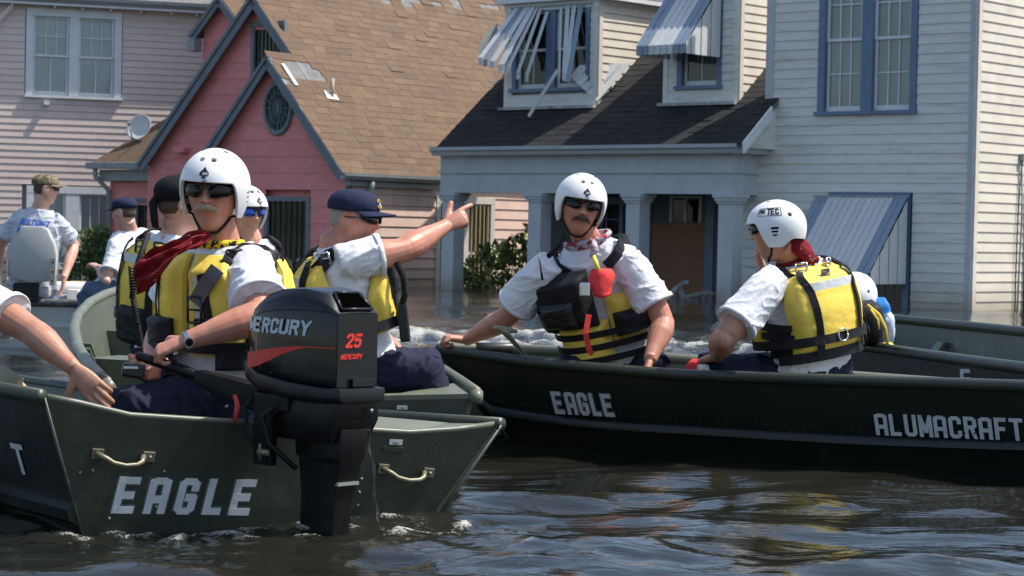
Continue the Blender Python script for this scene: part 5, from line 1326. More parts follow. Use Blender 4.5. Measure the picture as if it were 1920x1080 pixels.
def hand(mb, wr, d, n, left, curls, thumb=(35, 25), scale=1.0, spread=4.0):
    d = Vector(d).normalized(); n = Vector(n); n = (n - d * n.dot(d)).normalized()
    t = n.cross(d) if left else d.cross(n)
    wr = Vector(wr); S = scale
    def sec(p, w, th): return [p + t * (w * math.cos(a) * (1 if abs(math.cos(a)) < .9 else .97)) + n * (th * math.sin(a)) for a in [2 * math.pi * k / 12 for k in range(12)]]
    mb.loft([sec(wr - d * .03 * S, .026 * S, .020 * S), sec(wr, .027 * S, .019 * S), sec(wr + d * .03 * S, .036 * S, .019 * S), sec(wr + d * .065 * S, .042 * S, .017 * S), sec(wr + d * .092 * S, .041 * S, .013 * S)])
    for i, (ln, cu) in enumerate(zip((.072, .080, .075, .058), curls)):
        off = (.031, .0105, -.0105, -.030)[i]
        base = wr + d * (.088, .094, .090, .080)[i] * S + t * off * S
        ang = 0; sp = math.radians((1.5, .5, -.5, -1.5)[i] * spread)
        dd = (d * math.cos(sp) + t * math.sin(sp)).normalized()
        p = base - dd * .012 * S; pts = [p, base]; q = base
        for seg, a in zip((.45, .31, .24), cu):
            ang += math.radians(a); v = dd * math.cos(ang) + n * math.sin(ang); q = q + v * ln * seg * S; pts.append(q)
        r = (.0112, .0115, .0109, .0097)[i] * S
        mb.tube(pts, [r * 1.05, r * 1.08, r * 1.02, r * .98, r * .92], 8, round_ends=True)
    a1, a2 = (math.radians(x) for x in thumb)
    b0 = wr + d * .022 * S + t * .026 * S; v1 = (d * math.cos(a1) + t * math.sin(a1)).normalized(); v2 = (v1 * math.cos(a2) + n * math.sin(a2)).normalized()
    mb.tube([b0 - v1 * .012 * S, b0 + v1 * .03 * S + n * .004, b0 + v1 * .052 * S + n * .006, b0 + v1 * .052 * S + n * .006 + v2 * .026 * S], [.017 * S, .0155 * S, .014 * S, .0125 * S], 8, round_ends=True)
FIST = [(70, 85, 55)] * 4; GRIP = [(45, 65, 45)] * 4; RELAX = [(18, 22, 14), (22, 26, 16), (26, 28, 18), (30, 30, 20)]
POINT = [(8, 6, 4), (68, 88, 50), (72, 90, 50), (75, 90, 50)]
def arm(mb, sh, el, wr, bulk=1.0):
    sh, el, wr = Vector(sh), Vector(el), Vector(wr)
    rt = [(0, .064), (.15, .063), (.32, .056), (.45, .048), (.5, .047), (.56, .050), (.64, .051), (.75, .044), (.88, .033), (1, .027)]
    P, R = [], []
    for k in range(21):
        t = k / 20
        p = lerp(sh, el, t * 2) if t <= .5 else lerp(el, wr, t * 2 - 1)
        if .38 < t < .62:                       # round the elbow
            u = (t - .38) / .24; a, b = lerp(sh, el, .76), lerp(el, wr, .24); p = lerp(lerp(a, el, u), lerp(el, b, u), u) * .75 + p * .25
        P.append(p); R.append(interp(rt, t) * bulk)
    mb.tube(P, R, 16)
    d = (wr - el).normalized(); mb.ellipsoid(el - (sh - el).normalized() * .004 + (wr - el).normalized() * .0, (.040 * bulk, .040 * bulk, .040 * bulk), nu=10, nv=8)
class Head:
    def __init__(s, c, yaw_dir, pitch=0.0, roll=0.0, scale=1.0):
        f = Vector(yaw_dir); f.z = 0; f.normalize(); u = Vector((0, 0, 1)); r = f.cross(u)     # r: person's right
        M1 = Matrix.Rotation(math.radians(pitch), 3, r); f = M1 @ f; u = M1 @ u
        M2 = Matrix.Rotation(math.radians(roll), 3, f); u = M2 @ u; r = M2 @ r
        s.c = Vector(c); s.f, s.u, s.r = f, u, r; s.s = scale
    def P(s, x, y, z): return s.c + (s.r * x + s.f * y + s.u * z) * s.s
    def rad(s, x, y, z):
        jaw = max(0, -z - .15)
        rx = .086 * (1 - .20 * jaw); ry = .097 * (1 - .10 * jaw if y > 0 else 1 - .5 * jaw); rz = .134 if z < 0 else .118
        r = 1.0 / math.sqrt((x / rx) ** 2 + (y / ry) ** 2 + (z / rz) ** 2)
        g = lambda cx, cz, sx, sz: math.exp(-((x - cx) / sx) ** 2 - ((z - cz) / sz) ** 2) if y > 0 else 0
        r += .010 * g(0, .0, .10, .17) + .021 * g(0, -.20, .13, .095) + .005 * g(.11, -.24, .07, .06) + .005 * g(-.11, -.24, .07, .06)
        r += .005 * g(0, .26, .5, .10) - .008 * g(.34, .08, .17, .11) - .008 * g(-.34, .08, .17, .11)
        r += .004 * g(.45, -.22, .2, .2) + .004 * g(-.45, -.22, .2, .2)
        r += .006 * g(0, -.50, .20, .05) - .004 * g(0, -.555, .2, .025) + .006 * g(0, -.61, .18, .05) - .004 * g(0, -.70, .22, .05) + .012 * g(0, -.86, .22, .13)
        return r
    def surf(s, az, el, off=0.0):
        a, e = math.radians(az), math.radians(el); x, y, z = math.sin(a) * math.cos(e), math.cos(a) * math.cos(e), math.sin(e)
        r = s.rad(x, y, z) + off; return s.P(x * r, y * r, z * r)
    def base(s, az, el, off=0.0):
        a, e = math.radians(az), math.radians(el); x, y, z = math.sin(a) * math.cos(e), math.cos(a) * math.cos(e), math.sin(e)
        r = 1.0 / math.sqrt((x / .086) ** 2 + (y / .100) ** 2 + (z / .124) ** 2) + off; return s.P(x * r, y * r, z * r)
    def build(s, mb, ears=True):
        rings = []; nu, nv = 56, 44
        for j in range(nv + 1):
            e = -89 + 178 * j / nv; rings.append([s.surf(360 * k / nu, e) for k in range(nu)])
        mb.loft(rings)
        if ears:
            for sg in (-1, 1):
                mb.ellipsoid(s.P(sg * .088, -.008, -.005), (.009, .020, .033), (s.r + s.f * .35 * sg).normalized(), s.f, s.u, 12, 8)
                mb.tube([s.P(sg * (.091 + .004 * math.sin(a)), -.008 - .021 * math.cos(a), .002 + .031 * math.sin(a)) for a in [math.radians(q) for q in range(-100, 150, 25)]], .0055, 6)
    def glasses(s, parent, lens, hw=25, hh=11, el0=7):
        root = MB()
        for sg in (-1, 1):
            root.tube([s.base(sg * 56, el0 + 3, .016), s.base(sg * 75, el0 + 3, .010), s.base(sg * 98, el0 + 2, .007)], .0035, 6)
        root.tube([s.base(-9, el0 + 3, .020), s.base(0, el0 + 4, .023), s.base(9, el0 + 3, .020)], .004, 6)
        root.tube([s.base(a, el0 + 9 - .0012 * a * a, .0165) for a in range(-60, 61, 10)], .0035, 6)
        gl = part('sunglasses', root, M_BLACKP, parent, smooth=True)
        for sg in (-1, 1):
            mb = MB(); n = 20
            def q(sc, off): return [s.base(sg * (33 + hw * sc * math.cos(a) * (1 if math.cos(a) * 1 > 0 else 1)), el0 + hh * sc * math.sin(a) * (1 - .25 * math.cos(a)) + 3 * math.cos(a) * sc, off) for a in [2 * math.pi * k / n for k in range(n)]]
            mb.loft([q(.98, .010), q(1.0, .015), q(.7, .0175), q(.35, .0185), q(.02, .019)]); part('lens', mb, lens, gl, smooth=True)
        return gl
    def moustache(s, parent, mat, w=24, thick=.0085, droop=8):
        mb = MB(); pts = []; rad = []
        for k in range(13):
            t = -1 + 2 * k / 12; pts.append(s.surf(t * w, -23.5 - droop * t * t, .005)); rad.append(thick * (1 - .55 * t * t) * random.uniform(.9, 1.1))
        mb.tube(pts, rad, 8, round_ends=True)
        for k in range(170):
            t = random.uniform(-1, 1); a = s.surf(t * w, -21 - droop * t * t + random.uniform(-1.5, 2), .009); b = s.surf(t * (w + 4) + random.uniform(-2, 2), -29 - droop * t * t + random.uniform(-2, 1), .011 + random.uniform(0, .003))
            mb.tube([a, lerp(a, b, .5) + s.f * .003, b], [.0011, .0011, .0004], 4)
        part('moustache', mb, mat, parent, smooth=True)
    def hair(s, parent, mat, el_top=45, el_lo=-26, az0=96, off=.007):
        mb = MB(); rows = []
        for j in range(11):
            row = []
            for az in np.linspace(az0, 360 - az0, 44):
                side = sstep(az0 + 28, az0, az) + sstep(332 - az0, 360 - az0, az)
                lo = el_lo + 22 * side + 2.5 * noise.noise(Vector((az * .12, 3, j * .0)))
                e = lo + (el_top - lo) * j / 10
                row.append(s.surf(az, e, (off * min(1, j / 2.5) + .0012 * noise.noise(Vector((az * .3, e * .3, 1)))) * (1 - .8 * side) + .0004))
            rows.append(row)
        mb.loft(rows, cap=False, closed=False); part('hair', mb, mat, parent, smooth=True, recalc=False)
    # ---------- headgear
    def helm_pt(s, phi, al, k=1.0):
        p = math.radians(phi); rx, ry, rz = .120 * k, .145 * k, .129 * k
        if al >= 0: z = rz * math.sin(al); g = math.cos(al)
        else: z = rz * al; g = 1 - .30 * al * al
        return s.P(rx * math.sin(p) * g, ry * math.cos(p) * g - .010, z + .028)
    def helmet(s, parent, logo=True, side_logo=False, name='helmet'):
        def zl(phi):
            a = abs((phi + 180) % 360 - 180)
            f = .016; e = -.112; bk = -.070
            if a < 48: return f
            if a < 78: return lerp(f, e, sstep(48, 78, a))
            if a < 104: return e
            if a < 135: return lerp(e, bk, sstep(104, 135, a))
            return bk
        nu, nv = 80, 22; outer, inner = [], []
        def al_min(phi):
            z = zl(phi); return math.asin(z / .137) if z >= 0 else z / .137
        for j in range(nv + 1):
            ro, ri = [], []
            for k in range(nu):
                ph_ = 360 * k / nu; am = al_min(ph_); al = math.pi / 2 * .985 * (1 - j / nv) + am * (j / nv)
                ro.append(s.helm_pt(ph_, al)); ri.append(s.helm_pt(ph_, al, .895))
            outer.append(ro); inner.append(ri)
        rim = [lerp(a, b, .5) + (a - b).normalized() * .004 - s.u * .003 for a, b in zip(outer[-1], inner[-1])]
        mb = MB(); mb.loft(outer + [rim] + inner[::-1]); me = mb.mesh('shell')
        bm = bmesh.new(); bm.from_mesh(me); bmesh.ops.recalc_face_normals(bm, faces=bm.faces); bm.to_mesh(me); bm.free()
        o = bpy.data.objects.new('shell', me); COL.objects.link(o)
        cut = MB()
        holes = [(sg * a, e, .0118) for sg in (-1, 1) for a, e in ((14, 44), (58, 66), (125, 22))]
        for a, e, r in holes:
            p0, p1 = s.helm_pt(a, math.radians(e), 1.08), s.helm_pt(a, math.radians(e), .8); cut.tube([p0, p1], r, 14)
        for sg in (-1, 1):
            for zz, w in ((-.018, .021), (-.036, .017), (-.054, .012)):
                p0 = s.helm_pt(sg * 92, zz / .137, 1.1); p1 = s.helm_pt(sg * 92, zz / .137, .8); dxf = s.f * w; dz = s.u * .0058
                cut.loft([[p - dxf, p - dxf * .8 - dz, p + dxf * .8 - dz, p + dxf, p + dxf * .8 + dz, p - dxf * .8 + dz] for p in (p0, p1)])
        cm = cut.mesh('cut'); bm = bmesh.new(); bm.from_mesh(cm); bmesh.ops.recalc_face_normals(bm, faces=bm.faces); bm.to_mesh(cm); bm.free()
        co = bpy.data.objects.new('cut', cm); COL.objects.link(co)
        md = o.modifiers.new('b', 'BOOLEAN'); md.object = co; md.operation = 'DIFFERENCE'; md.solver = 'EXACT'
        dg = bpy.context.evaluated_depsgraph_get(); m2 = bpy.data.meshes.new_from_object(o.evaluated_get(dg))
        bpy.data.objects.remove(o); bpy.data.objects.remove(co)
        if len(m2.vertices) < 2000: m2 = me
        m2.shade_smooth(); m2.set_sharp_from_angle(angle=math.radians(40))
        h = mesh_part(name, m2, M_HELM, parent, smooth=False)
        mb = MB(); mb.loft([[s.helm_pt(360 * k / 40, al_min(360 * k / 40) * 1.0 + (math.pi / 2 * .98 - al_min(360 * k / 40)) * j / 10, .90 if j else .88) for k in range(40)] for j in range(11)], cap=False)
        part('liner', mb, M_BLKCAP, h, smooth=True)
        def decal(phi, el, k_=1.0, off=1.006):
            def fn(u, v, o):
                return s.helm_pt(phi + math.degrees(u / .14) * k_, math.radians(el) + v / .137 * abs(k_), off + o * 5)
            return fn
        if logo:
            fn = decal(0, 17, 1.45)
            sp = [(0, .022), (.006, .013), (.0135, .006), (.014, .0), (.010, -.004), (.004, -.003), (.003, -.006), (.007, -.010), (-.007, -.010), (-.003, -.006), (-.004, -.003), (-.010, -.004), (-.014, .0), (-.0135, .006), (-.006, .013)]
            mb = MB(); mb.add([fn(u, v, .0) for u, v in sp] + [fn(0, .003, 0)], [(i, (i + 1) % 15, 15) for i in range(15)]); dl = part('spade_logo', mb, M_BLACKP, h)
            part('lettering', lettering('PRO', lambda u, v, o: fn(u - .010, v - .001, .0005 + o * .3), .007, stroke=1.0, gap=.8, squeeze=.9), M_HELM, dl)
            part('lettering', lettering('TEC', lambda u, v, o: fn(u - .0095, v - .019, o * .3), .006, stroke=1.1, gap=.8, squeeze=.9), M_BLACKP, dl)
        if side_logo:
            fn = decal(-82, 24, -1.3)
            part('lettering', lettering('PRO', lambda u, v, o: fn(u - .045, v + .002, o * .3), .018, stroke=1.2, gap=.6, squeeze=.62), M_BLACKP, h)
            part('lettering', lettering('TEC', lambda u, v, o: fn(u - .010, v - .004, o * .3), .028, stroke=1.3, gap=.6, squeeze=.75), M_BLACKP, h)
            mb = MB(); c4 = [(-.049, -.007), (.046, -.008), (.046, .028), (-.049, .026)]
            for a, b in zip(c4, c4[1:] + c4[:1]): mb.tube([fn(*lerp(Vector(a), Vector(b), t), .0) for t in np.linspace(0, 1, 6)], .0013, 5)
            part('logo_frame', mb, M_BLACKP, h)
        mb = MB()
        for sg in (-1, 1): mb.tube([s.helm_pt(sg * 90, -.80, .93), s.surf(sg * 84, -48, .006), s.surf(sg * 72, -66, .006), s.P(sg * .030, .030, -.130), s.P(0, .035, -.138)], .0055, 6)
        part('chin_strap', mb, M_WEB, h, smooth=True)
        return h
    def cap(s, parent, mat, name='cap', brim=True, emblem=False):
        rings = []; lw = -.006 if brim else -.030
        prof = [(.035 + lw, 1.0), (.050, 1.02), (.070, .99), (.091, .88), (.108, .68), (.118, .4), (.121, .06)]
        n = 36
        for z, k in prof: rings.append([s.P(.094 * k * math.sin(a), .112 * k * math.cos(a) - .006, z + .012 - .004 * math.cos(a) * (1 if z < .06 else 0)) for a in [2 * math.pi * i / n for i in range(n)]])
        mb = MB(); mb.loft([[lerp(p, s.P(0, 0, .05), .06) for p in rings[0]]] + rings); cp = part(name, mb, mat, parent, smooth=True)
        if brim:
            rows = []
            for j in range(7):
                t = j / 6; row = []
                for i in range(21):
                    a = math.radians(-68 + 136 * i / 20); ext = .078 * t * max(0, math.cos(a * 1.05)) ** .55
                    row.append(s.P(.094 * math.sin(a) * (1 + .02 * t), .110 * math.cos(a) - .006 + ext, .046 - .016 * (math.sin(a) ** 2) * (.3 + t) - .10 * ext))
                rows.append(row)
            mb = MB(); lo = [[p - s.u * .004 for p in r] for r in rows]; k = len(rows[0])
            mb.loft(rows, cap=False, closed=False); mb.loft(lo, cap=False, closed=False); mb.loft([rows[-1], lo[-1]], cap=False, closed=False)
            part('brim', mb, mat, cp, smooth=True)
        mb = MB(); mb.ellipsoid(s.P(0, -.006, .133), (.008, .008, .004), nu=8, nv=5); part('button', mb, mat, cp)
        if emblem:
            def fn(u, v):
                a = u / .1; z = .066 + v * .9; k = 1.0 - max(0, z - .070) * 5.2
                return s.P(.0960 * k * math.sin(a), .1145 * k * math.cos(a) - .004, z + .012)
            mb = MB()
            for r0, a0, a1 in ((.024, 20, 160), (.024, 200, 340)):
                for q in range(a0, a1, 14): 
                    a, b = math.radians(q), math.radians(q + 8); mb.tube([fn(r0 * math.cos(a), r0 * .85 * math.sin(a)), fn(r0 * math.cos(b), r0 * .85 * math.sin(b))], .0028, 5)
            em = part('emblem', mb, M_YEL, cp)
            mb = MB(); mb.add([fn(-.010, -.004), fn(-.002, -.012), fn(.006, -.003), fn(.001, .012)], [(0, 1, 2, 3)]); mb.add([fn(.004, -.010), fn(.012, -.012), fn(.010, .004)], [(0, 1, 2)]); part('emblem_patch', mb, M_REFL, em)
        return cp
def wrinkle(scale=7.0, amp=.006, seed=0.0, dirv=(1.0, 1.0, 1.9)):
    """creased cloth: sharp fold crests running aslant, soft sag between them"""
    dv = Vector(dirv)
    def f(p):
        q = Vector(((p.x + .55 * p.z) * dv.x, p.y * dv.y, (p.z - .45 * p.x) * dv.z)) * scale + Vector((seed * 3.1, seed * 1.7, seed * 2.3))
        w = Vector((noise.noise(q * .6), noise.noise(q * .6 + Vector((7, 2, 5))), 0)) * .8
        n1 = 1 - min(1, abs(noise.noise(q + w)) * 2.6); n2 = 1 - min(1, abs(noise.noise(q * 2.2 + w + Vector((5, 1, 3)))) * 2.6)
        return amp * (1.5 * n1 ** 3 + .7 * n2 ** 3 + .5 * noise.noise(q * .5)) - amp * .55
    return f
def sleeve(mb, sh, el, t1, r0, r1):
    sh, el = Vector(sh), Vector(el); d = (el - sh); e = sh + d * t1
    a = d.normalized()
    mb.tube([sh - a * .05, sh + d * .10, sh + d * (t1 * .6), e - a * .006, e, e + a * .001, e - a * .02, e - a * .05], [r0 * .8, r0, (r0 + r1) / 2, r1, r1 * .995, r1 * .84, r1 * .8, r1 * .6], 20)
def slab_patch(tor, h0, h1, a0, a1, oin, oout, puff=.5, nh=26, na=22, taper=None, seed=0):
    """foam panel lying on the torso"""
    out, inn = [], []
    for i in range(nh + 1):
        t = i / nh; h = h0 + (h1 - h0) * t; ro, ri = [], []
        A0, A1 = (a0, a1) if taper is None else taper(t, a0, a1)
        for j in range(na + 1):
            u = j / na; edge = min(t, 1 - t, u, 1 - u)
            b = sstep(0, .16, edge); an = A0 + (A1 - A0) * u
            w = noise.noise(Vector((t * 5 + seed, u * 4, seed))) * .004 + .004 * (1 - min(1, abs(noise.noise(Vector((t * 9 + .8 * u + seed * 2, u * 2.2, 4 + seed)))) * 3)) ** 2
            ro.append(tor.pt(h, an, oin + (oout - oin) * (.35 + .65 * b) + w * b)); ri.append(tor.pt(h, an, oin))
        out.append(ro); inn.append(ri)
    mb = MB(); mb.loft(out, cap=False, closed=False); mb.loft(inn, cap=False, closed=False)
    mb.loft([out[0], inn[0]], False, False); mb.loft([out[-1], inn[-1]], False, False)
    mb.loft([[r[0] for r in out], [r[0] for r in inn]], False, False); mb.loft([[r[-1] for r in out], [r[-1] for r in inn]], False, False)
    return mb
def webbing(tor, pts, width, off, thick=.004, n=6):
    P, N = [], []
    for (h0, a0), (h1, a1) in zip(pts[:-1], pts[1:]):
        for k in range(n):
            t = k / n; h, a = lerp(h0, h1, t), lerp(a0, a1, t); P.append(tor.pt(h, a, off)); N.append(tor.nrm(h, a))
    P.append(tor.pt(*pts[-1], off)); N.append(tor.nrm(*pts[-1]))
    mb = MB(); mb.ribbon(P, N, width, thick); return mb
def buckle(tor, h, a, off, w, hgt, parent, mat=None, name='buckle'):
    c = tor.pt(h, a, off); n = tor.nrm(h, a); s_ = tor.up.cross(n).normalized(); u = n.cross(s_)
    mb = MB(); r = .0055
    q = [c - s_ * w - u * hgt, c + s_ * w - u * hgt, c + s_ * w + u * hgt, c - s_ * w + u * hgt]
    for a_, b_ in zip(q, q[1:] + q[:1]): mb.tube([a_, b_], r, 6)
    mb.tube([c - s_ * w, c + s_ * w], r * .8, 6)
    return part(name, mb, mat or M_BLACKP, parent, smooth=True)
def vest(tor, root, front=True, back=True, refl=True, dshoulder=True, seed=0, colour=None, hb=.92, ft=.83, fk=.38):
    Y = colour or M_YEL; ob = .022
    v = part('life_vest', slab_patch(tor, .22, hb, 118, 242, ob, ob + .055, taper=lambda t, a, b: (a + 16 * sstep(.55, 1, t), b - 16 * sstep(.55, 1, t)), seed=seed), Y, root, smooth=True) if back else None
    fr = []
    for sg in (-1, 1):
        p = slab_patch(tor, .30, ft, sg * 6, sg * 66, ob, ob + .058, taper=lambda t, a, b: (a, b - (b * fk) * sstep(.45, 1, t)), seed=seed + sg)
        fr.append(part('front_panel', p, Y, v, smooth=True))
    for sg in (-1, 1):
        part('side_panel', slab_patch(tor, .24, .50, sg * 70, sg * 116, ob - .004, ob + .02, seed=seed + 2 * sg, nh=8, na=8), M_WEB, v, smooth=True)
        part('shoulder_strap', webbing(tor, [(.78, sg * 34), (.90, sg * 50), (.955, sg * 82), (.93, sg * 122), (.84, sg * 146)], .060, .030, .014), M_WEB, v)
        part('back_strap', webbing(tor, [(.92, sg * 146), (.75, sg * 152), (.5, sg * 152), (.24, sg * 150)], .036, ob + .062, .006), M_WEB, v)
        part('front_strap', webbing(tor, [(.82, sg * 26), (.6, sg * 33), (.34, sg * 36)], .034, ob + .065, .006), M_WEB, v)
    part('belt', webbing(tor, [(.36, a) for a in range(0, 361, 24)], .045, ob + .066, .006, n=3), M_WEB, v)
    part('belt', webbing(tor, [(.23, a) for a in range(100, 261, 20)], .05, ob + .035, .01, n=2), M_WEB, v)
    if refl:
        part('reflective_band', webbing(tor, [(.79, a) for a in range(150, 211, 10)], .042, ob + .060, .003, n=3), M_REFL, v)
    return v
def trousers(root, tor, legs, mat, voxel=.010, bulk=1.0, seed=0.0):
    mb = MB()
    mb.loft([[tor.pt(h, 360 * k / 24, o) for k in range(24)] for h, o in ((-.22, -.05), (-.12, .012), (0, .026), (.07, .026), (.11, .018))])
    for hip, kn, an in legs:
        hip, kn, an = Vector(hip), Vector(kn), Vector(an)
        mb.tube([hip, lerp(hip, kn, .3), lerp(hip, kn, .7), kn, lerp(kn, an, .12), lerp(kn, an, .5), an], [r * bulk for r in (.105, .102, .092, .082, .078, .072, .066)], 16, round_ends=True)
    return mesh_part('trousers', remeshed(mb, voxel, 2, wrinkle(4.4, .0105, seed, (1.2, 1.2, 1.6))), mat, root)
def cord(root, pts, r_coil=.010, turns=26, r=.0032, mat=None, name='coiled_cord'):
    mb = MB(); n = turns * 8; P = []
    pts = [Vector(p) for p in pts]
    L = len(pts) - 1
    for k in range(n + 1):
        t = k / n * L; i = min(int(t), L - 1); c = lerp(pts[i], pts[i + 1], t - i); d = (pts[i + 1] - pts[i]).normalized()
        x = d.orthogonal().normalized(); y = d.cross(x); a = 2 * math.pi * k / 8
        P.append(c + x * math.cos(a) * r_coil + y * math.sin(a) * r_coil)
    mb.tube(P, r, 5); return part(name, mb, mat or M_WEB, root, smooth=True)
def make_person(label, base, tor, head, arms, skin, shirt, pants=None, legs=(), vox=.0048, ears=True, sl=.62, bulk=1.0, seed=0.0, headgear='', neck_r=.070, sleeve_r=(.078, .080)):
    root = thing('person', base, label, 'person')
    mb = MB(); mb.loft(tor.rings(-.03, 0, .97, 20, 10))
    mb.tube([tor.c(.90), tor.c(1.0), lerp(tor.c(1.0), head.P(0, -.018, -.06), .6), head.P(0, -.018, -.05)], [neck_r * 1.2, neck_r * 1.08, neck_r, neck_r * .98], 16)
    head.build(mb, ears)
    for a in arms:
        arm(mb, a['s'], a['e'], a['w'], a.get('bulk', bulk))
        if 'd' in a: hand(mb, a['w'], a['d'], a['n'], a['left'], a.get('curl', RELAX), a.get('thumb', (35, 25)), a.get('hs', 1.0) * 1.04, a.get('spread', 4))
    mesh_part('body', remeshed(mb, vox, 2), skin, root)
    mb = MB(); mb.loft(tor.rings(.010, -.02, .975, 28, 18))
    for a in arms: sleeve(mb, a['s'], a['e'], a.get('sl', sl), sleeve_r[0] * bulk, sleeve_r[1] * bulk)
    mesh_part('t_shirt', remeshed(mb, .007, 1, wrinkle(4.4, .0068, seed)), shirt, root)
    mb = MB(); mb.tube([tor.pt(.972, a, .004) for a in range(0, 361, 20)], .006, 6); part('collar', mb, shirt, root, smooth=True)
    for a in arms:
        s0, e0 = Vector(a['s']), Vector(a['e']); d_ = (e0 - s0); c_ = s0 + d_ * a.get('sl', sl); ax_ = d_.normalized(); x_ = ax_.orthogonal().normalized(); y_ = ax_.cross(x_); r_ = sleeve_r[1] * bulk * .985
        mb = MB(); mb.loft([[c_ + ax_ * o_ + (x_ * math.cos(t_) + y_ * math.sin(t_)) * (r_ + q_) for t_ in [2 * math.pi * k / 28 for k in range(28)]] for o_, q_ in ((-.020, .003), (-.018, .0055), (.002, .0055), (.003, .001), (.001, -.004), (-.02, -.006))], cap=False)
        part('sleeve_hem', mb, shirt, root, smooth=True)
    if pants: trousers(root, tor, legs, pants, seed=seed)
    return root
# ================================================================== the people in the photograph
# ---- A: helmsman of the near boat
_tA = Torso(W(418, 742, 8.85), W(414, 450, 8.80), (-.74, -.67, 0), 1.16)
hA = Head(W(401, 363, 8.72), (-.16, -.98, 0), -2, -3, 1.13)
lsh = _tA.pt(.86, 90, -.045); rsh = _tA.pt(.86, -90, -.045)
wA = W(345, 640, 8.32); kA = W(282, 664, 8.33)
wA2 = W(262, 706, 8.52)
armsA = [dict(s=lsh, e=W(492, 592, 8.40), w=wA, d=(kA - wA), n=(-.1, .45, -1), left=True, curl=[(46, 58, 40), (50, 62, 40), (54, 64, 42), (58, 66, 44)], thumb=(50, 30), sl=.80, bulk=1.24, hs=1.1),
         dict(s=rsh, e=W(300, 625, 9.02), w=wA2 + Vector((.03, .1, .0)), d=Vector((-.25, -.55, .1)), n=(.5, -.2, .8), left=False, curl=[(40, 50, 35)] * 4, thumb=(40, 35))]
pA = make_person('helmsman with white helmet, sunglasses and sandy moustache, steering the near boat', W(380, 790, 8.8), _tA, hA, armsA, M_SKIN, M_SHIRT, M_NAVY,
                 [(_tA.p + Vector((-.03, -.08, .0)), W(232, 762, 8.52), W(215, 950, 8.6)), (_tA.p + Vector((-.08, .08, .0)), W(285, 748, 8.80), W(250, 950, 8.8))], ears=False, bulk=1.14, seed=1, sleeve_r=(.082, .098))
hA.helmet(pA); hA.glasses(pA, M_LENS, hw=27, hh=13); hA.moustache(pA, M_BLOND, w=27, thick=.010)
vA = vest(_tA, pA, seed=1, refl=True, ft=.925, fk=.30)
part('reflective_band', webbing(_tA, [(.80, 22), (.55, 26), (.33, 26)], .040, .0825, .002), M_REFL, vA)
part('webbing_clip', webbing(_tA, [(.86, 40), (.74, 30), (.64, 24)], .058, .092, .014), material('grey_webbing', (.10, .10, .105), .6, .15, 8), vA)
buckle(_tA, .60, 24, .105, .030, .050, vA, name='carabiner'); buckle(_tA, .48, 30, .095, .032, .036, vA); buckle(_tA, .93, 60, .055, .03, .02, vA)
part('chest_pocket', slab_patch(_tA, .28, .52, -8, -62, .075, .125, seed=4), M_WEB, vA, smooth=True)
part('side_pocket', slab_patch(_tA, .22, .36, 40, 95, .06, .10, seed=5), M_WEB, vA, smooth=True)
# red bandana sagging from his neck
top_e = [(388, 436, 8.62), (352, 440, 8.60), (318, 452, 8.56), (285, 470, 8.52), (250, 496, 8.52)]
low_e = [(394, 452, 8.54), (362, 462, 8.50), (330, 486, 8.48), (298, 519, 8.47), (258, 547, 8.50)]
def along(e, t):
    t *= len(e) - 1; i = min(int(t), len(e) - 2); return lerp(W(*e[i]), W(*e[i + 1]), t - i)
rows = []
for i in range(25):
    t = i / 24; row = []
    for j in range(19):
        u = j / 18
        p = lerp(along(top_e, t), along(low_e, t), u)
        fold = math.sin(u * 13 + t * 5 + 1.2 * math.sin(t * 7)) * .017 * (.5 + t) + noise.noise(Vector((t * 7, u * 6, 2))) * .022
        p += Vector((.25 * fold, -fold, .45 * fold)) + Vector((0, 0, .010 * math.sin(t * 9 + u * 3)))
        row.append(p)
    rows.append(row)
mb = MB(); mb.loft(rows, False, False); mb.loft([[p + Vector((.002, .006, 0)) for p in r] for r in rows], False, False); part('bandana', mb, M_REDC, pA, smooth=True)
mb = MB(); mb.tube([_tA.pt(.985, a, .018) for a in range(-60, 120, 15)], .018, 8); part('collar_strap', mb, cloth('yellow_black_collar', (.72, .48, .04), col2=(.01, .01, .01), c2lo=.5, c2hi=.52, c2scale=18), pA, smooth=True)
# watch and ring
ax = (wA - armsA[0]['e']).normalized(); x = ax.orthogonal().normalized(); y = ax.cross(x); wc = wA - ax * .012
mb = MB()
for k in range(22):
    a = 2 * math.pi * k / 22; mb.box(wc + (x * math.cos(a) + y * math.sin(a)) * .034, (.009, .017, .004), (x * -math.sin(a) + y * math.cos(a)), ax, (x * math.cos(a) + y * math.sin(a)))
wtch = part('wristwatch', mb, M_STEEL, pA)
face_n = Vector((.35, -.8, -.1)).normalized(); face_n = (face_n - ax * face_n.dot(ax)).normalized()
mb = MB(); mb.tube([wc + face_n * .034, wc + face_n * .046], .019, 20); part('watch_case', mb, M_STEEL, wtch)
mb = MB(); mb.tube([wc + face_n * .0462, wc + face_n * .047], .0145, 20); part('dial', mb, M_LENS, wtch)
# radio microphone in the other hand
rm = W(250, 695, 8.36); rmk = thing('radio_microphone', rm - Vector((0, 0, .04)), 'black radio microphone held low by the helmsman beside the tiller', 'microphone')
mb = MB(); mb.box(rm, (.085, .045, .055), Vector((1, .1, -.15)).normalized(), Vector((-.1, 1, 0)).normalized(), Vector((.15, 0, 1)).normalized()); part('case', mb, M_BLACKP, rmk, bevel=.012)
mb = MB(); mb.box(rm + Vector((-.005, -.025, .012)), (.055, .008, .012)); part('grille', mb, M_STEEL, rmk, bevel=.003)

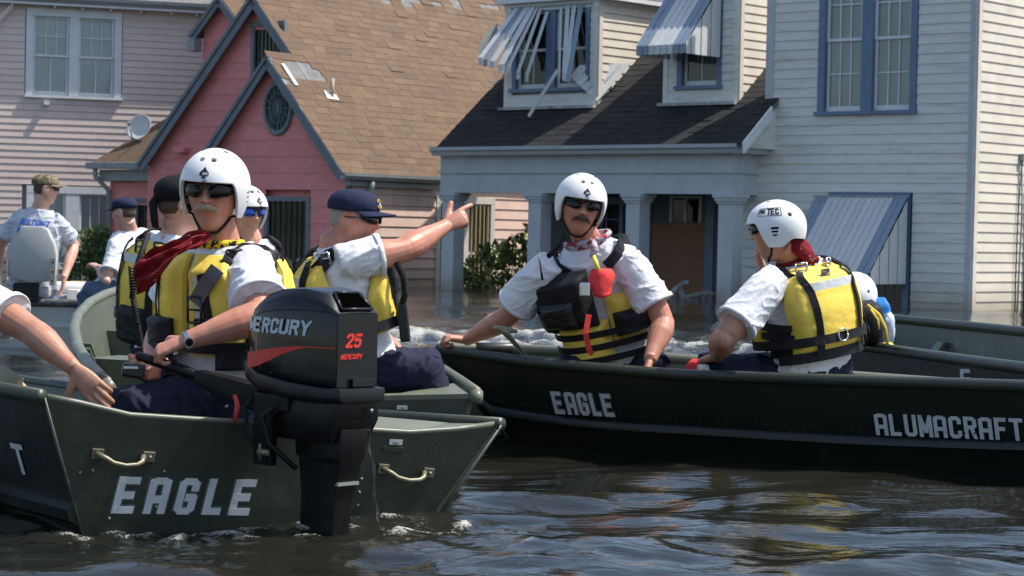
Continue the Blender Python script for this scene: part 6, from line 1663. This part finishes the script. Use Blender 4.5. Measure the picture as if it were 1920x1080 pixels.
# ---- B: crew member whose arm hangs into the left edge
_tB = Torso(W(-150, 770, 8.75), W(-120, 500, 8.7), (.75, .6, 0), 1.05)
hB = Head(W(-105, 395, 8.68), (.7, .7, 0))
shB = _tB.pt(.86, -90, -.04)
shB = W(-62, 548, 8.5); wB = W(140, 692, 8.22)
pB = make_person('crew member in white t-shirt at the left edge, one bare arm hanging down', W(-150, 800, 8.7), _tB, hB,
                 [dict(s=shB, e=W(62, 622, 8.34), w=wB, d=Vector((.62, -.05, -.62)), n=(-.1, 1, .1), left=True, curl=[(4, 8, 6), (8, 10, 6), (10, 14, 8), (14, 16, 10)], thumb=(62, 8), sl=.66, bulk=1.12, hs=1.08, spread=2)],
                 M_SKIN2, M_SHIRT, M_NAVY, [(_tB.p, W(-40, 742, 8.5), W(-20, 950, 8.5)), (_tB.p + Vector((-.1, .1, 0)), W(-60, 745, 8.9), W(-60, 950, 8.9))], seed=2, sleeve_r=(.080, .098))
hB.hair(pB, M_BRNH, 85, -20)

# ---- C: man in black head cloth, back to us
_tC = Torso(W(318, 680, 10.40), W(334, 434, 10.35), (.72, .69, 0), .95)
hC = Head(W(340, 385, 10.33), (.90, .35, 0), 2, 0, 1.06)
pC = make_person('man in black head cloth and yellow life vest, seen from behind the helmsman', W(290, 740, 10.4), _tC, hC,
                 [dict(s=_tC.pt(.86, 90, -.045), e=W(240, 572, 10.62), w=W(275, 655, 10.35), d=(.2, -.3, -.5), n=(.7, 0, 0), left=True), dict(s=_tC.pt(.86, -90, -.045), e=W(395, 570, 10.1), w=W(420, 640, 10.3), d=(.4, .3, -.2), n=(0, 0, -1), left=False)],
                 M_SKIN3, M_SHIRT, M_NAVY, [(_tC.p + Vector((.05, -.05, 0)), W(385, 690, 10.75), W(390, 800, 10.8)), (_tC.p + Vector((-.05, .08, 0)), W(330, 680, 10.95), W(340, 790, 11))], seed=3)
cp = hC.cap(pC, M_BLKCAP, 'head_cloth', brim=False)
mb = MB()
for k in range(3):
    mb.tube([hC.P(0, -.105, .045), hC.P(.012 * (k - 1), -.125, .01 - .01 * k), hC.P(.02 * (k - 1), -.12, -.05 - .02 * k), hC.P(.025 * (k - 1), -.105, -.095)], [.014, .018, .016, .006], 8, flat=.6)
part('knot', mb, M_BLKCAP, cp, smooth=True)
hC.hair(pC, M_BRNH, 40, -24, 98, .003)
vC = vest(_tC, pC, seed=3)
buckle(_tC, .88, 176, .085, .04, .03, vC); buckle(_tC, .90, 205, .08, .03, .02, vC)
part('back_pouch', slab_patch(_tC, .16, .44, 165, 205, .075, .13, seed=7), M_WEB, vC, smooth=True)
cord(pC, [W(246, 500, 10.05), W(250, 560, 10.02), W(258, 610, 10.0), W(268, 668, 10.05)], .012, 34, .004)
mb = MB(); mb.tube([W(278, 436, 10.1), W(256, 500, 10.06), W(247, 560, 10.03)], .013, 8); part('radio_strap', mb, M_WEB, pC, smooth=True)

# ---- D: helmet with blue mirrored glasses, mostly hidden
_tD = Torso(W(470, 690, 11.0), W(462, 446, 10.95), (.75, -.6, 0), .92)
hD = Head(W(458, 402, 10.92), (.70, -.72, 0), 0, 0, .94)
pD = make_person('person in white helmet with blue mirrored sunglasses, half hidden behind the helmsman', W(470, 740, 11.0), _tD, hD,
                 [dict(s=_tD.pt(.86, 90, -.045), e=W(520, 580, 10.9), w=W(500, 660, 10.8)), dict(s=_tD.pt(.86, -90, -.045), e=W(430, 580, 11.0), w=W(450, 660, 10.8))], M_SKIN3, M_SHIRT, M_NAVY,
                 [(_tD.p, W(560, 690, 10.7), W(560, 800, 10.7)), (_tD.p, W(520, 700, 10.6), W(520, 800, 10.6))], ears=False, seed=4)
hD.helmet(pD); hD.glasses(pD, M_LENSB, hw=27, hh=12); vest(_tD, pD, seed=9)

# ---- E: pointing man
_tE = Torso(W(690, 700, 10.05), W(630, 453, 10.0), (.96, .26, 0), 1.06)
hE = Head(W(664, 414, 9.98), (.97, -.26, 0), -3, 0, 1.06)
wE = W(836, 424, 10.12); shE = W(652, 490, 9.83)
pE = make_person('man in navy cap and yellow life vest, pointing to the right', W(690, 740, 10.05), _tE, hE,
                 [dict(s=shE, e=W(756, 470, 9.90), w=wE, d=(W(884, 398, 10.16) - wE), n=(.12, 1, -.3), left=False, curl=[(14, 10, 6), (66, 86, 50), (70, 88, 50), (74, 88, 50)], thumb=(46, -4), sl=.58, bulk=1.2, hs=1.02),
                  dict(s=_tE.pt(.86, 90, -.045), e=W(660, 590, 10.35), w=W(745, 655, 10.35), d=(.5, .1, -.2), n=(0, 0, -1), left=True)],
                 M_SKIN, M_SHIRT, M_NAVY, [(_tE.p + Vector((.02, -.09, .02)), W(812, 703, 9.86), W(790, 850, 9.95)), (_tE.p + Vector((.04, .09, .02)), W(806, 685, 10.25), W(800, 840, 10.3))], bulk=1.08, seed=5, sleeve_r=(.080, .088))
hE.cap(pE, M_NAVYCAP, emblem=True); hE.glasses(pE, M_LENS, hw=25, hh=10); hE.hair(pE, M_GREYH, 45, -22, 96, .006)
vE = vest(_tE, pE, seed=5)
cord(pE, [W(742, 490, 9.86), W(757, 520, 9.84), W(760, 550, 9.84), W(752, 578, 9.84)], .012, 26, .0045)
mb = MB(); c = W(757, 605, 9.85); mb.box(c, (.045, .05, .17), Vector((1, 0, .12)).normalized(), (0, 1, 0), Vector((-.12, 0, 1)).normalized()); part('radio', mb, M_BLACKP, pE, bevel=.008)
buckle(_tE, .92, -128, .055, .03, .025, vE, M_STEEL)
part('front_flap', slab_patch(_tE, .52, .82, -10, -40, .075, .10, seed=8), M_WEB, vE, smooth=True)

# ---- F: man with dark moustache in the bow of the long boat
_tF = Torso(W(1165, 700, 11.75), W(1100, 448, 11.62), (-.22, -.97, 0), 1.16)
hF = Head(W(1088, 388, 11.52), (.13, -.99, 0), -3, -8, 1.12)
wF = W(873, 638, 11.93); wF2 = W(1218, 676, 11.28)
pF = make_person('man with white helmet and dark moustache leaning on the bow of the long boat', W(1165, 740, 11.7), _tF, hF,
                 [dict(s=W(1022, 505, 11.55), e=W(948, 598, 11.72), w=wF, d=Vector((-.9, .06, .12)), n=(-.15, -.1, -1), left=False, curl=[(72, 80, 50)] * 4, thumb=(30, 45), sl=.72, bulk=1.22, hs=1.12),
                  dict(s=W(1183, 500, 11.5), e=W(1246, 604, 11.45), w=wF2, d=(-.25, -.1, -1), n=(-1, 0, 0), left=True, sl=.70, bulk=1.25, hs=1.1)],
                 M_SKIN, M_SHIRT, M_NAVY, [(_tF.p + Vector((-.1, -.04, .03)), W(1065, 692, 11.62), W(1070, 742, 11.95)), (_tF.p + Vector((.1, -.04, .03)), W(1235, 692, 11.4), W(1235, 742, 11.7))], ears=False, bulk=1.16, seed=6, sleeve_r=(.078, .092))
hF.helmet(pF); hF.glasses(pF, M_LENS, hw=26, hh=11); hF.moustache(pF, M_DKM, w=26, thick=.0085, droop=10)
vF = part('life_vest', slab_patch(_tF, .16, .46, 8, -64, .022, .085, seed=11), M_YEL, pF, smooth=True)
part('front_panel', slab_patch(_tF, .30, .62, 10, 78, .022, .07, seed=12), M_YEL, vF, smooth=True)
for h in (.20, .29, .38): part('belt', webbing(_tF, [(h, a) for a in range(-70, 91, 16)], .034, .088, .004, n=2), M_WEB, vF)
part('chest_pack', slab_patch(_tF, .44, .84, -2, -58, .05, .15, seed=13), M_WEB, vF, smooth=True)
part('chest_pouch', slab_patch(_tF, .48, .66, -16, -46, .148, .18, seed=14), M_BLACKP, vF, smooth=True)
part('waist_pouch', slab_patch(_tF, .34, .50, 14, 74, .07, .155, seed=15), M_WEB, vF, smooth=True)
part('radio_holster', slab_patch(_tF, .40, .66, -58, -80, .04, .13, seed=16, nh=8, na=8), M_BLACKP, vF, smooth=True)
for sg, hh in ((1, .82), (-1, .8)): part('shoulder_strap', webbing(_tF, [(hh, sg * 20), (.90, sg * 42), (.955, sg * 80), (.90, sg * 130)], .055, .028, .012), M_WEB, vF)
mb = MB(); c = W(1096, 543, 11.28); mb.box(c + Vector((.0, -.02, 0)), (.055, .03, .075)); part('torch', mb, M_STEEL, vF, bevel=.01)
# orange-red pouch, whistle strap, bandana and radio aerial
mb = MB(); rr_ = []
for i in range(9):
    t = i / 8; c = lerp(W(1127, 506, 11.36), W(1128, 556, 11.34), t); w = .052 + .012 * math.sin(t * 4.5)
    rr_.append([c + Vector((math.cos(a) * w * (1 + .14 * math.sin(3 * a + i * 1.1)), math.sin(a) * .04, .008 * math.sin(a * 2 + i))) for a in [2 * math.pi * k / 18 for k in range(18)]])
mb.loft(rr_); part('red_pouch', mb, M_REDF, pF, smooth=True)
mb = MB(); mb.tube([W(1112, 478, 11.38), W(1117, 492, 11.34), W(1122, 508, 11.33)], [.010, .013, .012], 8); part('yellow_tube', mb, M_YEL, pF, smooth=True)
mb = MB(); mb.ribbon([W(1104, 590, 11.28), W(1098, 625, 11.26), W(1104, 655, 11.28), W(1110, 664, 11.3)], [Vector((0, -1, .1))] * 4, .028, .006); part('red_strap', mb, M_REDF, pF)
mb = MB()
for k in range(3): mb.tube([_tF.pt(.985, a, .012 + .006 * k) + Vector((0, 0, .012 * k - .01)) for a in range(-80, 200, 18)], .014, 7)
mb.tube([W(1113, 452, 11.42), W(1116, 468, 11.38), W(1108, 482, 11.37)], [.014, .020, .010], 8); part('bandana', mb, M_FLAG, pF, smooth=True)
mb = MB(); mb.tube([W(1017, 525, 11.32), W(1014, 505, 11.32), W(1009, 470, 11.33)], [.007, .005, .003], 7); part('radio_aerial', mb, M_BLACKP, pF, smooth=True)
cord(pF, [W(1062, 440, 11.42), W(1050, 460, 11.4), W(1036, 474, 11.4), W(1028, 480, 11.38)], .011, 13, .004)

# ---- G: man with his back to us
_tG = Torso(W(1522, 712, 11.02), W(1490, 488, 11.0), (-.62, .78, 0), 1.12)
hG = Head(W(1452, 436, 10.90), (-.97, .22, 0), -4, 4, 1.02)
wG2 = W(1432, 505, 11.12)
pG = make_person('man with white helmet and red neck cloth, his yellow vest back towards us', W(1520, 740, 10.9), _tG, hG,
                 [dict(s=W(1446, 530, 10.78), e=W(1356, 636, 10.62), w=W(1345, 668, 10.95), d=(-.5, .5, -.2), n=(0, 0, -1), left=True, sl=.74, bulk=1.28),
                  dict(s=_tG.pt(.86, -90, -.045), e=W(1455, 610, 11.35), w=wG2, d=Vector((-.42, -.1, .9)), n=(.9, 0, .4), left=False, curl=[(50, 70, 40)] * 4, thumb=(30, 20), bulk=1.05)],
                 M_SKIN2, M_SHIRT, M_NAVY, [(_tG.p + Vector((-.08, -.08, .0)), W(1325, 690, 11.1), W(1330, 745, 11.4)), (_tG.p + Vector((0, .12, .0)), W(1400, 690, 11.4), W(1380, 745, 11.6))], ears=False, bulk=1.14, seed=8, sleeve_r=(.082, .092))
hG.helmet(pG, logo=False, side_logo=True); hG.glasses(pG, M_LENS)
vG = vest(_tG, pG, seed=21, hb=.95)
c = _tG.pt(.37, 176, .092); n_ = _tG.nrm(.37, 176); s_ = _tG.up.cross(n_).normalized(); u_ = n_.cross(s_)
mb = MB(); mb.tube([c + (s_ * math.cos(a) + u_ * math.sin(a)) * .030 + n_ * .006 for a in [2 * math.pi * k / 20 for k in range(21)]], .005, 7); part('d_ring', mb, M_STEEL, vG, smooth=True)
c = _tG.pt(.88, 178, .082); mb = MB(); mb.box(c, (.055, .04, .004), s_, u_, n_); part('patch', mb, material('badge', (.05, .05, .05), .6, .3, 30, col2=(.5, .45, .2), c2lo=.5, c2hi=.6, c2scale=60), vG)
for sg in (150, 205): buckle(_tG, .955, sg, .06, .028, .018, vG, M_STEEL)
for h in (.44, .52): part('side_strap', webbing(_tG, [(h, 60), (h - .01, 90), (h - .04, 122)], .032, .05, .004), M_WEB, vG)
rows = []
for i in range(9):
    t = i / 8; rows.append([hG.P(0, -.09, -.03) * (1 - t) + (_tG.pt(.97, 180, .03)) * t + (s_ * math.cos(a) * (.036 + .022 * math.sin(t * 3)) + Vector((0, 0, 1)) * .012 * math.sin(3 * a + t * 5) - n_ * -.03 * math.sin(a)) for a in [2 * math.pi * k / 16 for k in range(16)]])
mb = MB(); mb.loft(rows); mb.tube([_tG.pt(.985, a, .014) for a in range(80, 281, 16)], .017, 8); part('bandana', mb, M_REDC, pG, smooth=True)

# ---- H: man in camouflage cap, far left
_tH = Torso(W(60, 555, 19.25), W(76, 388, 19.2), (.25, .97, 0), 1.08)
hH = Head(W(86, 356, 19.2), (.90, .22, 0), 0, 0, 1.02)
pH = make_person('man in camouflage cap and grey printed t-shirt on the swivel seat', W(60, 575, 19.3), _tH, hH,
                 [dict(s=_tH.pt(.86, -90, -.045), e=W(139, 458, 19.35), w=W(120, 522, 19.1), d=(-.1, .1, -1), n=(-1, 0, 0), left=False, sl=.72), dict(s=_tH.pt(.86, 90, -.045), e=W(-2, 460, 19.3), w=W(5, 520, 19.6), d=(.3, .5, -.4), n=(0, 0, -1), left=True, sl=.7)],
                 M_SKIN3, M_GREYT, M_JEAN, [(_tH.p + Vector((.1, .1, 0)), W(110, 545, 19.9), W(112, 600, 19.9)), (_tH.p + Vector((-.1, .1, 0)), W(30, 545, 19.9), W(30, 600, 19.9))], vox=.008, bulk=1.05, seed=9)
hH.cap(pH, M_CAMO); hH.glasses(pH, M_LENS); hH.hair(pH, M_BRNH, 45, -24, 94, .006)
M_PRINT = cloth('blue_print', (.05, .12, .42))
for txt, h in (('INSTANT', .80), ('WISDOM', .70), ('INSIDE', .60)):
    part('lettering', lettering(txt, lambda u, v, o: _tH.pt(h + v / .77, 152 + math.degrees(u / .20), .022 + o), .052, stroke=1.3, gap=.9, shear=.2, squeeze=.85), M_PRINT, pH)

# ---- I: boy in white shirt and navy cap
_tI = Torso(W(250, 560, 18.4), W(240, 428, 18.3), (-.75, .66, 0), .88)
hI = Head(W(233, 400, 18.25), (-.93, .36, 0), -4, 0, .98)
pI = make_person('young man in plain white shirt, navy cap and jeans in the white boat', W(240, 575, 18.4), _tI, hI,
                 [dict(s=_tI.pt(.86, 90, -.04), e=W(200, 526, 18.0), w=W(183, 502, 18.35), d=(-.4, .5, .2), n=(0, 0, -1), left=True, sl=.78, bulk=.9), dict(s=_tI.pt(.86, -90, -.04), e=W(262, 520, 18.7), w=W(215, 520, 18.8), d=(-.5, .2, 0), n=(0, 0, -1), left=False, bulk=.9)],
                 M_SKIN3, M_SHIRT, M_JEAN, [(_tI.p + Vector((-.03, -.07, .05)), W(165, 545, 18.3), W(160, 600, 18.4)), (_tI.p + Vector((.0, .1, .05)), W(185, 540, 18.7), W(180, 600, 18.7))], vox=.008, bulk=.92, seed=10)
hI.cap(pI, M_NAVYCAP); hI.hair(pI, M_BRNH, 45, -26, 94, .005)
# ================================================================== smaller things
def leafy(name, base, lab, clumps, n, leaf, mats, stems):
    root = thing(name, base, lab, 'shrub')
    mb = MB()
    for a, b in stems: mb.tube([a, lerp(a, b, .5) + Vector((random.uniform(-.05, .05), 0, .02)), b], [.02, .014, .006], 6)
    part('stem', mb, M_STEMM, root, smooth=True)
    for k, m in enumerate(mats):
        v, f = [], []
        for c, r in clumps:
            for _ in range(int(n / len(mats))):
                while True:
                    q = Vector((random.uniform(-1, 1), random.uniform(-1, 1), random.uniform(-1, 1)))
                    if q.length < 1: break
                q = q.normalized() * (q.length ** .45)
                p = Vector(c) + Vector((q.x * r[0], q.y * r[1], q.z * r[2]))
                if p.z < -.1: continue
                d = (q + Vector((random.uniform(-.8, .8), random.uniform(-.8, .8), random.uniform(-.2, .9)))).normalized(); s_ = d.orthogonal().normalized()
                s_ = Matrix.Rotation(random.uniform(0, 6.28), 3, d) @ s_; nn = d.cross(s_); L = leaf * random.uniform(.6, 1.25); w = L * .24
                i = len(v)
                v += [p, p + d * L * .5 + s_ * w + nn * w * .3, p + d * L, p + d * L * .5 - s_ * w + nn * w * .3]; f += [(i, i + 1, i + 2), (i, i + 2, i + 3)]
        me = bpy.data.meshes.new('leaves'); o0 = origin_of(root); me.from_pydata([p - o0 for p in v], [], f)
        lo = link('leaves', me, m, root); lo['kind'] = 'stuff'
    return root
def leaf_mat(name, col):
    m = material(name, col, .5, .35, 9.0); b = m.node_tree.nodes['Principled BSDF']; b.inputs['Transmission Weight'].default_value = .0; b.inputs['Subsurface Weight'].default_value = .15; b.inputs['Subsurface Radius'].default_value = (.02, .03, .01)
    return m
M_STEMM = material('shrub_stem', (.10, .07, .045), .8, .2, 9)
LM = [leaf_mat('leaf_mid', (.17, .24, .06)), leaf_mat('leaf_light', (.32, .37, .12)), leaf_mat('leaf_dark', (.075, .12, .038))]
b = WZ(935, 545, 0)
Yb = b.y + 2.2
def cl(px, py, rx, rz, dy=0): return (W(px, py, Yb + dy), (rx, .4, rz))
leafy('leafy_shrub', W(935, 545, Yb), 'green shrub rising from the water between the porch columns and the peach wall',
      [cl(905, 515, .36, .34), cl(945, 508, .40, .36, .2), cl(985, 505, .42, .42), cl(925, 480, .25, .2, .1), cl(970, 470, .30, .22), cl(1003, 450, .25, .32, .1), cl(890, 538, .25, .2), cl(1010, 530, .4, .3), cl(962, 538, .5, .2)], 210, .15, LM,
      [(W(930, 560, Yb), W(905, 490, Yb)), (W(950, 560, Yb), W(960, 460, Yb)), (W(990, 560, Yb), W(1003, 430, Yb)), (W(960, 560, Yb), W(930, 470, Yb))])
b = W(175, 530, 44)
Yb = 45.5
leafy('leafy_shrub', W(175, 535, Yb), 'dark shrub against the lower window of the lilac house', [cl(160, 470, .35, .40), cl(190, 480, .4, .45), cl(150, 500, .35, .3), cl(205, 505, .4, .35), cl(175, 515, .5, .25), cl(185, 450, .25, .25), cl(225, 500, .35, .4)], 420, .12, [LM[2], LM[0], LM[2]],
      [(W(175, 545, Yb), W(165, 450, Yb)), (W(190, 545, Yb), W(198, 455, Yb))])
# ---- paddles
M_WOOD = material('varnished_wood', (.46, .29, .14), .45, .18, 8, stretch=(6, 1, 1)); M_PADDLE = material('worn_olive_paddle', (.27, .25, .18), .55, .15, 9, col2=(.4, .36, .26), c2lo=.55, c2hi=.75, c2scale=8)
pd = thing('paddle', W(975, 672, 11.75), 'olive paddle with flared grip propped in the bow of the long boat', 'paddle')
mb = MB(); g_ = [W(936, 617, 11.55), W(946, 622, 11.56), W(958, 636, 11.6), W(975, 655, 11.7), W(1000, 690, 11.85)]
mb.tube(g_, [.022, .036, .026, .021, .020], 12, flat=.45, up=(0, -1, .2)); part('shaft', mb, M_PADDLE, pd, smooth=True)
mb = MB(); mb.tube([W(927, 615, 11.5), W(937, 616, 11.54), W(950, 619, 11.56), W(968, 621, 11.6)], [.012, .017, .018, .010], 10, flat=.6, round_ends=True); part('grip', mb, M_PADDLE, pd, smooth=True)
pd = thing('paddle', W(30, 742, 8.4), 'wooden paddle with dark blade tip lying in the near boat at the left edge', 'paddle')
mb = MB(); mb.tube([W(-40, 690, 8.35), W(2, 708, 8.35), W(40, 722, 8.36)], [.05, .045, .026], 12, flat=.3, up=(0, .3, 1)); part('blade', mb, M_PADDLE, pd, smooth=True)
mb = MB(); mb.tube([W(30, 717, 8.36), W(52, 738, 8.38), W(80, 765, 8.42)], [.020, .017, .016], 10); part('shaft', mb, M_WOOD, pd, smooth=True)
# ---- gear piled in the boat beyond
bp = thing('backpack', W(1625, 655, 13.3), 'black backpack with yellow trim piled behind the man with the red neck cloth', 'backpack')
c = W(1622, 607, 13.3)
def blobby(c, r, n=24, m=14, amp=.08, sd=0):
    rows = []
    for j in range(m + 1):
        t = math.pi * (.02 + .96 * j / m); row = []
        for k in range(n):
            a = 2 * math.pi * k / n; d = Vector((math.cos(a) * math.sin(t), math.sin(a) * math.sin(t), -math.cos(t)))
            d = Vector([math.copysign(abs(q) ** .75, q) for q in d]); s = 1 + amp * noise.noise(d * 2.2 + Vector((sd, 0, 0)))
            row.append(Vector(c) + Vector((d.x * r[0], d.y * r[1], d.z * r[2])) * s)
        rows.append(row)
    mb = MB(); mb.loft(rows); return mb
part('main_bag', blobby(c, (.105, .11, .135), amp=.16, sd=1), M_WEB, bp, smooth=True)
part('front_pocket', blobby(W(1606, 625, 13.12), (.075, .06, .085), amp=.15, sd=3), M_WEB, bp, smooth=True)
mb = MB(); mb.tube([W(1626, 572, 13.13), W(1648, 590, 13.14), W(1660, 615, 13.15), W(1664, 645, 13.16)], .010, 7); part('piping', mb, M_YEL, bp, smooth=True)
mb = MB(); mb.tube([W(1632, 580, 13.12), W(1646, 600, 13.12), W(1648, 618, 13.12)], .007, 7); part('piping', mb, M_YEL, bp, smooth=True)
mb = MB(); mb.tube([W(1592, 572, 13.1), W(1600, 560, 13.1), W(1612, 566, 13.1), W(1622, 600, 13.05), W(1632, 640, 13.05)], .012, 8, flat=.4); part('strap', mb, M_WEB, bp, smooth=True)
o = blobby(W(1652, 598, 13.55), (.055, .09, .125), amp=.14, sd=5); whole('dry_bag', o, cloth('blue_nylon', (.03, .20, .55), rough=.5), W(1652, 640, 13.55), 'bright blue bag leaning behind the black backpack', 'bag', smooth=True)
M_CLEAR = material('clear_plastic_bag', (.55, .62, .72), .2, .15, 12, col2=(.15, .25, .5), c2lo=.6, c2hi=.66, c2scale=22)
o = blobby(W(1666, 618, 13.45), (.036, .05, .10), amp=.2, sd=8); whole('plastic_bag', o, M_CLEAR, W(1666, 650, 13.45), 'pale plastic bag beside the bright blue bag', 'bag', smooth=True)
o = blobby(W(1664, 648, 13.25), (.035, .04, .02), amp=.3, sd=9); whole('yellow_cloth', o, M_YEL, W(1664, 656, 13.25), 'crumpled yellow cloth on the boat bench below the plastic bag', 'cloth', smooth=True)
hk = thing('spare_helmet', W(1606, 575, 13.6), 'white helmet resting on the gear behind the black backpack', 'helmet')
HK = Head(W(1604, 563, 13.6), (.35, .95, 0), 14, 0, 1.12); HK.helmet(hk, logo=False, name='shell')
# ---- red bailer with white cap on the gunwale
bc = thing('bailer', W(1305, 694, 11.0), 'red plastic bailer with a crumpled white lid on the gunwale of the long boat', 'bailer')
mb = MB(); mb.loft([[W(x, y, 11.0 + dd) for dd in (-.05, .05) for x, y in ()] or [W(1283, 694, 10.98), W(1311, 694, 10.98), W(1311, 694, 11.1), W(1283, 694, 11.1)], [W(1287, 683, 10.98), W(1312, 681, 10.98), W(1312, 681, 11.1), W(1287, 683, 11.1)], [W(1298, 672, 11.0), W(1309, 673, 11.0), W(1309, 673, 11.08), W(1298, 672, 11.08)]]); part('scoop', mb, M_REDF, bc, bevel=.008)
part('lid', blobby(W(1318, 690, 10.98), (.03, .03, .018), amp=.5, sd=4), M_WPLAS, bc, smooth=True)
# ---- white plastic chair half drowned in the porch
ch = thing('plastic_chair', WZ(1300, 566, 0), 'white plastic chair tipped over and half drowned inside the porch', 'chair')
M_CHAIR = material('shaded_white_plastic', (.36, .38, .38), .6, .2, 5)  # white plastic greyed to stand in for the porch shade
Yc = RF.pt(RF.hit(1300, 560, -1.3)[0], 0, -1.3).y
def bar(pts, w, name): 
    mb = MB(); mb.ribbon([W(x, y, Yc + d) for x, y, d in pts], [Vector((-.3, -.9, .3))] * len(pts), w, .03); part(name, mb, M_CHAIR, ch)
bar([(1256, 556, 0), (1268, 540, 0), (1282, 531, .1), (1291, 530, .1)], .08, 'armrest'); bar([(1274, 536, .05), (1282, 560, .05)], .09, 'leg'); bar([(1262, 550, .3), (1268, 566, .3)], .07, 'leg')
bar([(1284, 558, 0), (1305, 553, .1), (1322, 549, .2)], .06, 'backrest_rail'); bar([(1322, 549, .2), (1345, 553, .3), (1352, 557, .3)], .06, 'backrest_rail')
for k in range(4): bar([(1290 + 14 * k, 558, .05), (1306 + 11 * k, 551, .25)], .05, 'slat')
